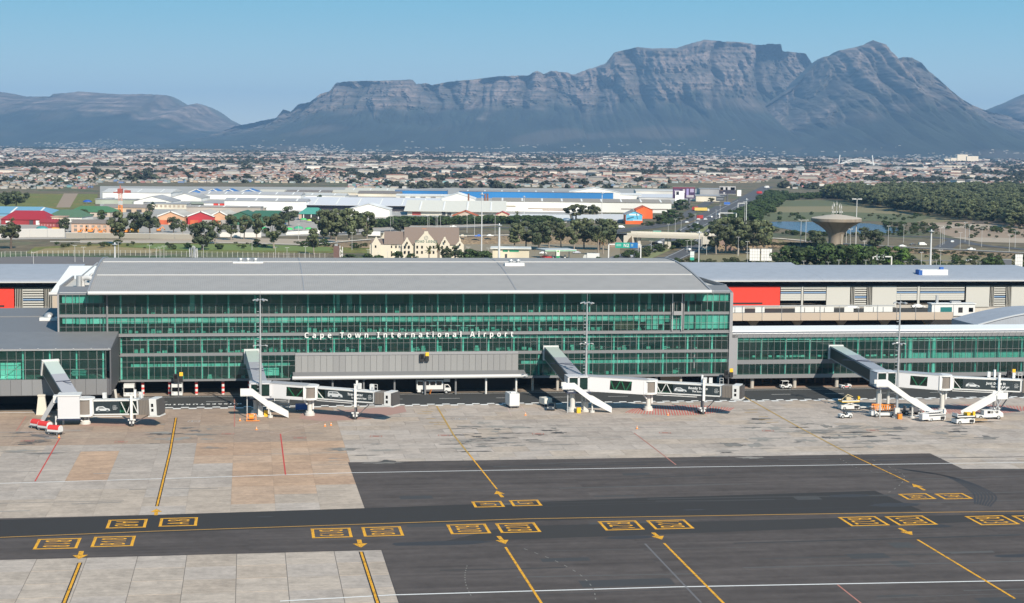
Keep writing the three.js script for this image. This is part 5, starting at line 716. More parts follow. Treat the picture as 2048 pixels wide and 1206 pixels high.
{ // low grey side stair at the first bridge
  const a = TG(122, 848), t = thing('apron_stair', 'grey steel stair with white landing left of the solid bridge head', 'stair', TL(a[0], 0, a[1]), YAW);
  part('stair_side', new MB().beam(V3(-4.2, 0.4, 0.6), V3(-1.2, 5.6, 0.6), 0.1, 0.9).beam(V3(-4.2, 0.4, -0.6), V3(-1.2, 5.6, -0.6), 0.1, 0.9), mat([0.30, 0.31, 0.33], 0.6), t); part('landing', new MB().box(-0.2, 5.6, 0, 2.6, 1.6, 1.8), W.white, t); part('post', new MB().cyl(V3(0.6, 0, 0.8), V3(0.6, 5, 0.8), 0.22), W.white, t); const g = new THREE.BoxGeometry(0.3, 0.05, 1.1); for (let i = 0; i < 14; i++) { const m = shadowed(new THREE.Mesh(g, C.steel)); m.name = 'tread'; m.position.set(-4.1 + i * 0.21, 0.5 + i * 0.36, 0); t.add(m); }
  const p = TG(84, 829), c = thing('bridge_pier', 'pale concrete pier at the building end of the left boarding bridge', 'pier', TL(p[0], 0, p[1]), YAW); part('pier_body', new MB().prism([[-1.2, 0], [-0.7, 4.3], [0.7, 4.3], [1.3, 0]], -0.8, 1.6), C.beige, c); part('pier_cap', new MB().box(0, 4.4, 0, 1.7, 0.25, 1.8), C.beige, c);
}
// ---------------------------------------------------------------- light masts
function mast(label, base, yTop, yMid) {
  const p = G(...base), h = hAt(p, yTop), t = thing('floodlight_mast', label, 'light mast', p, YAW);
  part('pole', new MB().cyl(V3(0, 0, 0), V3(0, h * 0.5, 0), 0.34, 0.27, 12).cyl(V3(0, h * 0.5, 0), V3(0, h, 0), 0.24, 0.15, 12), C.steel, t); part('base_plinth', new MB().cyl(V3(0, 0, 0), V3(0, 0.4, 0), 1.0, 1.0, 16).box(0, 1.4, 0, 1.1, 2, 0.9), W.concrete, t);
  for (const [y, n] of [[h - 0.3, 6], [hAt(p, yMid), 4]]) for (let i = 0; i < n; i++) { const a = i / n * 6.283; const l = part('floodlight', new MB().beam(V3(0, y + 0.1, 0), V3(Math.cos(a) * 1.1, y + 0.15, Math.sin(a) * 1.1), 0.1).box(Math.cos(a) * 1.35, y + 0.1, Math.sin(a) * 1.35, 0.62, 0.22, 0.42, -a, 0, -0.35), C.steel, t); }
  const r = new MB(); for (let i = 0; i < 26; i++) r.box(-0.5, 3 + i * (h - 5) / 26, 0, 0.5, 0.08, 0.3); part('step_iron', r, C.steel, t); part('lightning_rod', new MB().cyl(V3(0, h, 0), V3(0, h + 2.2, 0), 0.04), C.steel, t);
}
mast('tall grey floodlight mast beside the left white stair', [521, 833], 598, 692); mast('tall grey floodlight mast beside the middle white stair', [1171, 823], 604, 688); mast('tall grey floodlight mast among the loaders, right', [1793, 836], 604, 688);

// ---------------------------------------------------------------- vehicles
const wheelGeo = (r, w) => { const g = new THREE.CylinderGeometry(r, r, w, 14); g.rotateX(Math.PI / 2); return g; };
function wheels(t, list, r, w = 0.25) { for (const [x, z] of list) { const m = shadowed(new THREE.Mesh(wheelGeo(r, w), C.rubber)); m.name = 'wheel'; m.position.set(x, r, z); t.add(m); const h = shadowed(new THREE.Mesh(wheelGeo(r * 0.55, w + 0.03), C.steel)); h.name = 'rim'; m.add(h); } }
const carMats = {}; const paint = (c) => (carMats[c.join()] ??= new THREE.MeshPhysicalMaterial({ color: new THREE.Color().setRGB(...c), roughness: 0.35, clearcoat: 0.8, clearcoatRoughness: 0.1 }));
function carParts(t, kind, m) {
  const L0 = kind === 'van' ? 5.0 : kind === 'pickup' ? 5.1 : 4.3, hw = kind === 'van' ? 0.95 : 0.86;
  const bodyP = { hatch: [[-2.1, 0.3], [-2.12, 0.8], [-1.9, 0.95], [1.2, 0.95], [2.05, 0.78], [2.15, 0.35]], sedan: [[-2.2, 0.3], [-2.2, 0.85], [-1.6, 0.97], [1.1, 0.95], [2.1, 0.78], [2.2, 0.35]], pickup: [[-2.5, 0.4], [-2.5, 1.05], [1.4, 1.08], [2.4, 0.95], [2.5, 0.4]], van: [[-2.4, 0.35], [-2.45, 1.2], [1.6, 1.2], [2.35, 0.95], [2.45, 0.35]] }[kind];
  const cab = { hatch: [[-1.95, 0.93], [-1.6, 1.42], [0.3, 1.46], [1.15, 0.93]], sedan: [[-1.55, 0.95], [-0.95, 1.38], [0.35, 1.42], [1.15, 0.93]], pickup: [[-0.7, 1.05], [-0.55, 1.68], [0.7, 1.7], [1.45, 1.06]], van: [[-2.42, 1.18], [-2.3, 2.0], [0.9, 2.02], [1.7, 1.18]] }[kind];
  part('body', new MB().prism(bodyP, -hw, hw * 2, 'xy', 0.06), m, t); part('cabin', new MB().prism(cab, -hw + 0.1, hw * 2 - 0.2, 'xy', 0.05), m, t);
  const s = cab.map(([x, y]) => [x * 0.93 + 0.02, y - 0.03 - (y > 1.2 ? 0.06 : -0.02)]); part('side_window', new MB().prism(s, -hw + 0.08, hw * 2 - 0.16), C.glassDark, t); const [a, b] = [cab[2], cab[3]]; part('windscreen', new MB().beam(V3(a[0] + 0.1, a[1] - 0.05, 0), V3(b[0] - 0.05, b[1] + 0.06, 0), hw * 1.6, 0.05), C.glassDark, t);
  wheels(t, [[-1.35, hw - 0.05], [-1.35, -hw + 0.05], [1.35, hw - 0.05], [1.35, -hw + 0.05]], kind === 'pickup' ? 0.38 : 0.32); part('headlight', new MB().box(L0 / 2 - 0.02, 0.72, hw - 0.25, 0.06, 0.14, 0.32), W.white, t); part('headlight', new MB().box(L0 / 2 - 0.02, 0.72, -hw + 0.25, 0.06, 0.14, 0.32), W.white, t);
}
const protos = {};
function car(kind, color, label, px, py, heading, group, y = 0, name) { // heading: +1 nose right, -1 nose left along the terminal's x; or radians
  const p = G(px, py, y), turn = typeof heading === 'number' && Math.abs(heading) !== 1 ? heading : heading === 1 ? YAW : YAW + Math.PI; let t;
  if (!protos[kind]) { t = thing(name ?? 'parked_car', label, kind === 'van' ? 'van' : kind === 'pickup' ? 'pickup truck' : 'car', p, turn, group); carParts(t, kind, paint(color)); protos[kind] = t; }
  else { t = protos[kind].clone(); t.name = numbered(name ?? 'parked_car'); scene.add(t); t.position.copy(p); t.rotation.y = turn; t.userData = { label, category: kind === 'van' ? 'van' : kind === 'pickup' ? 'pickup truck' : 'car' }; if (group) t.userData.group = group; for (const q of t.children) if (q.name === 'body' || q.name === 'cabin') q.material = paint(color); }
  return t;
}
const veh = (name, label, category, px, py, turn = 0, group) => thing(name, label, category, G(px, py), YAW + turn, group);
{ // passenger lift truck at the canopy
  const t = veh('lift_truck', 'white passenger lift truck with windowed body parked under the canopy', 'truck', 866, 787);
  part('body', new MB().box(-0.9, 2.35, 0, 6.6, 2.3, 2.4), W.white, t); for (let i = 0; i < 4; i++) part('window', new MB().box(-3.3 + i * 1.55, 2.75, 1.22, 1.3, 0.95, 0.04), C.glassDark, t); part('chassis', new MB().box(-0.2, 0.85, 0, 8, 0.35, 1.9), C.cladDark, t); part('cab', new MB().prism([[2.7, 0.7], [2.7, 2.4], [3.7, 2.4], [4.3, 1.6], [4.35, 0.7]], -1.1, 2.2, 'xy', 0.05), W.white, t); part('cab_window', new MB().prism([[2.95, 1.6], [2.95, 2.25], [3.65, 2.25], [4.1, 1.6]], 1.14, 0.03), C.glassDark, t); part('front_platform', new MB().box(3.3, 3.1, 0, 1.6, 0.1, 2.2).box(3.3, 3.45, 1.05, 1.6, 0.6, 0.06), W.white, t); wheels(t, [[-2.6, 1.0], [-2.6, -1], [3.2, 1.0], [3.2, -1]], 0.48, 0.35); part('locker', new MB().box(-3.6, 0.9, 1, 0.8, 0.7, 0.5), W.white, t); part('ladder', new MB().beam(V3(-1, 0.1, 1.4), V3(-0.6, 1.3, 1.3), 0.8, 0.06), C.orange, t);
}
function frontBus(label, px, py, w, h, name, cat) { const t = veh(name, label, cat, px, py, 0); part('body', new MB().box(0, h / 2 + 0.3, -3.4, w, h, 6.8), W.white, t); part('windscreen', new MB().box(0, h * 0.62, 0.03, w - 0.25, h * 0.36, 0.06), C.glassDark, t); part('bumper', new MB().box(0, 0.55, 0.08, w, 0.5, 0.2), W.white, t); part('headlight', new MB().box(-w / 2 + 0.35, 0.95, 0.04, 0.4, 0.2, 0.08), C.steel, t); part('headlight', new MB().box(w / 2 - 0.35, 0.95, 0.04, 0.4, 0.2, 0.08), C.steel, t); part('mirror', new MB().box(w / 2 + 0.2, h * 0.8, -0.1, 0.25, 0.5, 0.1), C.dark, t); part('mirror', new MB().box(-w / 2 - 0.2, h * 0.8, -0.1, 0.25, 0.5, 0.1), C.dark, t); wheels(t, [], 0.4); for (const s of [-1, 1]) { const m = shadowed(new THREE.Mesh(wheelGeo(0.45, 0.3).rotateY(Math.PI / 2), C.rubber)); m.name = 'wheel'; m.position.set(s * (w / 2 - 0.2), 0.45, -1.5); t.add(m); } }
frontBus('white delivery truck facing out between left wing and first striped column', 258, 795, 2.5, 2.9, 'parked_truck', 'truck'); frontBus('white bus facing out below the left docking display', 354, 793, 2.6, 2.8, 'parked_bus', 'bus');
// red topped baggage carts
{
  const mkCart = () => { const t = thing('baggage_cart', 'x', 'baggage cart', V3(), 0, 'red roofed baggage carts in a train'); const arc = []; for (let i = 0; i <= 8; i++) { const a = i / 8 * Math.PI; arc.push([Math.cos(a) * 0.8, 1.35 + Math.sin(a) * 0.65]); } part('floor', new MB().box(0, 0.55, 0, 2.9, 0.2, 1.6), C.cladDark, t); part('end_wall', new MB().prism([[0.8, 0.6], ...arc, [-0.8, 0.6]], -1.45, 0.1, 'zy'), W.white, t); part('end_wall', new MB().prism([[0.8, 0.6], ...arc, [-0.8, 0.6]], 1.35, 0.1, 'zy'), W.white, t); part('side_rail', new MB().box(0, 0.95, 0.78, 2.7, 0.5, 0.05).box(0, 0.95, -0.78, 2.7, 0.5, 0.05), W.white, t); part('curtain', new MB().prism([[0.84, 1.15], ...arc.map(([a, b]) => [a * 1.04, b + 0.04]), [-0.84, 1.15], ...arc.map(([a, b]) => [a * 0.98, b - 0.02]).reverse()], -1.32, 2.64, 'zy'), C.red, t); wheels(t, [[-1, 0.65], [-1, -0.65], [1, 0.65], [1, -0.65]], 0.28, 0.2); part('drawbar', new MB().box(1.9, 0.4, 0, 1.1, 0.08, 0.1), C.dark, t); return t; };
  const c0 = mkCart(); [[75, 857, 'far left cart of the red roofed baggage train', -0.75], [90, 861, 'middle cart of the red roofed baggage train', -0.7], [110, 869, 'right cart of the red roofed baggage train, nearest the camera', -0.5]].forEach(([x, y, l, a], i) => { const t = i ? c0.clone() : c0; if (i) { t.name = numbered('baggage_cart'); scene.add(t); } t.userData = { label: l, category: 'baggage cart', group: 'red roofed baggage carts in a train' }; t.position.copy(G(x, y)); t.rotation.y = YAW + a; });
}
{ // white box body dolly
  const t = veh('catering_box', 'tall white box container on a dolly on the stand left of centre bridge', 'container', 1028, 816, 0.1); part('box', new MB().box(0, 2.0, -1.6, 2.4, 2.9, 4.2), W.white, t); part('door', new MB().box(-0.55, 2.0, 0.53, 1.0, 2.6, 0.05).box(0.55, 2.0, 0.53, 1.0, 2.6, 0.05), mat([0.68, 0.68, 0.66], 0.5), t); part('chassis', new MB().box(0, 0.45, -1.6, 2.2, 0.25, 4.4), C.cladDark, t); wheels(t, [[-0.8, 0.2], [0.8, 0.2], [-0.8, -3.2], [0.8, -3.2]], 0.3, 0.2); part('vent', new MB().box(0, 3.55, -1.2, 1.2, 0.25, 1), W.white, t);
  const d = car('hatch', [0.05, 0.055, 0.065], 'dark grey car with a box trailer behind, below the double window bridge', 1103, 819, -Math.PI / 2 + YAW - 0.3, undefined, 0.05, 'apron_car');
  const b = veh('box_trailer', 'small white box trailer behind the dark car on the stand', 'trailer', 1091, 812, 0.3); part('box', new MB().box(0, 1.3, 0, 2.0, 1.5, 2.8), mat([0.66, 0.64, 0.58], 0.6), b); part('chassis', new MB().box(0, 0.45, 0, 1.9, 0.2, 2.9), C.dark, b); wheels(b, [[-0.8, 1.1], [0.8, 1.1]], 0.3, 0.2);
  const c = veh('blue_trolley', 'blue baggage trolley standing beside the van advert bridge column', 'trolley', 603, 822); part('body', new MB().box(0, 0.95, 0, 2.8, 1.1, 1.4), C.blue, c); part('rail', new MB().box(0, 1.6, 0.68, 2.8, 0.1, 0.05).box(0, 1.6, -0.68, 2.8, 0.1, 0.05), C.blue, c); wheels(c, [[-1, 0.6], [1, 0.6], [-1, -0.6], [1, -0.6]], 0.25, 0.2);
  const s = veh('step_stand', 'grey maintenance steps beneath the van advert bridge link', 'steps', 563, 818); for (let i = 0; i < 6; i++) part('tread', new MB().box(0, 0.4 + i * 0.38, -i * 0.3, 3.2, 0.1, 0.35), C.steel, s); part('rail', new MB().beam(V3(-1.6, 0.3, 0), V3(-1.6, 3.0, -1.8), 0.1).beam(V3(1.6, 0.3, 0), V3(1.9, 3.6, -1.2), 0.12), W.white, s);
}
// yellow units at the mast feet, cones
const unit = (label, px, py, w, h, m) => { const t = veh('ground_unit', label, 'ground power unit', px, py); part('cabinet', new MB().box(0, h / 2, 0, w, h, 0.9), m, t); part('lid', new MB().box(0, h + 0.05, 0, w + 0.1, 0.12, 1), C.cladDark, t); part('door', new MB().box(0, h / 2, 0.47, w * 0.7, h * 0.7, 0.04), m, t); };
unit('yellow cabinet right of the left light mast foot', 532, 833, 0.9, 1.5, C.yellow); unit('orange yellow cabinet left of the middle light mast foot', 1157, 826, 0.9, 1.4, C.yellow); unit('orange cabinet beside the right light mast foot', 1799, 838, 0.9, 1.3, C.orange);
{ const t = veh('cable_reel', 'orange tubular cable reel frame at the left bridge column foot', 'cable reel', 503, 842); part('frame', new MB().beam(V3(-1, 0.2, 0.5), V3(-1, 1.6, 0), 0.12).beam(V3(1, 0.2, 0.5), V3(1, 1.6, 0), 0.12).beam(V3(-1, 1.6, 0), V3(1, 1.6, 0), 0.12).beam(V3(-1.2, 0.2, 0.8), V3(1.8, 0.2, 0.9), 0.14).beam(V3(-1, 0.9, 0.2), V3(1, 0.9, 0.2), 0.1), C.orange, t); part('reel', new MB().cyl(V3(-0.5, 0.9, 0), V3(0.5, 0.9, 0), 0.6, 0.6, 14), C.orange, t); }
for (const [x, y, l] of [[480, 842, 'orange traffic cone left of the orange cable reel'], [650, 853, 'orange cone on the pale line, left of the concrete joint'], [662, 851, 'orange cone just right of the other cone near the concrete joint'], [513, 860, 'orange cone below the left light mast'], [1051, 831, 'orange cone below the white box container'], [1336, 831, 'red cone on the hatched area under the double window bridge'], [1274, 858, 'red cone at the end of the red stand line, right of centre'], [118, 876, 'red cone at the top of the left red stand line']]) { const t = veh('traffic_cone', l, 'cone', x, y); part('cone', new MB().cyl(V3(0, 0.05, 0), V3(0, 0.7, 0), 0.22, 0.05, 12), C.orange, t); part('base', new MB().box(0, 0.04, 0, 0.5, 0.08, 0.5), C.orange, t); part('reflective_band', new MB().cyl(V3(0, 0.36, 0), V3(0, 0.48, 0), 0.15, 0.12, 12), W.white, t); }
{ // tow tractors
  const tractor = (label, px, py, turn) => { const t = veh('tow_tractor', label, 'tow tractor', px, py, turn); part('body', new MB().prism([[-1.5, 0.35], [-1.5, 1.0], [-0.5, 1.0], [-0.4, 0.75], [0.2, 0.75], [0.4, 1.05], [1.5, 0.95], [1.5, 0.35]], -0.75, 1.5, 'xy', 0.05), W.white, t); part('seat', new MB().box(-0.2, 0.95, 0.3, 0.45, 0.4, 0.5).box(-0.45, 1.3, 0.3, 0.12, 0.6, 0.5), C.dark, t); part('bonnet', new MB().box(0.95, 1.1, 0, 0.9, 0.12, 1.2), W.white, t); part('steering_wheel', new MB().cyl(V3(0.25, 1.2, 0.3), V3(0.3, 1.24, 0.3), 0.25, 0.25, 10), C.dark, t); wheels(t, [[-0.95, 0.7], [-0.95, -0.7], [0.95, 0.7], [0.95, -0.7]], 0.42, 0.3); return t; };
  tractor('small white tow tractor standing alone in front of the yellow topped loader', 1690, 836, 0.1);
  const b = tractor('white and red tow tractor under the right concourse, left of its column', 1571, 777, 0); part('canopy', new MB().box(-0.2, 2.0, 0, 1.8, 0.08, 1.5).cyl(V3(0.5, 1, 0.6), V3(0.5, 2, 0.6), 0.05).cyl(V3(-1, 1, 0.6), V3(-1, 2, 0.6), 0.05), W.white, b);
  const c = tractor('white tow tractor under the right concourse behind the sedan advert bridge', 1690, 777, 0.2); part('stripe', new MB().box(0, 0.6, 0.8, 2.8, 0.2, 0.04), C.red, c);
}
function loader(label, px, py, turn, topM, lift, rail) {
  const t = veh('cargo_loader', label, 'cargo loader', px, py, turn); part('chassis', new MB().box(0, 0.75, 0, 4.6, 0.9, 2.3), W.white, t); part('platform', new MB().box(0, 1.35 + lift, 0, 4.4, 0.25, 2.4), topM, t); if (lift) part('scissor_arm', new MB().beam(V3(-1.6, 1.2, 0.9), V3(1.6, 1.3 + lift, 0.9), 0.16).beam(V3(1.6, 1.2, 0.9), V3(-1.6, 1.3 + lift, 0.9), 0.16), W.white, t);
  const r = new MB(); for (let i = 0; i < 9; i++) r.cyl(V3(-2 + i * 0.5, 1.52 + lift, -1.0), V3(-2 + i * 0.5, 1.52 + lift, 1.0), 0.09, 0.09, 6); part('roller', r, C.cladDark, t); part('side_guard', new MB().box(0, 1.55 + lift, 1.2, 4.4, 0.25, 0.06).box(0, 1.55 + lift, -1.2, 4.4, 0.25, 0.06), W.white, t); part('operator_post', new MB().box(2.1, 2.0 + lift, 0.9, 0.5, 1.2, 0.5), rail, t); wheels(t, [[-1.5, 1.0], [1.5, 1.0], [-1.5, -1.0], [1.5, -1.0]], 0.42, 0.3); part('wheel_arch', new MB().box(1.5, 0.75, 1.17, 1.1, 0.6, 0.06), C.dark, t); return t;
}
{ const a = loader('white cargo loader with yellow platform and ochre frame, left of the orange railed loader', 1697, 819, 0.05, C.yellow, 0.7, C.yellow); part('frame', new MB().beam(V3(-1.4, 2.3, -0.9), V3(0.1, 3.5, -0.9), 0.15).beam(V3(0.1, 3.5, -0.9), V3(1.4, 2.9, -0.9), 0.15).box(-0.2, 2.7, 0, 1.2, 0.7, 1.0), mat([0.50, 0.42, 0.26], 0.7), a); part('drawbar', new MB().box(4.2, 0.55, 0, 5, 0.2, 0.9), W.white, a); }
{ const t = veh('belt_loader', 'white belt loader with orange safety rails at the right light mast', 'belt loader', 1767, 833, -0.08); part('chassis', new MB().box(0, 0.7, 0, 6.2, 0.6, 1.9), W.white, t); part('belt', new MB().beam(V3(-3.2, 1.2, 0), V3(3.4, 1.5, 0), 0.8, 0.25), C.dark, t); part('front_body', new MB().prism([[-3.2, 0.5], [-3.2, 1.3], [-2.2, 1.5], [-1.4, 0.9], [-1.4, 0.5]], -0.95, 1.9, 'xy', 0.04), W.white, t); const r = new MB(); for (let i = 0; i < 12; i++) r.box(-2.6 + i * 0.5, 2.15, 0.6, 0.14, 1.3, 0.06).box(-2.6 + i * 0.5, 2.15, -0.6, 0.14, 1.3, 0.06); r.box(0.2, 2.8, 0.6, 5.8, 0.16, 0.08).box(0.2, 2.8, -0.6, 5.8, 0.16, 0.08).box(0.2, 2.1, 0.6, 5.8, 0.12, 0.08); part('safety_rail', r, C.orange, t); wheels(t, [[-1.9, 0.9], [-1.9, -0.9], [2.1, 0.9], [2.1, -0.9]], 0.45, 0.3); }
{ const t = veh('dark_trailer', 'dark tubular trailer with wheels below the long white stair', 'trailer', 1822, 829, 0); part('frame', new MB().box(0, 0.9, 0, 4.6, 0.25, 1.8).box(-1.6, 1.5, 0, 0.2, 1.2, 1.6).box(0.6, 1.4, 0, 1.6, 0.9, 1.2), C.cladDark, t); part('tow_arm', new MB().beam(V3(2, 1, 0), V3(4, 2.6, 0), 0.14), C.steel, t); wheels(t, [[-1.5, 0.8], [-1.5, -0.8], [1.6, 0.8], [1.6, -0.8]], 0.5, 0.3); }
{ const t = loader('long white transporter loader with grey deck, left of the grey topped one', 1868, 841, 0.22, C.cladDark, 0.1, W.white); part('side_cabin', new MB().box(-3.2, 1.2, 0.6, 1.8, 1.3, 1.4), W.white, t); part('side_deck', new MB().box(1.8, 1.5, -2.2, 4.2, 0.8, 1.4), W.white, t); part('ramp', new MB().beam(V3(-4, 0.9, -1.6), V3(3.4, 2.0, -1.6), 0.9, 0.2), W.white, t); }
{ const t = loader('white cargo loader with black roller deck and yellow cabin, nearest the camera', 1926, 847, 0.12, C.dark, 0.25, C.yellow); part('rear_deck', new MB().box(4.2, 0.7, -0.6, 3.6, 0.25, 2.2), mat([0.36, 0.25, 0.14], 0.8), t); part('yellow_cabin', new MB().box(1.6, 2.1, -0.6, 1.4, 0.6, 1.6), C.yellow, t); part('front_rail', new MB().box(-2.1, 2.1, 0, 0.1, 0.8, 2.2), W.white, t); }
{ // passenger stair truck
  const t = veh('stair_truck', 'white passenger stair truck with raised covered stair at the right', 'stair truck', 1972, 838, 0.02); part('chassis', new MB().box(0.4, 0.8, 0, 6.6, 0.5, 2.0), W.white, t); part('cab', new MB().prism([[1.0, 0.6], [1.0, 2.1], [2.8, 2.1], [3.7, 1.5], [3.8, 0.6]], -1.0, 2.0, 'xy', 0.05), W.white, t); for (let i = 0; i < 3; i++) part('cab_window', new MB().box(0.2 + i * 0.95, 1.75, 1.03, 0.75, 0.55, 0.04), C.glassDark, t); part('cab_body', new MB().box(0.2, 1.6, 0, 2.4, 1.1, 2), W.white, t);
  const a = V3(-5.4, 0.7, -0.6), b = V3(2.4, 4.7, -0.6); for (const k of [-0.85, 0.85]) part('stair_side', new MB().beam(a.clone().add(V3(0, 0.5, k)), b.clone().add(V3(0, 0.5, k)), 0.08, 1.25), W.white, t); for (let i = 0; i < 18; i++) { const u = (i + 0.5) / 18; part('tread', new MB().box(a.x + (b.x - a.x) * u, a.y + (b.y - a.y) * u, -0.6, 0.34, 0.06, 1.6), C.steel, t); } part('top_platform', new MB().box(3.6, 4.75, -0.6, 2.6, 0.2, 2.4).box(3.6, 5.5, 0.55, 2.6, 1.4, 0.08).box(3.6, 5.5, -1.75, 2.6, 1.4, 0.08), W.white, t); part('support_strut', new MB().beam(V3(1, 1, 0.7), V3(3.4, 4.6, 0.5), 0.2).beam(V3(3.2, 1, 0.7), V3(2.2, 4.4, 0.5), 0.2), C.steel, t); part('guide_rail', new MB().beam(V3(2.6, 5.2, 0.3), V3(5.0, 7.4, 0.3), 0.12).beam(V3(2.6, 5.2, -1.3), V3(5.0, 7.4, -1.3), 0.12), W.white, t); wheels(t, [[-1.8, 0.9], [-1.8, -0.9], [2.6, 0.9], [2.6, -0.9]], 0.48, 0.3); wheels(t, [[-4.2, 0.2], [-4.2, -1.2]], 0.4, 0.25);
}
// ---------------------------------------------------------------- fields, water and roads behind the terminal
const gp = (pts, h = 0) => pts.map(([a, b]) => G(a, b, h));
const field = (name, pts, y, m) => sheet(name, gp(pts), y, m);
const F_ = { green: mat([0.11, 0.15, 0.05], 0.97), olive: mat([0.205, 0.175, 0.09], 0.97), earth: mat([0.30, 0.22, 0.155], 0.97), sand: mat([0.38, 0.31, 0.235], 0.97), ochre: mat([0.27, 0.205, 0.09], 0.97), deep: mat([0.105, 0.115, 0.05], 0.97) };
field('green_field', [[-80, 386], [196, 388], [188, 416], [-80, 424]], -0.04, M.grass);
field('dirt_track', [[128, 387], [156, 387], [140, 415], [112, 415]], 0.02, F_.earth);
field('car_park', [[-80, 518], [60, 512], [210, 514], [230, 545], [-80, 550]], -0.02, mat([0.15, 0.135, 0.13], 0.95));
field('grass_strip', [[50, 506], [70, 494], [240, 486], [470, 487], [740, 496], [740, 506], [300, 505]], -0.03, M.grass);
field('dry_grass_strip', [[56, 507], [90, 497], [200, 492], [330, 499], [300, 506]], 0.0, F_.ochre);
field('reed_bed', [[255, 492], [330, 488], [520, 489], [660, 494], [664, 502], [470, 501], [330, 499]], 0.0, mat([0.14, 0.19, 0.045], 0.97));
field('dirt_strip', [[160, 486], [480, 486], [740, 494], [930, 486], [930, 478], [700, 480], [500, 476], [160, 480]], -0.02, F_.sand);
field('service_track', [[100, 482], [480, 484.5], [738, 492], [738, 494], [480, 486.5], [100, 484]], 0.03, mat([0.45, 0.40, 0.33], 0.95));
field('yard', [[-80, 430], [700, 425], [1000, 442], [1000, 450], [700, 470], [480, 473], [-80, 480]], -0.05, mat([0.36, 0.33, 0.29], 0.95));
field('factory_yard', [[200, 372], [1400, 378], [1380, 404], [1000, 442], [700, 428], [200, 428]], -0.06, mat([0.36, 0.35, 0.33], 0.95));
field('green_field', [[1545, 400], [1700, 400], [1800, 420], [1940, 436], [1870, 446], [1730, 440], [1510, 442]], -0.04, F_.olive);
field('reed_bed', [[1520, 425], [1700, 424], [1870, 432], [1830, 445], [1730, 442], [1512, 441]], 0.0, F_.deep);
field('green_field', [[1556, 401], [1690, 400], [1720, 412], [1550, 413]], 0.0, F_.deep);
{ const p = field('pond', [[1526, 445], [1560, 443], [1640, 444], [1740, 447], [1790, 454], [1815, 464], [1760, 467], [1700, 468], [1620, 466], [1560, 456]], 0.05, new THREE.MeshPhysicalMaterial({ color: new THREE.Color().setRGB(0.05, 0.075, 0.11), roughness: 0.12 })); }
field('dirt_track', [[1552, 402], [1562, 403], [1506, 446], [1488, 446]], 0.06, F_.sand);
field('bare_earth', [[1850, 446], [1960, 442], [2130, 452], [2130, 486], [1960, 484], [1890, 470]], -0.03, F_.earth);
field('sand_bank', [[1900, 474], [2130, 478], [2130, 488], [1960, 484]], 0.02, F_.sand);
field('sand_bank', [[1860, 450], [1990, 447], [2060, 456], [1900, 456]], 0.02, F_.sand);
field('dry_field', [[1400, 510], [1700, 505], [2130, 515], [2130, 545], [1400, 540]], -0.05, F_.olive);
field('dry_field', [[760, 470], [1240, 470], [1240, 520], [760, 520]], -0.06, mat([0.24, 0.20, 0.135], 0.97));
field('median_grass', [[1295, 520], [1390, 478], [1440, 452], [1500, 420], [1490, 412], [1380, 455], [1230, 520]], -0.05, mat([0.19, 0.2, 0.08], 0.97));
const road = (name, pts, w, w2, y, m = M.roadFar) => { const q = new THREE.Mesh(stripGeo(curve(gp(pts), 30), w, y, w2), m); q.name = numbered(name); q.userData.kind = 'structure'; q.receiveShadow = true; scene.add(q); return q; };
const tar = mat([0.085, 0.082, 0.085], 0.92);
const hw1 = road('motorway', [[1120, 540], [1244, 515], [1299, 497], [1345, 478], [1385, 455], [1417, 439], [1453, 418], [1487, 400], [1510, 387], [1536, 373]], 13, 20, 0.06, tar);
const hw2 = road('motorway', [[1290, 540], [1376, 502], [1405, 482], [1440, 452], [1472, 430], [1496, 412], [1512, 398], [1528, 385]], 11, 18, 0.05, tar);
road('service_road', [[1225, 462], [1311, 450], [1347, 440], [1389, 420], [1420, 403], [1450, 388]], 9, 13, 0.07, tar);
road('slip_road', [[1180, 471], [1270, 460], [1340, 450], [1390, 436], [1440, 412]], 6, 9, 0.08, tar);
road('ring_road', [[640, 470], [760, 463], [840, 457], [950, 455], [1100, 456], [1220, 457]], 9, 9, 0.05, tar); road('ring_road', [[838, 478], [842, 467], [868, 460], [930, 458]], 7, 7, 0.07, tar);
road('ring_road', [[1700, 470], [1780, 472], [1860, 474], [1910, 480], [1960, 490], [2060, 500]], 10, 10, 0.05, tar); road('junction_road', [[1880, 500], [1896, 490], [1915, 480]], 12, 12, 0.07, tar);
road('access_road', [[1790, 524], [1850, 521], [1960, 522], [2080, 525]], 7, 7, 0.04, mat([0.20, 0.18, 0.16], 0.95));
const edgeLines = (pts, off, m) => { const c = curve(gp(pts), 40), o = []; for (const k of [-1, 1]) { const q = c.map((p, i) => { const a = c[Math.max(0, i - 1)], b = c[Math.min(40, i + 1)], d = V3(b.x - a.x, 0, b.z - a.z).normalize(); return V3(p.x - d.z * k * off, 0, p.z + d.x * k * off); }); o.push(stripGeo(q, 0.5, 0.1)); } const b = new MB(); o.forEach((g) => b.add(g)); const q = b.build('painted_edge', M.whiteOld, m); };
edgeLines([[1120, 540], [1244, 515], [1299, 497], [1345, 478], [1385, 455], [1417, 439], [1453, 418], [1487, 400]], 5.2, hw1); edgeLines([[1290, 540], [1376, 502], [1405, 482], [1440, 452], [1472, 430], [1496, 412]], 4.6, hw2);
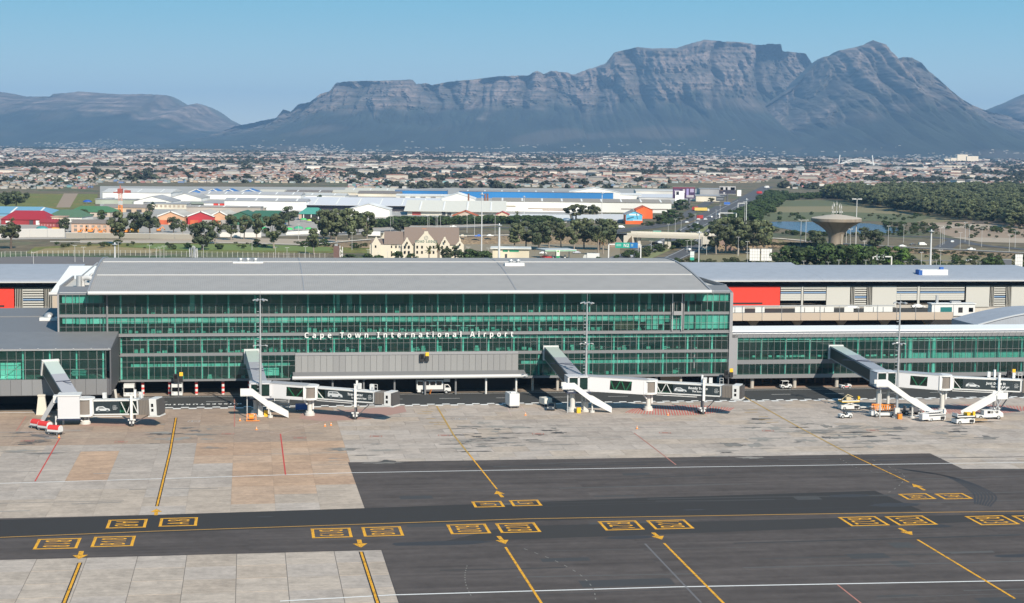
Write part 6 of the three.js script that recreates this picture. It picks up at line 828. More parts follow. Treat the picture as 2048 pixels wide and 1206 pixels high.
// embankments carrying the cross road, and the bridge over the motorway
function embankment(pts, toe, m) {
  const c = new THREE.CatmullRomCurve3(pts.map(([a, b, h]) => G(a, b, h))).getPoints(50), pos = [], uv = [], idx = [];
  c.forEach((p, i) => { const rowp = [[toe + 5, -0.3], [toe * 0.55 + 5, p.y * 0.45], [6, p.y - 0.1], [-6, p.y - 0.1], [-6 - toe, -0.3]]; rowp.forEach(([dz, y], k) => { const n = k === 1 ? 1.1 * N3(i * 0.7, 2.2) : 0; pos.push(p.x, y + n, p.z + dz); uv.push(p.x, dz + p.z); }); });
  for (let i = 0; i < c.length - 1; i++) for (let k = 0; k < 4; k++) { const a = i * 5 + k, b = a + 5; idx.push(a, b, a + 1, b, b + 1, a + 1); }
  const g = new THREE.BufferGeometry(); g.setAttribute('position', new THREE.Float32BufferAttribute(pos, 3)); g.setAttribute('uv', new THREE.Float32BufferAttribute(uv, 2)); g.setIndex(idx); g.computeVertexNormals(); const q = shadowed(new THREE.Mesh(g, m)); q.name = numbered('embankment'); q.userData.kind = 'structure'; scene.add(q);
  const r = new THREE.Mesh(stripGeo(c, 9, 0.06), tar); r.name = 'cross_road'; q.add(r); const e = new MB(); e.add(stripGeo(c.map((p) => V3(p.x, p.y, p.z + 4.9)), 0.35, 0.7)); for (let i = 0; i < c.length - 1; i++) e.beam(V3(c[i].x, c[i].y + 0.6, c[i].z + 5), V3(c[i + 1].x, c[i + 1].y + 0.6, c[i + 1].z + 5), 0.12, 0.35); e.build('guard_rail', mat([0.5, 0.49, 0.46], 0.6), q);
  return c;
}
const slopeMat = mat('#ffffff', 0.97, { map: (() => { const t = texture(512, (x, y) => { const a = blot(x, y), b = grain(x, y), c = fine(x, y), g = Math.max(0, Math.min(1, (a - 0.5) * 5)), s = 0.7 + 0.65 * c * (0.7 + 0.6 * b); return [(0.49 - 0.15 * g) * s, (0.425 - 0.07 * g) * s, (0.34 - 0.12 * g) * s]; }, 50, true); return t; })() });
embankment([[640, 488, 0.5], [760, 478, 4], [900, 472.5, 4], [1000, 471, 4.2], [1130, 469, 5], [1215, 468, 6.4], [1262, 468, 8]], 15, slopeMat);
const eR = embankment([[1422, 472.5, 8], [1500, 475, 6], [1560, 478, 4], [1620, 483, 2.6], [1760, 492, 2.4], [1900, 499, 2.4], [2090, 508, 2.4]], 15, slopeMat);
{
  const a = G(1258, 468, 8), b = G(1426, 472.5, 8), [m, len] = along(a, b), t = thing('road_overpass', 'pale concrete road bridge crossing over the motorway', 'overpass', V3(0, 0, 0));
  part('deck', new MB().box(len / 2, -0.8, 0, len, 1.5, 11).apply(m), C.beige, t); part('parapet', new MB().box(len / 2, 0.45, 5.4, len, 1.0, 0.4).apply(m), C.beige, t); part('parapet', new MB().box(len / 2, 0.75, -5.4, len, 1.6, 0.4).apply(m), C.beige, t); part('edge_beam', new MB().box(len / 2, -0.95, 5.75, len, 1.3, 0.4).apply(m), mat([0.50, 0.46, 0.39], 0.9), t);
  for (const u of [0.14, 0.46, 0.50]) part('pier', new MB().box(len * u, -4.7, 3, 1.6, 6.6, 1.4).apply(m), C.beige, t);
  part('abutment', new MB().box(len * 0.96, -4.4, 1, 8, 7.4, 10).apply(m), C.beige, t); part('abutment', new MB().box(len * 0.02, -4.4, 1, 6, 7.4, 10).apply(m), C.beige, t);
  part('wing_wall', new MB().prism([[len * 0.9, 0], [len * 1.12, -0.5], [len * 0.98, -8], [len * 0.9, -8]], 6, 0.6).apply(m), C.beige, t); part('paved_slope', new MB().prism([[len * 0.98, -8], [len * 1.12, -1.0], [len * 1.3, -8]], 6.8, 0.5).apply(m), mat([0.30, 0.21, 0.175], 0.95), t); part('paved_slope', new MB().prism([[len * 0.0, -8], [-len * 0.1, -1.4], [-len * 0.2, -8]], 6.8, 0.5).apply(m), mat([0.34, 0.25, 0.21], 0.95), t);
}
// ---------------------------------------------------------------- sheds and houses
const corr = (() => { const t = texture(64, (x) => { const v = 0.95 + 0.05 * Math.sin(x * 6.283 * 8); return [v, v, v]; }, 8, true); return t; })();
const shedMats = {}; const sm = (c, r = 0.65) => (shedMats[c.join() + r] ??= mat(c, r, { map: corr }));
const WHITE = [0.74, 0.74, 0.72], CREAM = [0.66, 0.61, 0.51], GREY = [0.34, 0.34, 0.35], BRN = [0.24, 0.20, 0.17];
function shed(name, label, x0, x1, yb, ye, o = {}) {
  const p = G((x0 + x1) / 2, yb), s = pxm(p), w = (x1 - x0) / s, h = Math.max(1.5, hAt(p, ye)), d = o.d ?? 30, t = thing(name, label, o.cat ?? 'warehouse', p, o.turn ?? 0, o.group), wm = sm(o.wall ?? WHITE), rm = sm(o.roof ?? GREY), kind = o.kind ?? 'ridge', ov = o.over ?? 0.6;
  part('wall', new MB().bb(-w / 2, -0.3, -d, w / 2, h, 0), wm, t);
  const yr = o.yr ?? ye - 4;
  if (kind === 'ridge' || kind === 'hip') { const q = V3(p.x, 0, p.z - d / 2), rh = Math.max(0.6, hAt(q, yr) - h), inset = kind === 'hip' ? Math.min(w * 0.28, (o.inset ?? 0.2) * w) : 0; const W2 = w / 2 + ov, pts = { A: [-W2, h, ov], B: [W2, h, ov], C: [W2, h, -d - ov], D: [-W2, h, -d - ov], E: [-W2 + inset, h + rh, -d / 2], F: [W2 - inset, h + rh, -d / 2] }; const f = [], tri = (a, b, c) => f.push(...pts[a], ...pts[b], ...pts[c]); tri('A', 'B', 'F'); tri('A', 'F', 'E'); tri('C', 'D', 'E'); tri('C', 'E', 'F'); tri('D', 'A', 'E'); tri('B', 'C', 'F'); const g = new THREE.BufferGeometry(); g.setAttribute('position', new THREE.Float32BufferAttribute(f, 3)); const uv = []; for (let i = 0; i < f.length; i += 3) uv.push(f[i], f[i + 2]); g.setAttribute('uv', new THREE.Float32BufferAttribute(uv, 2)); g.computeVertexNormals(); part('roof', new MB().add(g), rm, t); part('eave', new MB().box(0, h + 0.05, ov, w + ov * 2, 0.25, 0.15), sm(o.trim ?? o.roof ?? GREY), t); if (w > 50) { const sk = new MB(), nn = Math.floor(w / 18); for (let i = 0; i < nn; i++) { const x = -w / 2 + (i + 0.5) * w / nn; sk.beam(V3(x, h + rh * 0.12 + 0.06, ov - (d / 2) * 0.12), V3(x, h + rh * 0.9 + 0.06, ov - d / 2 * 0.9), 1.6, 0.06); } part('skylight', sk, sm([0.80, 0.80, 0.77]), t); } }
  else if (kind === 'gable') { const rh = Math.max(0.8, hAt(p, yr) - h), g = [[-w / 2, h], [0, h + rh], [w / 2, h]]; part('gable', new MB().prism(g, -d, d), wm, t); const th = Math.atan2(rh, w / 2), sl = Math.hypot(rh, w / 2) + ov; for (const k of [-1, 1]) part('roof', new MB().add(new THREE.BoxGeometry(sl, 0.25, d + 2 * ov).rotateZ(-k * th).translate(k * (w / 4 + ov * 0.3), h + rh / 2 + 0.14, -d / 2)), rm, t); if (o.trim) for (const k of [-1, 1]) part('barge_board', new MB().add(new THREE.BoxGeometry(sl, 0.8, 0.3).rotateZ(-k * th).translate(k * (w / 4), h + rh / 2 + 0.2, ov + 0.1)), sm(o.trim), t); }
  else if (kind === 'flat') { part('roof', new MB().bb(-w / 2 - ov, h, -d - ov, w / 2 + ov, h + 0.5, ov), rm, t); }
  else if (kind === 'arch') { const rh = Math.max(1, hAt(p, yr) - h), a = []; for (let i = 0; i <= 14; i++) { const u = i / 14 * Math.PI; a.push([-Math.cos(u) * w / 2, h + Math.pow(Math.sin(u), 0.6) * rh]); } part('gable', new MB().prism(a, -d, d), wm, t); part('roof', new MB().prism([...a.map(([x, y]) => [x * 1.01, y + 0.4]), ...a.slice().reverse().map(([x, y]) => [x, y + 0.03])], -d - ov, d + ov * 1.4), rm, t); }
  for (const [u0, u1, v0, v1, c] of o.doors ?? []) part(v0 > 0.15 ? 'window' : 'door', new MB().bb(-w / 2 + u0 * w, h * v0 + (v0 ? 0 : -0.2), 0.02, -w / 2 + u1 * w, h * v1, 0.14), sm(c ?? [0.06, 0.065, 0.075], 0.5), t);
  return t;
}
const G2 = 'pale sheds packed in the industrial estate';
const doorRow = (n, v0, v1, c, a = 0.03, b = 0.97) => Array.from({ length: n }, (_, i) => { const s = (b - a) / n; return [a + s * (i + 0.25), a + s * (i + 0.75), v0, v1, c]; });
shed('factory_hall', 'light blue roofed hall behind the red hall at the far left', -60, 100, 432, 427, { kind: 'hip', yr: 413, d: 45, roof: [0.17, 0.36, 0.50], wall: [0.15, 0.32, 0.46] });
shed('factory_hall', 'big red hip roofed hall at the far left', 4, 92, 449, 439, { kind: 'hip', yr: 421, d: 30, roof: [0.36, 0.022, 0.032], wall: [0.30, 0.028, 0.035], inset: 0.2, doors: [[0.62, 0.70, 0, 0.85], [0.76, 0.84, 0, 0.8, WHITE], [0.1, 0.2, 0.3, 0.7, WHITE]] });
shed('small_building', 'low red annex at the right of the red hall', 80, 111, 456, 445, { kind: 'ridge', yr: 438, d: 12, roof: [0.33, 0.035, 0.04], wall: [0.32, 0.06, 0.06], cat: 'building', doors: doorRow(5, 0.3, 0.7, [0.45, 0.2, 0.2]) });
shed('small_building', 'cream two storey block right of the red annex', 104, 128, 452, 434, { kind: 'flat', d: 12, wall: [0.62, 0.52, 0.40], roof: [0.45, 0.30, 0.22], cat: 'building', doors: [...doorRow(4, 0.55, 0.8), ...doorRow(4, 0.15, 0.4)] });
shed('green_roofed_hall', 'faded green hip roofed hall, left of the pair beyond the peach building', 94, 163, 444, 434, { kind: 'hip', yr: 419, d: 34, roof: [0.10, 0.18, 0.10], wall: WHITE, inset: 0.25, doors: doorRow(6, 0.25, 0.6, [0.25, 0.25, 0.24]) });
shed('green_roofed_hall', 'bright green hip roofed hall, right of the pair beyond the peach building', 138, 219, 433, 424, { kind: 'hip', yr: 412, d: 34, roof: [0.075, 0.20, 0.085], wall: [0.55, 0.46, 0.38], inset: 0.2, doors: doorRow(6, 0.25, 0.6) });
shed('peach_building', 'peach two storey building with brown roof behind the orange machines', 144, 229, 465, 447, { kind: 'ridge', yr: 439, d: 16, roof: BRN, wall: [0.62, 0.42, 0.31], cat: 'building', doors: [...doorRow(7, 0.58, 0.82, [0.3, 0.27, 0.24]), ...doorRow(7, 0.12, 0.42, [0.2, 0.18, 0.16]), [0.32, 0.36, 0.15, 0.75, [0.55, 0.25, 0.08]]] });
shed('factory_hall', 'brown roofed peach shed below the white hangar', 205, 290, 424, 415, { kind: 'ridge', yr: 408, d: 26, roof: [0.30, 0.26, 0.23], wall: [0.56, 0.43, 0.31], doors: doorRow(4, 0, 0.6) });
shed('hangar', 'large white arched hangar at the left end of the industrial estate', 207, 340, 398, 385, { kind: 'ridge', yr: 377, d: 60, roof: [0.60, 0.59, 0.57], wall: [0.74, 0.74, 0.73] });
shed('small_building', 'yellow ochre block with dark windows at the foot of the white hangar', 209, 222, 407, 397, { kind: 'flat', d: 14, wall: [0.58, 0.38, 0.16], cat: 'building', doors: doorRow(2, 0.4, 0.8) }); shed('factory_hall', 'pale green walled block below the white hangar', 192, 270, 408, 399, { kind: 'flat', d: 16, wall: [0.36, 0.40, 0.33], roof: GREY });
shed('factory_hall', 'white gable fronted shed with dark opening below the hangar', 268, 342, 409, 403, { kind: 'gable', yr: 393, d: 46, roof: [0.38, 0.37, 0.37], wall: [0.76, 0.76, 0.74], doors: [[0.26, 0.86, 0.12, 0.9, [0.14, 0.14, 0.14]]] });
shed('factory_hall', 'grey roofed white shed right of the gable fronted shed', 338, 402, 402, 396, { kind: 'gable', yr: 387, d: 50, roof: [0.42, 0.41, 0.40], wall: WHITE });
shed('factory_hall', 'long cream walled block with many openings, left centre of the estate', 290, 372, 418, 408, { kind: 'flat', d: 22, wall: CREAM, doors: doorRow(9, 0.35, 0.8, [0.4, 0.33, 0.26]) });
shed('factory_hall', 'long white shed behind with grey roof, left centre', 400, 600, 399, 389, { kind: 'ridge', yr: 383, d: 40, roof: [0.46, 0.45, 0.45], wall: [0.76, 0.76, 0.75] });
for (const [x0, x1, l] of [[378, 408, 'first blue roof bay from the left above the long white shed'], [411, 440, 'second blue roof bay above the long white shed'], [441, 473, 'third blue roof bay above the long white shed'], [476, 518, 'rightmost blue roof bay above the long white shed']]) shed('blue_roofed_bay', l, x0, x1, 389, 385.5, { kind: 'gable', yr: 378.5, d: 30, roof: [0.045, 0.16, 0.42], wall: [0.07, 0.2, 0.48], trim: WHITE });
shed('factory_hall', 'long grey walled store in front of the white sheds, left centre', 374, 520, 426, 414, { kind: 'ridge', yr: 411, d: 16, roof: [0.40, 0.37, 0.34], wall: [0.42, 0.38, 0.34] }); shed('small_building', 'white shed with two red doors, left centre', 408, 450, 414, 406, { kind: 'ridge', yr: 403, d: 12, wall: WHITE, cat: 'building', doors: [[0.45, 0.68, 0, 0.9, [0.62, 0.05, 0.03]], [0.74, 0.97, 0, 0.9, [0.62, 0.05, 0.03]]] }); shed('small_building', 'green awning shed left of the red doors', 380, 410, 412, 408, { kind: 'ridge', yr: 404, d: 10, roof: [0.25, 0.28, 0.22], wall: [0.1, 0.1, 0.09], cat: 'building' });
for (const [x0, x1, c, l] of [[316, 368, [0.62, 0.36, 0.22], 'left shed of the three peach gabled sheds'], [376, 428, [0.44, 0.03, 0.04], 'middle shed of the three gabled sheds, red front'], [420, 459, [0.62, 0.36, 0.22], 'right shed of the three peach gabled sheds']]) shed('gabled_shed', l, x0, x1, 449, 433, { kind: 'gable', yr: 423, d: 40, roof: [0.52, 0.48, 0.42], wall: c, trim: WHITE, doors: [[0.08, 0.4, 0, 0.55, [0.55, 0.12, 0.05]], [0.55, 0.92, 0, 0.6, [0.35, 0.33, 0.31]]] });
shed('factory_hall', 'dark green shed right of the gabled sheds', 458, 505, 450, 433, { kind: 'gable', yr: 424, d: 34, roof: [0.05, 0.14, 0.085], wall: [0.035, 0.13, 0.075] }); shed('factory_hall', 'dark green hip roofed shed behind the gums, centre left', 492, 568, 446, 433, { kind: 'hip', yr: 421, d: 30, roof: [0.05, 0.15, 0.09], wall: [0.05, 0.13, 0.08] });
shed('factory_hall', 'long white wall hall with grey roof, centre left', 450, 612, 420, 402, { kind: 'ridge', yr: 396, d: 30, roof: [0.40, 0.395, 0.40], wall: [0.80, 0.80, 0.79] }); shed('factory_hall', 'tan walled store in front of the long white hall', 440, 528, 424, 416, { kind: 'flat', d: 12, wall: [0.48, 0.40, 0.33], roof: CREAM });
shed('factory_hall', 'wide white roofed hall with dark front, centre', 606, 868, 422, 411, { kind: 'ridge', yr: 395, d: 90, roof: [0.66, 0.67, 0.70], wall: [0.045, 0.045, 0.06], over: 4, trim: [0.6, 0.6, 0.62] });
shed('factory_hall', 'white gabled shed in front of the wide hall, centre', 696, 779, 434, 419, { kind: 'gable', yr: 408, d: 30, roof: [0.76, 0.76, 0.74], wall: [0.78, 0.78, 0.76], doors: doorRow(3, 0.1, 0.5, [0.3, 0.3, 0.3], 0.1, 0.6) });
shed('factory_hall', 'turquoise roofed shed among white roofs, centre left', 540, 602, 398, 394, { kind: 'hip', yr: 386, d: 30, roof: [0.09, 0.40, 0.42], wall: [0.25, 0.22, 0.2] }); shed('pavilion', 'teal roofed pavilion with dark glazed front between the trees', 598, 645, 440, 428, { kind: 'hip', yr: 415, d: 22, roof: [0.08, 0.32, 0.26], wall: [0.02, 0.02, 0.025], cat: 'pavilion', inset: 0.4, doors: [[0.18, 0.22, 0.2, 1, WHITE], [0.5, 0.54, 0.2, 1, WHITE], [0.8, 0.84, 0.2, 1, WHITE], [0, 0.12, 0.16, 1, [0.55, 0.38, 0.3]]] });
for (const [x0, x1, yb, ye, yr, c, r, l] of [[518, 566, 388, 384, 379, CREAM, CREAM, 'low cream shed right of the blue roof bays'], [572, 660, 390, 384, 380, WHITE, BRN, 'brown roofed white shed behind the turquoise roof'], [664, 716, 390, 385, 380, CREAM, [0.62, 0.58, 0.48], 'cream arched shed, centre behind'], [690, 790, 386, 381, 376, WHITE, [0.6, 0.58, 0.5], 'white shed at the back of the estate, centre'], [716, 800, 393, 387, 382, CREAM, BRN, 'brown roofed cream shed left of the blue hall'], [600, 690, 396, 391, 386, WHITE, [0.55, 0.55, 0.53], 'pale flat shed above the wide hall']]) shed('factory_hall', l, x0, x1, yb, ye, { kind: 'ridge', yr, d: 40, wall: c, roof: r });
shed('blue_hall', 'short bright blue walled hall, centre behind', 790, 893, 390, 381, { kind: 'flat', d: 40, wall: [0.015, 0.16, 0.42], roof: GREY }); shed('blue_hall', 'long bright blue walled hall at the back of the estate', 918, 1226, 397, 384, { kind: 'ridge', yr: 381, d: 60, wall: [0.015, 0.18, 0.46], roof: [0.36, 0.33, 0.31] });
shed('factory_hall', 'white hall with strip windows left of the long blue hall', 792, 900, 398, 391.5, { kind: 'ridge', yr: 388, d: 40, wall: [0.6, 0.6, 0.58], roof: [0.78, 0.78, 0.75], doors: doorRow(5, 0.35, 0.7, [0.2, 0.2, 0.2]) }); shed('factory_hall', 'tall white roofed hall with brown stacks, centre', 880, 950, 404, 398, { kind: 'gable', yr: 387, d: 50, wall: [0.76, 0.76, 0.74], roof: [0.78, 0.78, 0.76] });
for (const [x, l] of [[937, 'thin brown chimney stack on the white hall, left'], [970, 'left brown chimney of the pair behind the cream hall'], [975, 'right brown chimney of the pair behind the cream hall']]) { const p = G(x, 408), h = hAt(p, 388), t = thing('chimney', l, 'chimney', p); part('stack', new MB().cyl(V3(0, 0, 0), V3(0, h, 0), 1.0, 0.9, 10), mat([0.22, 0.10, 0.07], 0.9), t); part('cap', new MB().cyl(V3(0, h, 0), V3(0, h + 0.5, 0), 1.15, 1.15, 10), C.cladDark, t); }
shed('factory_hall', 'wide cream roofed hall behind the hotel', 815, 1005, 431, 423, { kind: 'ridge', yr: 401, d: 90, wall: [0.58, 0.55, 0.48], roof: [0.70, 0.68, 0.60], over: 3, doors: [[0.05, 0.14, 0, 0.8, [0.4, 0.08, 0.07]], [0.36, 0.4, 0, 0.9], [0.42, 0.46, 0, 0.7], [0.52, 0.58, 0, 0.7, [0.3, 0.05, 0.05]]] });
shed('red_roofed_store', 'terracotta roofed shop front behind the hotel', 905, 956, 441, 432, { kind: 'gable', yr: 422, d: 18, wall: [0.52, 0.42, 0.34], roof: [0.42, 0.12, 0.06], trim: [0.45, 0.12, 0.05], cat: 'building' }); shed('red_roofed_house', 'cream house with bright red roof left of the white sheet roofs', 992, 1018, 443, 430, { kind: 'gable', yr: 424, d: 16, wall: [0.66, 0.55, 0.42], roof: [0.50, 0.05, 0.03], cat: 'house', doors: doorRow(4, 0.1, 0.45) });
shed('factory_hall', 'very long white hall with tan roof strip, right of centre', 985, 1342, 424, 404, { kind: 'ridge', yr: 397, d: 45, wall: [0.77, 0.77, 0.74], roof: [0.33, 0.29, 0.245], doors: [[0.02, 0.13, 0.42, 0.56, [0.45, 0.40, 0.32]], [0.20, 0.46, 0.25, 0.34, [0.36, 0.28, 0.22]], [0.28, 0.42, 0.12, 0.2, [0.26, 0.15, 0.1]], [0.72, 0.98, 0.3, 0.4, [0.22, 0.18, 0.16]]] });
for (const [x0, x1, yb, l] of [[1016, 1052, 444, 'white sheet roof left of the others in front of the long white hall'], [1048, 1098, 444, 'second white sheet roof in front of the long white hall'], [1094, 1140, 445, 'third white sheet roof, left of the big olive tree'], [1150, 1200, 445, 'white sheet roof half behind the olive tree'], [1200, 1256, 444, 'white sheet roof left of the mural building']]) shed('sheet_roofed_shed', l, x0, x1, yb, yb - 3, { kind: 'ridge', yr: yb - 16, d: 70, wall: [0.6, 0.58, 0.56], roof: pick([[0.70, 0.70, 0.69], [0.62, 0.62, 0.62]]) });
for (const [x0, x1, yb, ye, yr, c, r, l] of [[1138, 1240, 398, 385, 375.5, WHITE, [0.74, 0.73, 0.7], 'large white gabled hall behind the right end of the blue hall'], [1236, 1282, 398, 390, 386, WHITE, WHITE, 'small white hall right of the large gabled hall'], [1272, 1348, 389, 382, 379, [0.6, 0.59, 0.56], [0.62, 0.61, 0.58], 'long grey white shed at the back right of the estate'], [1278, 1350, 399, 395, 388, [0.5, 0.5, 0.5], [0.56, 0.58, 0.62], 'pale blue roofed shed left of the tall billboards'], [1392, 1440, 403, 392, 389, CREAM, GREY, 'cream walled store right of the tall billboards'], [1400, 1452, 389, 378, 376, [0.34, 0.34, 0.36], GREY, 'grey box building behind the billboards']]) shed('factory_hall', l, x0, x1, yb, ye, { kind: ye - yr > 7 ? 'gable' : 'ridge', yr, d: 40, wall: c, roof: r });
shed('orange_building', 'bright orange gabled building beside the mural', 1272, 1305, 437, 420, { kind: 'gable', yr: 413, d: 24, wall: [0.80, 0.13, 0.02], roof: [0.70, 0.12, 0.02], cat: 'building' });
{ const t = shed('mural_building', 'gabled building with blue sea mural above an orange band', 1251, 1285, 448, 430, { kind: 'gable', yr: 422, d: 26, wall: [0.80, 0.13, 0.02], roof: GREY, cat: 'building' }); const p = t.position, s = pxm(p), w = 34 / s, h = hAt(p, 430), rh = hAt(p, 422) - h, y0 = h * 0.36; part('mural', new MB().prism([[-w / 2 + 0.3, y0], [-w / 2 + 0.3, h], [0, h + rh - 0.3], [w / 2 - 0.3, h], [w / 2 - 0.3, y0]], 0.03, 0.06), mat([0.10, 0.42, 0.62], 0.6), t); part('mural_figure', new MB().box(-w * 0.22, y0 + 2.2, 0.12, w * 0.42, 1.1, 0.04, 0, 0, 0.3).box(w * 0.17, y0 + 3.4, 0.12, 0.5, 4.6, 0.04, 0, 0, 0.25), mat([0.03, 0.13, 0.22], 0.6), t); part('mural_cloud', new MB().box(0, h + 0.3, 0.12, w * 0.6, 1.4, 0.04).box(w * 0.2, y0 + 0.5, 0.12, w * 0.55, 0.5, 0.04), mat([0.6, 0.68, 0.72], 0.6), t); }
{ const p = G(1331, 424), s = pxm(p), w = 19 / s, h = hAt(p, 412), h2 = hAt(p, 404), t = thing('twin_gabled_house', 'narrow white twin gabled building right of the long white hall', 'building', p); part('wall', new MB().bb(-w / 2, 0, -14, w / 2, h, 0), sm([0.78, 0.78, 0.76]), t); part('gable', new MB().prism([[-w / 2, h], [-w / 4, h2], [0, h + 1]], -14, 14).prism([[0, h + 1], [w / 4, h2], [w / 2, h]], -14, 14), sm([0.78, 0.78, 0.76]), t); part('window', new MB().bb(-w * 0.3, h * 0.2, 0.02, -w * 0.1, h * 0.5, 0.1), C.glassDark, t); }
// hotel with stepped gables
{
  const p = G(832, 517), s = pxm(p), h = hAt(p, 489), t = thing('gabled_hotel', 'cream hotel with ornate pointed gables and brown roof behind the terminal', 'hotel', p, 0.05), wm = mat([0.60, 0.55, 0.45], 0.85), X = (x) => (x - 832) / s, Y = (y) => hAt(p, y), rf = mat([0.19, 0.145, 0.12], 0.85);
  part('wall', new MB().bb(X(780), 0, -14, X(924), h, 0).bb(X(740), 0, -14, X(782), Y(490), 2), wm, t);
  const ridge = (x0, x1, yr, y0) => { const b = new MB(); b.prism([[0.7, y0], [-7, yr], [-14.7, y0]], X(x0), X(x1) - X(x0), 'zy'); return b; }; part('roof', ridge(768, 810, Y(470) + 1.5, h), rf, t); part('roof', ridge(808, 918, Y(463) + 2, h), rf, t); part('roof', ridge(742, 770, Y(480), Y(491)), rf, t);
  const gable = (xc, hw, top, sh, z, nm = 'gable') => { const b = new MB(), g = Y(top), e = Y(sh), c = X(xc), w = hw / s; b.prism([[c - w, 0], [c - w, e], [c - w * 0.82, e + (g - e) * 0.12], [c - w * 0.45, e + (g - e) * 0.55], [c - w * 0.2, e + (g - e) * 0.82], [c - w * 0.16, g], [c + w * 0.16, g], [c + w * 0.2, e + (g - e) * 0.82], [c + w * 0.45, e + (g - e) * 0.55], [c + w * 0.82, e + (g - e) * 0.12], [c + w, e], [c + w, 0]], 0.1 + z, 0.8); const q = part(nm, b, wm, t); return q; };
  gable(852, 22, 462, 485, 1.2); gable(814, 10, 475, 489, 0.8); gable(889, 10, 473, 487, 0.8); gable(753, 9, 474, 487, 2.2); gable(919, 8, 480, 488, 0.8); gable(768, 12, 468, 486, -13.4, 'rear_gable'); gable(812, 10, 461, 474, -13.9, 'rear_gable'); gable(912, 10, 462, 480, -13.9, 'rear_gable');
  const win = (x, y, w = 2.1, hh = 4.4) => part('window', new MB().box(X(x), Y(y), 2.15 , w / s * 1.6, hh / s * 1.2, 0.25), C.glassDark, t);
  for (const y of [493.5, 504]) for (const x of [810, 818, 834.5, 844, 860, 867, 884, 894]) win(x, y); for (const [x, y] of [[814, 485.5], [889, 482], [752, 493], [919, 488]]) part('window', new MB().box(X(x), Y(y), 3.1, 0.8, 1.3, 0.3), C.glassDark, t);
  for (const y of [494, 505, 511]) for (const x of [783, 792, 799]) part('window', new MB().box(X(x), Y(y), 0.03, 0.8, 1.3, 0.1), C.glassDark, t);
  const g = textGeo('ROAD LODGE', 1.25, 0.1, fonts.bold, 0.12); g.computeBoundingBox(); g.translate(X(852) - g.boundingBox.max.x / 2, Y(484.5), 2.15); const m = new THREE.Mesh(g, mat([0.08, 0.16, 0.13], 0.6)); m.name = 'lettering'; t.add(m); part('emblem', new MB().add(new THREE.TorusGeometry(1.0, 0.12, 6, 16).translate(X(852), Y(475), 2.15)).box(X(852), Y(475), 2.15, 1.6, 0.15, 0.1).box(X(852), Y(475), 2.15, 0.15, 1.6, 0.1), mat([0.3, 0.32, 0.3], 0.7), t); part('chimney', new MB().box(X(848), Y(461), -7, 2.4, 1.6, 1.6), mat([0.5, 0.2, 0.1], 0.8), t);
}
// filling station
shed('station_shop', 'cream filling station shop with green awnings behind the terminal roof', 985, 1058, 518, 498, { kind: 'flat', d: 14, wall: [0.66, 0.60, 0.46], roof: [0.7, 0.7, 0.66], cat: 'shop', over: 1.2, doors: [[0.28, 0.42, 0.72, 0.92, [0.03, 0.30, 0.16]], [0.46, 0.72, 0.72, 0.92, [0.03, 0.30, 0.16]], [0.34, 0.40, 0, 0.5]] });
{ const p = G(1122, 517), s = pxm(p), y = hAt(p, 499), t = thing('fuel_canopy', 'flat green edged filling station canopy over the pumps', 'canopy', p, 0.3); part('canopy_roof', new MB().bb(-36 / s, y - 0.9, -14, 30 / s, y, 2), mat([0.45, 0.47, 0.47], 0.6), t); part('canopy_fascia', new MB().bb(-36 / s, y - 0.9, 2, 30 / s, y, 2.15), W.white, t); part('green_stripe', new MB().bb(-36 / s, y - 0.75, 2.16, 30 / s, y - 0.35, 2.2), mat([0.02, 0.32, 0.14], 0.5), t); for (const x of [-30, -6, 22]) part('post', new MB().box(x / s, (y - 0.9) / 2, -4, 0.5, y - 0.9, 0.5), W.white, t); for (const x of [-24, -14, 0, 12]) part('fuel_pump', new MB().box(x / s, 0.9, -3, 0.9, 1.8, 0.5), pick([C.red, W.white, C.steel]), t);
  const q = G(1116, 520), v = thing('price_totem', 'green and white filling station price totem', 'sign', q); part('panel', new MB().bb(-0.9, 2.2, -0.2, 0.9, 5.4, 0.2), mat([0.70, 0.74, 0.62], 0.6), v); part('green_base', new MB().bb(-0.9, 0, -0.22, 0.9, 2.2, 0.22), mat([0.01, 0.26, 0.10], 0.6), v); part('emblem', new MB().add(new THREE.CylinderGeometry(0.5, 0.5, 0.1, 14).rotateX(Math.PI / 2).translate(0, 4.7, 0.22)), mat([0.12, 0.42, 0.10], 0.5), v); }
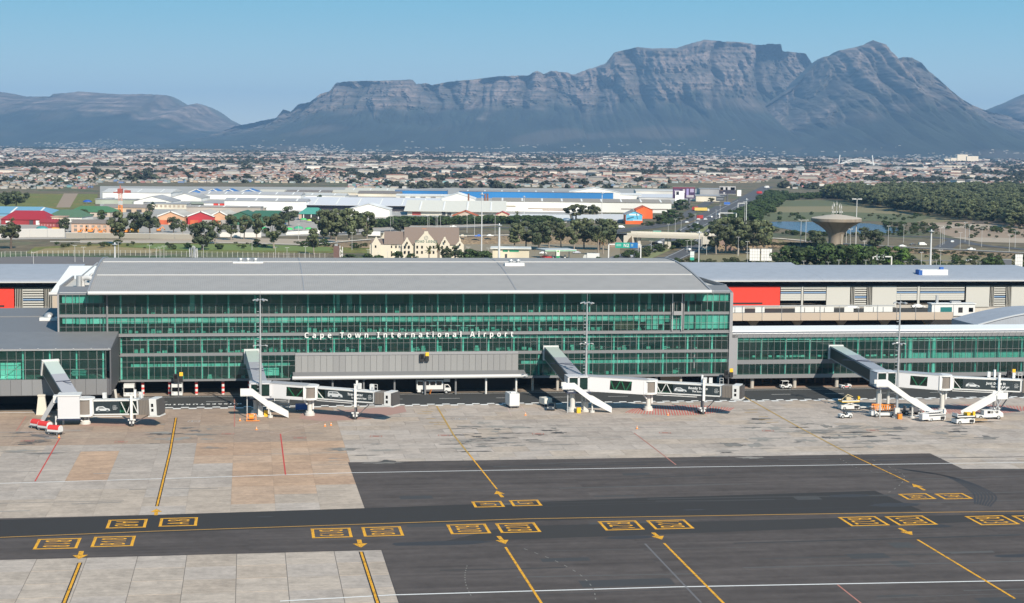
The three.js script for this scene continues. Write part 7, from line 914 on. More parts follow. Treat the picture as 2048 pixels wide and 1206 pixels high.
// water tower
{
  const p = G(1671, 500), s = pxm(p), Y = (y) => hAt(p, y), t = thing('water_tower', 'flared concrete water tower with aerials on its shallow roof', 'water tower', p), cm = mat('#ffffff', 0.9, { map: (() => { const q = texture(256, (x, y) => { const v = 0.53 + 0.10 * (grain(x, y) - 0.5) - 0.2 * Math.max(0, tileNoise(24, 3)(x, y * 0.06) - 0.55); return [v * 1.03, v * 0.95, v * 0.86]; }, 1, true); q.repeat.set(2, 1); return q; })() });
  const prof = [[14.5, 0], [14, 470], [16.5, 472], [21, 461], [31, 453], [41, 446.5], [48.5, 442.5], [48.8, 441], [48.8, 435.5], [0.01, 435.5]]; const pts = [[15, 500], [14, 486], [14.3, 476], [16.5, 468], [22, 460], [31, 453], [41, 447], [48, 443], [49, 442], [49, 436.5]].map(([r, y]) => new THREE.Vector2(r / s, Y(y))); part('tank_and_stem', new MB().add(new THREE.LatheGeometry(pts, 40)), cm, t); part('roof', new MB().add(new THREE.LatheGeometry([[49, 436.5], [46, 435], [20, 430.5], [4, 428.5], [0.01, 428.5]].map(([r, y]) => new THREE.Vector2(r / s, Y(y))), 40)), mat([0.42, 0.37, 0.31], 0.9), t);
  for (const [x, y] of [[-9, 409], [-5, 404], [0, 402], [5, 406], [9, 408]]) part('aerial', new MB().cyl(V3(x / s, Y(430), (x % 3)), V3(x / s, Y(y), (x % 3)), 0.16, 0.12, 6).box(x / s, Y(y + 6), 0.4, 0.5, 1.8, 0.3).box(x / s + 0.4, Y(424), 0.4, 0.8, 0.9, 0.5), mat([0.42, 0.42, 0.41], 0.6), t);
  part('ladder', new MB().box(9 / s, (Y(468) + Y(500)) / 2, 14 / s, 0.3, Y(468) - Y(500), 0.3), mat([0.55, 0.5, 0.42], 0.7), t);
}
// tower crane, boundary wall, fence, sculpture, brown tower
{ const p = G(241, 430), s = pxm(p), Y = (y) => hAt(p, y), t = thing('lattice_tower', 'red and white lattice crane tower in front of the white hangar', 'crane', p), W2 = 1.3; for (const [y0, y1, m] of [[430, 410, C.orange], [410, 402, mat([0.5, 0.52, 0.54], 0.7)], [402, 384, mat([0.56, 0.32, 0.26], 0.7)]]) { const b = new MB(), a = Y(y0), e = Y(y1); for (const [x, z] of [[-W2, -W2], [W2, -W2], [-W2, W2], [W2, W2]]) b.beam(V3(x, a, z), V3(x, e, z), 0.35); const n = 5; for (let i = 0; i < n; i++) { const u = a + (e - a) * i / n, v = a + (e - a) * (i + 1) / n; b.beam(V3(-W2, u, W2), V3(W2, v, W2), 0.24).beam(V3(W2, u, -W2), V3(-W2, v, -W2), 0.24).beam(V3(-W2, v, W2), V3(W2, v, W2), 0.24); } b.build('lattice', m, t); } part('slewing_cab', new MB().box(0, Y(382), 0, 4, 4, 3).box(6, Y(383), 0, 5, 2.2, 2).box(-4, Y(385), 0, 3, 1, 2), mat([0.32, 0.07, 0.05], 0.7), t); part('mast_head', new MB().cyl(V3(0, Y(382), 0), V3(0, Y(370), 0), 0.6, 0.2, 6).beam(V3(0, Y(374), 0), V3(6, Y(380), 0), 0.2), mat([0.45, 0.14, 0.1], 0.7), t); }
function wallRun(name, label, pts, h, m, cap) { const t = thing(name, label, 'wall', V3()); const c = gp(pts); for (let i = 1; i < c.length; i++) { const d = V3().subVectors(c[i], c[i - 1]), n = Math.max(1, Math.round(d.length() / 14)); for (let k = 0; k < n; k++) { const a = V3().lerpVectors(c[i - 1], c[i], k / n), b = V3().lerpVectors(c[i - 1], c[i], (k + 0.985) / n); part('wall_panel', new MB().beam(a.clone().setY(h / 2), b.clone().setY(h / 2), 0.3, h), m, t); } } if (cap) { const b = new MB(); for (let i = 1; i < c.length; i++) b.beam(c[i - 1].clone().setY(h + 0.1), c[i].clone().setY(h + 0.1), 0.5, 0.3); b.build('coping', cap, t); } }
wallRun('boundary_wall', 'long pale boundary wall along the industrial yard, left', [[-60, 478], [60, 474], [130, 474]], 5, mat([0.46, 0.45, 0.43], 0.9), mat([0.66, 0.66, 0.64], 0.9)); wallRun('boundary_wall', 'grey boundary wall below the orange machines running to the big tree', [[132, 476], [250, 477], [400, 479], [430, 479]], 3.2, mat([0.30, 0.28, 0.24], 0.9), mat([0.56, 0.55, 0.52], 0.9)); wallRun('boundary_wall', 'white boundary wall behind the gum trees, centre left', [[440, 474], [523, 475]], 3.2, mat([0.66, 0.65, 0.62], 0.9)); wallRun('boundary_wall', 'white boundary wall below the green playground, right of the tall gum', [[572, 470], [650, 466], [690, 464]], 2.2, mat([0.66, 0.65, 0.62], 0.9));
{ const t = thing('perimeter_fence', 'wire perimeter fence with pale posts behind the terminal roof, left', 'fence', V3()), c = gp([[-60, 520], [10, 514], [210, 511], [660, 517.5]]), g = new THREE.CylinderGeometry(0.1, 0.1, 3.0, 6); let b = new MB(); for (let i = 1; i < c.length; i++) { const d = V3().subVectors(c[i], c[i - 1]), n = Math.round(d.length() / 2.75); for (let k = 0; k < n; k++) { const m = shadowed(new THREE.Mesh(g, mat([0.55, 0.54, 0.50], 0.7))); m.name = 'fence_post'; m.position.copy(c[i - 1]).addScaledVector(d, k / n).setY(1.5); t.add(m); } for (const y of [0.4, 1.1, 1.8, 2.5, 2.9]) b.beam(c[i - 1].clone().setY(y), c[i].clone().setY(y), 0.05, 0.05); } b.build('wire', mat([0.35, 0.34, 0.31], 0.8), t); }
{ const p = G(387, 516), t = thing('steel_sculpture', 'pale grey sculpture of many upright bars beside the perimeter fence', 'sculpture', p); for (let i = 0; i < 22; i++) { const b = new MB(), x = rr(-2, 2.2), h = rr(2.5, 7.4) * (1 - Math.abs(x) * 0.16); b.box(x, h / 2 + rr(0, 1.2), rr(-1, 1), rr(0.18, 0.4), h, 0.15, rr(-0.5, 0.5), 0, rr(-0.1, 0.1)); b.build('bar', pick([C.steel, mat([0.55, 0.56, 0.58], 0.5), C.cladLight]), t); } const q = G(676, 520), u = thing('stair_tower', 'dark brown clad tower with white steel lattice side behind the roof', 'tower', q), s = pxm(q), h = hAt(q, 492); part('tower_body', new MB().bb(-9 / s, 0, -4, 2 / s, h, 0), mat([0.14, 0.085, 0.075], 0.8), u); part('lattice_side', new MB().bb(2.5 / s, 0, -2, 4 / s, h, -1.6).bb(7.5 / s, 0, -2, 9 / s, h - 0.5, -1.6).beam(V3(3 / s, 1, -1.8), V3(8 / s, 3.5, -1.8), 0.4).beam(V3(8 / s, 3.5, -1.8), V3(3 / s, 6, -1.8), 0.4), W.white, u); part('roof_aerial', new MB().box(-4 / s, h + 0.5, -1, 1.6, 1, 1).cyl(V3(-2 / s, h, -1), V3(-2 / s, h + 2, -1), 0.08), C.steel, u); }
// orange building machines and skips in the yard
function digger(label, px, py, hpx, turn) { const p = G(px, py), h = hpx / pxm(p), k = h / 5, t = thing('orange_digger', label, 'digger', p, turn); part('track', new MB().box(0, 0.5 * k, 1.0 * k, 4.4 * k, 1.0 * k, 0.6 * k).box(0, 0.5 * k, -1.0 * k, 4.4 * k, 1.0 * k, 0.6 * k), C.rubber, t); part('body', new MB().box(-0.6 * k, 1.8 * k, 0, 3.4 * k, 1.5 * k, 2.4 * k), C.orange, t); part('cab', new MB().box(0.6 * k, 2.6 * k, 0.6 * k, 1.3 * k, 1.9 * k, 1.1 * k), C.orange, t); part('cab_window', new MB().box(0.9 * k, 2.8 * k, 1.17 * k, 0.8 * k, 1.0 * k, 0.05), C.glassDark, t); part('boom', new MB().beam(V3(1 * k, 2 * k, 0), V3(3.4 * k, 4.8 * k, 0), 0.6 * k).beam(V3(3.4 * k, 4.8 * k, 0), V3(5.4 * k, 2.4 * k, 0), 0.45 * k), C.orange, t); part('bucket', new MB().prism([[5 * k, 2.4 * k], [5.8 * k, 2.4 * k], [6 * k, 1.4 * k], [5.2 * k, 1.2 * k]], -0.6 * k, 1.2 * k), mat([0.3, 0.16, 0.06], 0.8), t); }
digger('leftmost orange digger before the peach building', 160, 466, 9, 0); digger('orange digger with tall raised boom before the peach building', 182, 466, 13, 0.2); digger('orange digger right of the raised boom, before the peach building', 202, 467, 9, -0.2); digger('orange machine half hidden behind the first tall gum tree', 255, 467, 14, 0.6); digger('orange machine below the left peach gabled shed', 318, 463, 10, 0.4);
for (const [x, y, c, l] of [[111, 464, [0.74, 0.36, 0.04], 'yellow orange container left of the dense tree in the yard'], [228, 467, [0.74, 0.36, 0.04], 'yellow orange container right of the orange diggers'], [268, 465, [0.74, 0.36, 0.04], 'yellow orange container between the two dark trees']]) shed('yard_container', l, x - 7, x + 7, y, y - 7, { kind: 'flat', d: 4, wall: c, roof: c, cat: 'container', over: 0.05 });
for (const [x, y, w, c, l] of [[84, 462, 24, [0.05, 0.22, 0.22], 'dark teal tent roof in front of the red annex'], [525, 462, 20, [0.06, 0.42, 0.16], 'bright green play shelter left of the tall gum'], [578, 463, 16, [0.05, 0.50, 0.12], 'bright green dome in the playground, left'], [597, 461, 20, [0.06, 0.34, 0.20], 'green dome in the playground, middle'], [617, 462, 14, [0.05, 0.50, 0.12], 'green dome in the playground, right'], [607, 443, 14, [0.08, 0.42, 0.14], 'green canopy under the teal pavilion'], [619, 445, 12, [0.35, 0.55, 0.05], 'lime green canopy right of the green canopy'], [565, 452, 16, [0.02, 0.10, 0.34], 'dark blue slide roof in the playground'], [175, 407, 18, [0.02, 0.08, 0.36], 'blue roofed hut in the green field']]) { const p = G(x, y), s = pxm(p), r = w / 2 / s, t = thing('play_shelter', l, 'shelter', p); const d = new THREE.SphereGeometry(r, 14, 6, 0, 6.283, 0, 1.57); d.scale(1, 0.5, 0.8); d.translate(0, 1.4, 0); part('canopy', new MB().add(d), mat(c, 0.6), t); part('frame', new MB().cyl(V3(-r * 0.8, 0, 0), V3(-r * 0.8, 1.5, 0), 0.12).cyl(V3(r * 0.8, 0, 0), V3(r * 0.8, 1.5, 0), 0.12).cyl(V3(0, 0, r * 0.6), V3(0, 1.5, r * 0.6), 0.12), C.steel, t); }
// billboards and road signs
function board(name, label, x0, x1, y0, y1, yb, m, o = {}) { const p = G((x0 + x1) / 2, yb), s = pxm(p), w = (x1 - x0) / s, a = hAt(p, y1), b = hAt(p, y0), t = thing(name, label, o.cat ?? 'billboard', p, o.turn ?? 0); part('panel', new MB().bb(-w / 2, a, -0.25, w / 2, b, 0), m, t); part('frame', new MB().bb(-w / 2 - 0.15, b, -0.3, w / 2 + 0.15, b + 0.2, 0.1).bb(-w / 2 - 0.15, a - 0.2, -0.3, w / 2 + 0.15, a, 0.1), o.frame ?? C.steel, t); for (const u of o.posts ?? [0]) part('post', new MB().cyl(V3(u * w, 0, -0.5), V3(u * w, a + 0.5, -0.5), o.r ?? 0.5), C.cladDark, t); for (const [u0, u1, v0, v1, c] of o.print ?? []) part('print', new MB().bb(-w / 2 + u0 * w, a + v0 * (b - a), 0.01, -w / 2 + u1 * w, a + v1 * (b - a), 0.05), mat(c, 0.6), t); return { t, w, a, b }; }
board('billboard', 'wide dark purple billboard beside the motorway', 1345, 1389, 374, 397, 416, mat([0.045, 0.02, 0.075], 0.6), { posts: [0.25], r: 1.2, print: [[0, 1, 0.86, 1, [0.16, 0.03, 0.06]], [0.06, 0.3, 0.35, 0.75, [0.25, 0.2, 0.3]], [0.45, 0.55, 0.5, 0.8, [0.5, 0.45, 0.5]], [0.62, 0.72, 0.3, 0.9, [0.3, 0.25, 0.5]], [0.78, 0.95, 0.55, 0.85, [0.35, 0.3, 0.45]], [0.62, 0.95, 0.1, 0.3, [0.4, 0.38, 0.42]]] });
board('billboard', 'tall white billboard with a portrait in front of the purple one', 1350, 1368, 382, 405, 416, mat([0.80, 0.80, 0.82], 0.6), { posts: [0], r: 0.9, print: [[0.1, 0.42, 0.65, 0.96, [0.06, 0.06, 0.09]], [0.18, 0.34, 0.72, 0.86, [0.45, 0.38, 0.36]], [0.6, 0.7, 0.08, 0.14, [0.5, 0.2, 0.2]]] });
board('billboard', 'white framed dark billboard high above the motorway', 1438, 1471, 373, 388, 405, mat([0.03, 0.03, 0.055], 0.6), { frame: W.white, posts: [0], r: 0.9, print: [[0.02, 0.98, 0.55, 0.98, [0.45, 0.44, 0.45]], [0.06, 0.24, 0.4, 0.9, [0.10, 0.07, 0.06]], [0.38, 0.5, 0.3, 0.9, [0.03, 0.03, 0.05]], [0.68, 0.94, 0.35, 0.9, [0.04, 0.04, 0.06]], [0.25, 0.36, 0.06, 0.2, [0.6, 0.6, 0.62]]] });
board('billboard', 'small white billboard right of the white framed one', 1474, 1482, 380, 392, 402, mat([0.78, 0.78, 0.76], 0.6)); board('billboard', 'low dark billboard on the cream store roof', 1432, 1448, 393, 402, 410, mat([0.05, 0.06, 0.075], 0.5), { print: [[0.1, 0.9, 0.35, 0.6, [0.2, 0.21, 0.23]]] }); board('road_sign', 'small blue direction sign over the motorway lanes', 1448, 1460, 404, 409, 412, mat([0.03, 0.12, 0.42], 0.5), { cat: 'road sign', posts: [-0.4, 0.4], r: 0.2 }); board('road_sign', 'green road sign above the overpass parapet', 1306, 1322, 461.5, 466.5, 478, mat([0.06, 0.36, 0.26], 0.5), { cat: 'road sign', posts: [-0.4, 0.4], r: 0.2 });
function gantry(label, x0, x1, yb, yt, panels, name = 'sign_gantry') { const p = G((x0 + x1) / 2, yb), s = pxm(p), w = (x1 - x0) / s, h = hAt(p, yt), t = thing(name, label, 'sign gantry', p, 0); for (const k of [-1, 1]) part('post', new MB().box(k * w / 2, h / 2, 0, 0.6, h, 0.6), W.white, t); part('beam', new MB().box(0, h, 0, w, 0.6, 0.6), W.white, t); for (const [a, b, ya, yc, m, txt] of panels) { const q = part('sign_panel', new MB().bb((a - (x0 + x1) / 2) / s, hAt(p, yc), 0.35, (b - (x0 + x1) / 2) / s, hAt(p, ya), 0.5), m, t); if (txt) { const g = textGeo(txt, 1.7, 0.05, fonts.bold); g.translate((a + (b - a) * 0.55 - (x0 + x1) / 2) / s, hAt(p, (ya + yc) / 2) - 0.9, 0.52); const l = new THREE.Mesh(g, W.white); l.name = 'lettering'; q.add(l); } const ln = new MB(); for (const v of [0.35, 0.6]) ln.bb((a + 2 - (x0 + x1) / 2) / s, hAt(p, yc + (ya - yc) * v), 0.52, (a + (b - a) * 0.4 - (x0 + x1) / 2) / s, hAt(p, yc + (ya - yc) * v) + 0.35, 0.56); if (m !== W.skin) ln.build('print', mat([0.35, 0.55, 0.5], 0.6), q); } }
gantry('green and blue direction sign gantry behind the terminal roof', 1217, 1281, 522, 489, [[1230, 1259, 485, 496, mat([0.005, 0.30, 0.22], 0.5), 'N2'], [1259.2, 1275, 485, 496, mat([0.005, 0.14, 0.40], 0.5)]]); gantry('plain grey gantry seen from behind among the bushes, right', 1746, 1782, 537, 513, [[1752, 1768, 509, 520, C.steel]]); gantry('white gantry across the motorway left of the gum grove', 1439, 1472, 448, 426, []); gantry('grey gantry far up the motorway', 1476, 1500, 418, 406.5, [], 'sign_gantry');
for (const [x0, x1, y0, y1, yb, l] of [[1499, 1519, 498, 521, 532, 'left white back of the twin sign panels, right of the gum grove'], [1522, 1543, 498, 521, 532, 'right white back of the twin sign panels, right of the gum grove'], [2030, 2044, 509, 536, 545, 'white sign back at the far right edge']]) { const o = board('hoarding', l, x0, x1, y0, y1, yb, mat([0.70, 0.70, 0.69], 0.6), { cat: 'sign', posts: [0] }); const b = new MB(); for (let k = 1; k < 4; k++) b.bb(-o.w / 2, o.a + (o.b - o.a) * k / 4, 0.01, o.w / 2, o.a + (o.b - o.a) * k / 4 + 0.1, 0.06); for (let k = 1; k < 4; k++) b.bb(-o.w / 2 + o.w * k / 4, o.a, 0.01, -o.w / 2 + o.w * k / 4 + 0.1, o.b, 0.05); b.build('panel_rib', mat([0.3, 0.3, 0.3], 0.6), o.t); }
board('hoarding', 'dark back of a sign panel left of the far right white one', 2005, 2022, 519, 536, 545, mat([0.09, 0.10, 0.12], 0.6), { cat: 'sign' }); board('roadside_totem', 'small green and white upright sign at the right end of the terminal roof', 1380, 1388, 503, 523, 530, mat([0.62, 0.68, 0.66], 0.5), { cat: 'sign', print: [[0, 1, 0.05, 0.42, [0.02, 0.36, 0.26]], [0, 1, 0.55, 0.62, [0.4, 0.45, 0.45]]] });
// ---------------------------------------------------------------- trees
const TR = [
  ['olive', 22, 497, 56, 'spreading olive tree at the far left behind the concourse', 1.15], ['gum', 238, 489, 66, 'tall thin gum tree with bare trunk left of the dark pair'], ['dense', 272, 468, 48, 'left tree of the dark pair before the peach gabled sheds'], ['dense', 300, 469, 52, 'right tree of the dark pair before the peach gabled sheds', 1.1], ['dense', 347, 465, 34, 'small dark tree before the red fronted shed'], ['gum', 366, 470, 28, 'slender small tree left of the sculpture tree'], ['dense', 404, 500, 62, 'big drooping dark tree beside the steel sculpture', 1.05], ['gum', 430, 488, 48, 'gum right of the drooping dark tree'], ['dense', 130, 464, 30, 'round dark tree left of the peach building'], ['bush', 168, 437, 22, 'dark bush between the green roofed halls'], ['bush', 203, 440, 22, 'bright bush right of the green roofed halls'], ['gum', 462, 480, 52, 'gum left of the white wall pieces'], ['gum', 488, 478, 48, 'second gum at the white wall pieces'], ['gum', 514, 480, 54, 'third gum at the white wall pieces'], ['gum', 548, 497, 72, 'tall open gum in the middle of the green verge'], ['dense', 578, 452, 44, 'dark tree left of the teal pavilion', 1.1], ['gum', 628, 508, 52, 'lone gum standing in the reeds left of the brown tower'], ['gum', 648, 488, 70, 'first gum of the dense clump left of the hotel', 1.1], ['gum', 672, 487, 72, 'second gum of the dense clump left of the hotel', 1.1], ['dense', 662, 478, 56, 'dark tree inside the clump left of the hotel'], ['gum', 698, 488, 72, 'third gum of the dense clump left of the hotel', 1.1], ['gum', 734, 486, 64, 'gum beside the white truck left of the hotel'], ['dense', 716, 466, 46, 'dark tree at the back of the clump left of the hotel'], ['dense', 800, 470, 36, 'round tree on the ring road behind the hotel', 1.3],
  ['gum', 1028, 492, 48, 'leftmost gum of the row behind the filling station', 1.2], ['gum', 1052, 490, 50, 'second gum of the row behind the filling station', 1.2], ['dense', 1078, 494, 56, 'dark drooping gum in the row behind the filling station'], ['gum', 1098, 492, 54, 'pale gum beside the dark drooping one'], ['gum', 1122, 488, 46, 'short rounded gum in the row behind the station'], ['gum', 1148, 496, 58, 'gum above the fuel canopy'], ['gum', 1168, 492, 60, 'tall gum above the price totem', 1.1], ['dense', 1198, 494, 66, 'big dark tree left of the green gantry', 1.15], ['gum', 1218, 494, 58, 'rightmost tree of the row, against the overpass', 1.2], ['olive', 1152, 446, 42, 'wide dark olive tree before the long white hall', 1.35], ['olive', 1186, 440, 34, 'smaller olive tree right of the wide one', 1.1],
  ['gum', 1432, 508, 62, 'leftmost gum of the grove right of the overpass'], ['gum', 1452, 506, 72, 'second gum of the grove right of the overpass', 1.1], ['gum', 1476, 508, 74, 'tallest gum of the grove right of the overpass', 1.1], ['dense', 1492, 500, 58, 'dark tree inside the grove right of the overpass'], ['gum', 1506, 508, 70, 'fourth gum of the grove right of the overpass', 1.1], ['gum', 1530, 506, 66, 'rightmost gum of the grove, above the sign backs', 1.15], ['dense', 1634, 503, 46, 'dark tree left of the water tower stem', 1.1], ['dense', 1749, 500, 44, 'dark round tree right of the water tower', 1.05], ['gum', 1728, 490, 36, 'small tree behind the dark round tree'],
  ['bush', 1580, 540, 40, 'leftmost dark green bush behind the blue grey roof', 1.2], ['bush', 1612, 541, 42, 'second dark bush behind the blue grey roof', 1.2], ['bush', 1652, 543, 48, 'tall bush below the water tower', 1.1], ['bush', 1690, 542, 44, 'bush right of the water tower foot', 1.2], ['bright', 1716, 534, 36, 'bright green bush below the dark round tree', 1.2], ['bush', 1738, 542, 40, 'brownish bush beside the grey gantry'], ['bright', 1785, 534, 32, 'bright green bush right of the grey gantry', 1.3], ['bush', 1982, 548, 24, 'yellow green bush left of the dark sign back', 1.2], ['dense', 12, 416, 34, 'left dark tree in the green field'], ['dense', 32, 417, 38, 'right dark tree in the green field', 1.2], ['dense', 54, 400, 16, 'low bush at the edge of the green field'], ['gum', 300, 425, 18, 'small conifer before the cream walled block, left'], ['cypress', 306, 424, 22, 'small conifer before the cream walled block, right'], ['bush', 640, 398, 10, 'small bush at the back of the estate'], ['bush', 1364, 420, 24, 'bush under the tall white billboard', 1.4], ['bush', 1340, 438, 22, 'bush below the twin gabled building', 1.6], ['bush', 1320, 446, 20, 'bush right of the orange building', 1.4], ['olive', 1422, 408, 14, 'umbrella shaped tree before the cream store', 1.2],
  ['bush', 734, 528, 24, 'dark shrub at the left corner of the hotel'], ['bush', 756, 528, 22, 'rounded shrub before the hotel, left'], ['bush', 796, 527, 28, 'shrub before the hotel, left of centre'], ['bush', 824, 526, 22, 'pointed shrub before the hotel, centre'], ['dense', 893, 524, 32, 'dark tree before the right end of the hotel'], ['dense', 911, 522, 34, 'taller dark tree at the right end of the hotel'], ['bush', 938, 528, 34, 'big dark hedge mass right of the hotel, left part', 1.4], ['bush', 964, 528, 32, 'big dark hedge mass right of the hotel, right part', 1.4], ['bush', 1196, 524, 14, 'low bush left of the green gantry'], ['bush', 700, 526, 20, 'low hedge right of the brown tower', 1.6],
];
TR.forEach(([k, x, y0, h0, l, w], i) => { let y = y0, h = h0; if (x > 1020 && x < 1235 && y > 480) { y += 6; h += 5; } if (y > 530) h += 15; plant(k, i, k === 'bush' || k === 'bright' ? 'shrub' : k === 'cypress' ? 'conifer' : 'tree', l, k === 'bush' || k === 'bright' ? 'bush' : 'tree', x, y, h, undefined, w ?? 1); });
{ // palms
  for (const [x, y, h, l] of [[858, 524, 32, 'short orange brown palm before the hotel centre'], [876, 524, 38, 'taller palm right of the short one before the hotel'], [1196, 510, 46, 'palm in front of the dark tree left of the green gantry'], [1206, 508, 36, 'thin palm right of the other near the green gantry'], [1034, 446, 24, 'palm among the white sheet roofs'], [24, 462, 26, 'palm before the red hall, far left']]) { const p = G(x, y), H = h / pxm(p), t = thing('palm_tree', l, 'palm', p); part('trunk', new MB().cyl(V3(0, 0, 0), V3(0, H * 0.72, 0), 0.42, 0.32, 8), barkMat, t); const g = [], b = new MB(); for (let i = 0; i < 34; i++) { const a = i * 2.4, up = rr(-0.7, 1.1), len = H * rr(0.24, 0.34); b.beam(V3(0, H * 0.74, 0), V3(Math.cos(a) * len * Math.cos(up), H * 0.74 + Math.sin(up) * len, Math.sin(a) * len * Math.cos(up)), 0.55, 0.05); } b.build('crown', mat([0.11, 0.12, 0.045], 0.8), t); const d = new MB(); for (let i = 0; i < 16; i++) { const a = i * 2.1; d.beam(V3(0, H * 0.72, 0), V3(Math.cos(a) * 0.9, H * rr(0.5, 0.6), Math.sin(a) * 0.9), 0.4, 0.05); } d.build('dead_fronds', mat([0.26, 0.14, 0.06], 0.9), t); }
}
function scatter(name, variants, list, hmin, hmax, wide) { const geos = variants.map((v) => v.crown), per = geos.map(() => []); list.forEach((p) => per[Math.floor(rnd() * geos.length)].push(p)); const g = new THREE.Group(); g.name = name; g.userData.kind = 'stuff'; scene.add(g); const m4 = new THREE.Matrix4(), q = new THREE.Quaternion(); geos.forEach((geo, i) => { const I = new THREE.InstancedMesh(geo, leafMat, per[i].length); per[i].forEach((p, k) => { const s = rr(hmin, hmax) / 10 * (p.s ?? 1); q.setFromAxisAngle(V3(0, 1, 0), rnd() * 6.28); m4.compose(V3(p.x, p.y - s * 0.5, p.z), q, V3(s * wide * rr(0.8, 1.2), s, s * wide * rr(0.8, 1.2))); I.setMatrixAt(k, m4); }); I.name = 'foliage'; I.userData.kind = 'stuff'; shadowed(I); g.add(I); }); }
const inside = (poly, x, y) => { let c = false; for (let i = 0, j = poly.length - 1; i < poly.length; j = i++) { const [xi, yi] = poly[i], [xj, yj] = poly[j]; if ((yi > y) !== (yj > y) && x < (xj - xi) * (y - yi) / (yj - yi) + xi) c = !c; } return c; };
const fillPoly = (pts, n) => { const w = gp(pts).map((p) => [p.x, p.z]), xs = w.map((p) => p[0]), zs = w.map((p) => p[1]), o = []; let k = 0; while (o.length < n && k++ < n * 40) { const x = rr(Math.min(...xs), Math.max(...xs)), z = rr(Math.min(...zs), Math.max(...zs)); if (inside(w, x, z)) o.push({ x, y: 0, z }); } return o; };
const lineFill = (pts, n, sp) => { const c = new THREE.CatmullRomCurve3(gp(pts)); return Array.from({ length: n }, (_, i) => { const p = c.getPoint((i + rnd()) / n); return { x: p.x + rr(-sp, sp), y: 0, z: p.z + rr(-sp, sp) }; }); };
scatter('pine_forest', [...kinds.gum, ...kinds.dense], fillPoly([[1640, 392], [1720, 386], [2130, 386], [2130, 466], [1990, 452], [1900, 440], [1800, 424], [1700, 408]], 1500), 11, 19, 1.25);
scatter('roadside_hedge', kinds.bush, [...lineFill([[1490, 446], [1512, 428], [1530, 414], [1545, 402], [1560, 388]], 170, 12), ...lineFill([[1556, 402], [1600, 398], [1680, 396]], 40, 8)], 5, 10, 1.2);
scatter('green_hedge', kinds.bush, [...lineFill([[790, 449], [850, 450], [1000, 447], [1110, 449]], 190, 6), ...lineFill([[700, 458], [790, 452]], 36, 5)], 5, 8.5, 1.2);
scatter('verge_shrubs', [...kinds.bush, ...kinds.olive], [...lineFill([[1250, 518], [1310, 502], [1380, 486]], 80, 7), ...lineFill([[1320, 530], [1400, 530], [1500, 528]], 60, 9), ...lineFill([[1360, 470], [1420, 448], [1470, 424]], 30, 5), ...lineFill([[1290, 452], [1340, 446], [1380, 432]], 46, 8), ...fillPoly([[1400, 522], [1700, 512], [2060, 518], [2060, 540], [1400, 540]], 150), ...fillPoly([[100, 490], [740, 486], [740, 500], [100, 500]], 60), ...fillPoly([[1880, 448], [2100, 452], [2100, 484], [1900, 474]], 70), ...fillPoly([[1740, 446], [1870, 448], [1880, 470], [1800, 472]], 70), ...lineFill([[1530, 462], [1600, 470], [1700, 473], [1800, 470]], 70, 8), ...fillPoly([[1520, 428], [1860, 430], [1830, 442], [1530, 441]], 50)], 1.5, 4.2, 1.3);
scatter('embankment_scrub', kinds.olive, eR.flatMap((p) => Array.from({ length: 11 }, () => ({ x: p.x + rr(-12, 12), y: p.y * 0.3, z: p.z + rr(10, 19) }))), 0.8, 2.2, 1.4);
// ---------------------------------------------------------------- street lamps and poles
let lampProto = null;
function lamp(x, yb, yt, label, group, double = false) { const p = G(x, yb), h = hAt(p, yt); let t; if (!lampProto) { t = lampProto = thing('street_lamp', label, 'street lamp', p, 0, group); part('pole', new MB().cyl(V3(0, 0, 0), V3(0, 10, 0), 0.13, 0.09, 7), mat([0.50, 0.50, 0.49], 0.6), t); part('lamp_head', new MB().box(-0.7, 10, 0, 0.9, 0.16, 0.3).box(0.7, 10, 0, 0.9, 0.16, 0.3).box(0, 9.98, 0, 1.6, 0.08, 0.1), mat([0.66, 0.66, 0.64], 0.5), t); } else { t = lampProto.clone(); t.name = numbered('street_lamp'); scene.add(t); t.position.copy(p); t.userData = { label, category: 'street lamp', group }; } t.scale.set(Math.max(1, h / 12), h / 10, Math.max(1, h / 12)); t.rotation.y = rr(-0.5, 0.5); return t; }
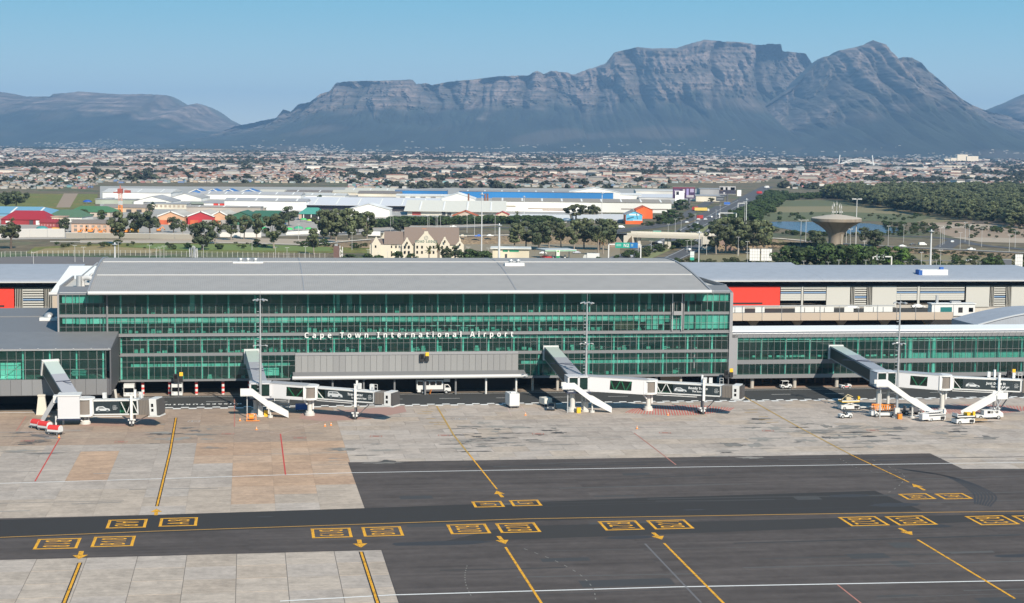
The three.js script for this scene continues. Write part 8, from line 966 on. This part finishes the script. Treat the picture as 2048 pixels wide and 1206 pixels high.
for (const [g, list] of Object.entries({
  'thin street lamps behind the left half of the roof': [[67, 528, 505], [150, 524, 491], [167, 524, 494], [237, 520, 484], [299, 520, 490], [313, 520, 496], [320, 520, 494], [328, 520, 492], [407, 520, 490], [551, 520, 494], [574, 520, 495], [611, 520, 493], [504, 500, 480], [704, 500, 465], [597, 480, 448]],
  'thin street lamps before the hotel': [[736, 522, 499], [756, 522, 504], [775, 522, 503], [799, 522, 490], [915, 522, 495], [936, 522, 494], [976, 522, 496]],
  'thin ring road lamps behind the hotel': [[781, 470, 432], [786, 455, 430], [792, 450, 424], [855, 464, 431], [858, 464, 430], [872, 465, 434], [875, 465, 432], [881, 463, 428], [934, 466, 428], [949, 470, 432], [990, 470, 430], [1041, 456, 440]],
  'lamp poles standing along the motorway': [[1336, 478, 448], [1350, 477, 438], [1362, 462, 440], [1398, 514, 464], [1382, 510, 480], [1374, 505, 481], [1302, 508, 482], [1325, 500, 480], [1276, 516, 486], [1390, 445, 428], [1432, 440, 420], [1440, 432, 410], [1489, 446, 404], [1479, 452, 436], [1476, 512, 474], [1494, 516, 483], [1413, 510, 480], [1220, 445, 420]],
  'lamp poles right of the water tower': [[1601, 494, 440], [1611, 492, 440], [1692, 490, 436], [1711, 500, 398], [1700, 506, 458], [1776, 492, 452], [1807, 485, 450], [1880, 494, 456], [1885, 490, 455], [1888, 488, 453], [1920, 500, 465], [1930, 484, 445], [1938, 492, 450], [1963, 494, 456], [2018, 510, 470], [2030, 496, 462], [1795, 508, 495], [1728, 520, 482]],
  'thin poles behind the right concourse roof': [[1495, 532, 505], [1529, 535, 512], [1607, 545, 522], [1656, 546, 524], [1677, 546, 520], [1731, 546, 520], [1842, 545, 505], [1872, 545, 520], [1880, 548, 500], [1959, 548, 524]],
})) { const nth = ['leftmost', 'second from left', 'third from left', 'fourth from left', 'fifth from left', 'sixth from left', 'seventh from left', 'eighth from left', 'ninth from left', 'tenth from left', 'eleventh from left', 'twelfth from left', 'thirteenth from left', 'fourteenth from left', 'fifteenth from left', 'sixteenth from left', 'seventeenth from left', 'rightmost']; list.sort((a, b) => a[0] - b[0]).forEach(([x, b, t], i) => lamp(x, b, t, (i === list.length - 1 ? 'rightmost' : nth[i]) + ' of the ' + g.replace('thin ', '').replace('grey ', ''), g)); }
function highMast(x, yb, yt, label, r = 0.45) { const p = G(x, yb), h = hAt(p, yt), t = thing('high_mast_light', label, 'light mast', p); part('pole', new MB().cyl(V3(0, 0, 0), V3(0, h, 0), r, r * 0.55, 10), mat([0.56, 0.57, 0.58], 0.5), t); part('lamp_ring', new MB().cyl(V3(0, h - 0.6, 0), V3(0, h - 0.2, 0), 1.5, 1.5, 12).cyl(V3(0, h - 0.2, 0), V3(0, h + 0.6, 0), 0.5, 0.3, 8), C.steel, t); }
highMast(963, 505, 387, 'very tall thin pole behind the right end of the hotel', 0.4); highMast(998, 528, 449, 'thick pale mast beside the filling station shop', 0.75); highMast(1203, 470, 385, 'tall pole behind the big dark tree', 0.35); highMast(1860, 545, 461, 'thick grey high mast light behind the right parking roof', 0.6); highMast(230, 526, 487, 'pale high mast light behind the left end of the roof', 0.5); highMast(1048, 430, 393, 'thin tall pole before the long white hall', 0.35); highMast(1397, 538, 464, 'tall thin mast at the right end of the terminal roof', 0.3); highMast(1492, 450, 398, 'tall thin mast at the hedge beside the motorway', 0.35);
// ---------------------------------------------------------------- traffic
const roadTurn = -0.52;
for (const [k, c, x, y, h, l, hh] of [
  ['pickup', [0.75, 0.75, 0.73], 906, 455, 1, 'white pickup on the ring road behind the hotel'], ['sedan', [0.7, 0.7, 0.69], 878, 463, 1, 'left white car on the lower ring road lane behind the hotel'], ['sedan', [0.62, 0.63, 0.64], 892, 463, 1, 'right silver car on the lower ring road lane behind the hotel'], ['pickup', [0.03, 0.13, 0.50], 957, 474, 1, 'bright blue pickup on the embankment right of the hotel', 4.2], ['sedan', [0.75, 0.75, 0.74], 980, 473, 1, 'white car right of the blue pickup on the embankment', 4.3], ['pickup', [0.55, 0.50, 0.42], 925, 474, -1, 'beige pickup left of the blue pickup on the embankment', 4.1], ['van', [0.75, 0.75, 0.73], 1243, 456, 1, 'white van on the road below the mural building'],
  ['sedan', [0.75, 0.75, 0.74], 1374, 446, roadTurn + 1.57, 'white car on the left motorway lane below the red truck'], ['sedan', [0.72, 0.72, 0.7], 1397, 440, roadTurn + 1.57, 'white car just behind the red truck'], ['sedan', [0.06, 0.10, 0.22], 1388, 453, roadTurn + 1.57, 'dark blue car low on the motorway'], ['hatch', [0.66, 0.67, 0.7], 1393, 449, roadTurn + 1.57, 'silver car right of the dark blue car'], ['sedan', [0.72, 0.72, 0.71], 1411, 440, roadTurn + 1.57, 'white car in the middle motorway lane'], ['hatch', [0.74, 0.74, 0.73], 1421, 435, roadTurn + 1.57, 'white car further up the middle lane'], ['hatch', [0.74, 0.74, 0.73], 1436, 430, roadTurn + 1.57, 'white car near the white gantry, left side'], ['van', [0.74, 0.74, 0.73], 1463, 434, roadTurn + 1.57, 'white van on the right carriageway under the gantry'], ['sedan', [0.3, 0.31, 0.33], 1466, 438, roadTurn + 1.57, 'grey car behind the van on the right carriageway'],
  ['sedan', [0.75, 0.75, 0.74], 1320, 487, roadTurn + 1.57, 'white car coming out below the overpass, left'], ['hatch', [0.06, 0.06, 0.07], 1285, 500, roadTurn + 1.57, 'dark car on the motorway left of the overpass'], ['sedan', [0.72, 0.72, 0.71], 1298, 496, roadTurn + 1.57, 'pale car just before the overpass'], ['van', [0.75, 0.75, 0.74], 1378, 486, roadTurn + 1.57, 'white van below the overpass, right'], ['hatch', [0.66, 0.66, 0.67], 1376, 501, roadTurn + 1.57, 'silver car right of the median below the overpass'], ['hatch', [0.3, 0.31, 0.34], 1260, 515, roadTurn + 1.57, 'grey car at the green gantry'],
  ['sedan', [0.75, 0.75, 0.74], 1805, 494, 1, 'white car on the embankment right of the water tower', 2.5], ['sedan', [0.03, 0.03, 0.035], 1827, 491, 1, 'black car right of the white car on the embankment', 2.5], ['van', [0.74, 0.74, 0.72], 1845, 491, 1, 'white van right of the black car on the embankment', 2.5], ['sedan', [0.74, 0.74, 0.73], 1905, 485, 1.2, 'white car in the junction road'], ['pickup', [0.75, 0.75, 0.74], 1942, 501, -1, 'white pickup on the embankment at the junction', 2.5], ['sedan', [0.035, 0.035, 0.04], 1832, 522, 1, 'black car on the low access road, right'], ['sedan', [0.72, 0.73, 0.74], 1939, 523, -1, 'silver car on the low access road, right'], ['van', [0.75, 0.75, 0.74], 1798, 541, 1, 'white van just above the right parking roof'],
  ['sedan', [0.75, 0.75, 0.74], 1704, 618.5, 1, 'white car on the elevated road behind the right mast', 10.96], ['sedan', [0.66, 0.66, 0.66], 1836, 616.5, 1, 'silver car on the elevated road left of the booth', 10.96], ['hatch', [0.16, 0.2, 0.28], 1475, 620.5, 1, 'dark car on the elevated road beside the terminal end', 10.96], ['hatch', [0.62, 0.03, 0.03], 1088, 516, 1, 'red car at the filling station'], ['hatch', [0.5, 0.03, 0.03], 1098, 518, 1, 'second red car at the filling station'], ['sedan', [0.7, 0.7, 0.7], 1086, 508, 1, 'white car behind the red ones at the filling station'], ['sedan', [0.4, 0.42, 0.48], 1153, 507, -1, 'grey car parked right of the fuel canopy'], ['sedan', [0.74, 0.74, 0.74], 957, 517, 1, 'white car before the dark hedge right of the hotel'],
]) car(k, c, l, x, y, h, undefined, hh ?? 0.1, 'road_car');
function lorry(label, px, py, c, cabC, turn, L1 = 7, h = 0) { const t = thing('box_truck', label, 'truck', G(px, py, h), turn); part('cargo_box', new MB().box(-1.2, 2.3, 0, L1, 2.8, 2.4), mat(c, 0.55), t); part('cab', new MB().prism([[L1 / 2 - 0.9, 0.6], [L1 / 2 - 0.9, 2.8], [L1 / 2 + 0.4, 2.7], [L1 / 2 + 0.9, 1.7], [L1 / 2 + 0.9, 0.6]], -1.1, 2.2), mat(cabC, 0.5), t); part('windscreen', new MB().box(L1 / 2 + 0.68, 2.1, 0, 0.1, 0.8, 2.0, 0, 0, 0.4), C.glassDark, t); part('chassis', new MB().box(0, 0.7, 0, L1 + 1, 0.3, 1.8), C.dark, t); wheels(t, [[-L1 / 3, 1], [-L1 / 3, -1], [L1 / 2 - 0.2, 1], [L1 / 2 - 0.2, -1]], 0.45, 0.3); }
lorry('white box truck parked right of the fuel canopy', 1182, 520, [0.72, 0.72, 0.70], [0.6, 0.6, 0.58], Math.PI - 0.2, 6.5); lorry('white truck on the ring road left of the hotel', 745, 474, [0.74, 0.74, 0.72], [0.7, 0.7, 0.68], Math.PI, 8); lorry('red truck on the motorway', 1401, 439, [0.45, 0.05, 0.04], [0.10, 0.12, 0.2], roadTurn + 1.57, 8); lorry('red truck far up the motorway', 1519, 388, [0.5, 0.04, 0.04], [0.5, 0.04, 0.04], roadTurn + 1.57, 12); lorry('white truck at the far end of the motorway', 1534, 376.5, [0.75, 0.75, 0.74], [0.7, 0.7, 0.7], roadTurn + 1.57, 12); lorry('red and white truck on the service road', 1391, 421, [0.5, 0.06, 0.05], [0.7, 0.7, 0.68], roadTurn + 1.57, 9); lorry('yellow goods trailer on the service road verge', 1404, 423, [0.66, 0.48, 0.12], [0.6, 0.58, 0.5], 0, 12);
// ---------------------------------------------------------------- landmarks far across the plain
{
  const far = (name, label, cat, x, y, f) => { const p = G(x, y), t = thing(name, label, cat, p); f(t, pxm(p), (yy) => hAt(p, yy)); };
  far('stadium', 'white arched stadium far across the town, right', 'stadium', 1716, 331, (t, s, Y) => { const arc = []; for (let i = 0; i <= 16; i++) { const u = i / 16; arc.push(V3((-36 + 72 * u) / s, Y(329) + (Y(318) - Y(329)) * Math.sin(Math.PI * u), 0)); } const b = new MB(); for (let i = 1; i < arc.length; i++) b.beam(arc[i - 1], arc[i], 4, 3); b.build('roof_arch', W.white, t); const c = new MB(); for (let i = 1; i < arc.length; i++) c.beam(arc[i - 1].clone().setY(arc[i - 1].y * 0.7), arc[i].clone().setY(arc[i].y * 0.7), 3, 2); for (let i = 2; i < 15; i++) c.beam(arc[i], arc[i].clone().setY(arc[i].y * 0.7), 1.5); c.build('roof_truss', W.white, t); part('stand', new MB().bb(-40 / s, 0, -30, 44 / s, Y(328), -4), mat([0.45, 0.42, 0.40], 0.8), t); for (const x of [-38, 30]) part('pylon', new MB().cyl(V3(x / s, 0, 0), V3((x + (x < 0 ? 2 : -3)) / s, Y(310), 0), 3, 2, 8), W.white, t); });
  for (const [x, l] of [[863, 'left tower of the white twin blocks far across the town'], [876, 'right tower of the white twin blocks far across the town']]) far('tower_block', l, 'apartment block', x, 301, (t, s, Y) => { part('wall', new MB().bb(-3 / s, 0, -16, 3 / s, Y(290), 0), mat([0.74, 0.73, 0.70], 0.8), t); part('roof', new MB().bb(-2 / s, Y(290), -12, 2 / s, Y(289), -2), W.white, t); });
  far('hospital', 'long cream hospital blocks under the mountain, right', 'hospital', 1925, 324, (t, s, Y) => { for (const [a, b, y] of [[-34, -8, 318], [-10, 10, 309], [8, 30, 312], [-22, 20, 316]]) part('wall', new MB().bb(a / s, 0, -30 + a, b / s, Y(y), a * 0.3), mat([0.70, 0.62, 0.50], 0.85), t); });
  far('white_block', 'twin cream blocks right of the stadium', 'apartment block', 1818, 315, (t, s, Y) => { for (const [a, b] of [[-7, 4], [12, 24]]) part('wall', new MB().bb(a / s, 0, -20, b / s, Y(307), 0), mat([0.72, 0.66, 0.55], 0.85), t); });
  far('brick_estate', 'long row of red brick flats low on the mountain slope', 'apartment block', 1700, 303, (t, s, Y) => { for (let i = 0; i < 22; i++) { const a = -80 + i * 7.6; part('wall', new MB().bb(a / s, 0, -30, (a + 6.2) / s, Y(rr(285, 289)), 0), mat([0.34, 0.20, 0.16], 0.9), t); part('roof', new MB().bb(a / s, Y(289), -30, (a + 6.2) / s, Y(285), -10), mat([0.36, 0.24, 0.2], 0.9), t); } });
  far('factory_block', 'long tan factory block below the mountain, centre right', 'factory', 1312, 308, (t, s, Y) => { part('wall', new MB().bb(-34 / s, 0, -40, 30 / s, Y(302), 0), mat([0.60, 0.48, 0.38], 0.9), t); part('tower', new MB().bb(26 / s, 0, -20, 32 / s, Y(299), 1), mat([0.64, 0.54, 0.44], 0.9), t); for (const x of [-136, -108, -72]) part('floodlight_pole', new MB().cyl(V3(x / s, 0, 0), V3(x / s, Y(292), 0), 1.5, 1, 6), W.white, t); part('grandstand', new MB().bb(-130 / s, 0, -30, -40 / s, Y(304), -5), mat([0.66, 0.64, 0.6], 0.8), t); });
  far('long_building', 'long cream building in front of the hospital', 'building', 1905, 337, (t, s, Y) => { part('wall', new MB().bb(-26 / s, 0, -20, 28 / s, Y(332), 0), mat([0.68, 0.62, 0.52], 0.85), t); part('roof', new MB().bb(-26 / s, Y(332), -20, 28 / s, Y(331), 1), mat([0.5, 0.45, 0.4], 0.85), t); });
  far('slope_buildings', 'cluster of white institutional blocks on the left mountain slope', 'building', 345, 291, (t, s, Y) => { for (const [a, b, y] of [[-38, -30, 266], [-30, -26, 270], [10, 20, 267], [30, 54, 269], [-2, 36, 286]]) part('wall', new MB().bb(a / s, 0, -30, b / s, Y(y), 0), mat([0.70, 0.68, 0.64], 0.85), t); });
  // pale houses on the lower slopes of the mountains
  const b = new THREE.InstancedMesh(new THREE.BoxGeometry(1, 1, 1), mat([0.30, 0.285, 0.26], 0.85), slopeSpots.length), m4 = new THREE.Matrix4(), q = new THREE.Quaternion(); slopeSpots.forEach(([x, y, z], i) => { m4.compose(V3(x, y + 2, z), q, V3(rr(7, 20), rr(3, 6), 10)); b.setMatrixAt(i, m4); }); b.name = 'hillside_houses'; b.userData.kind = 'stuff'; shadowed(b); scene.add(b);
}
renderer.render(scene, camera);
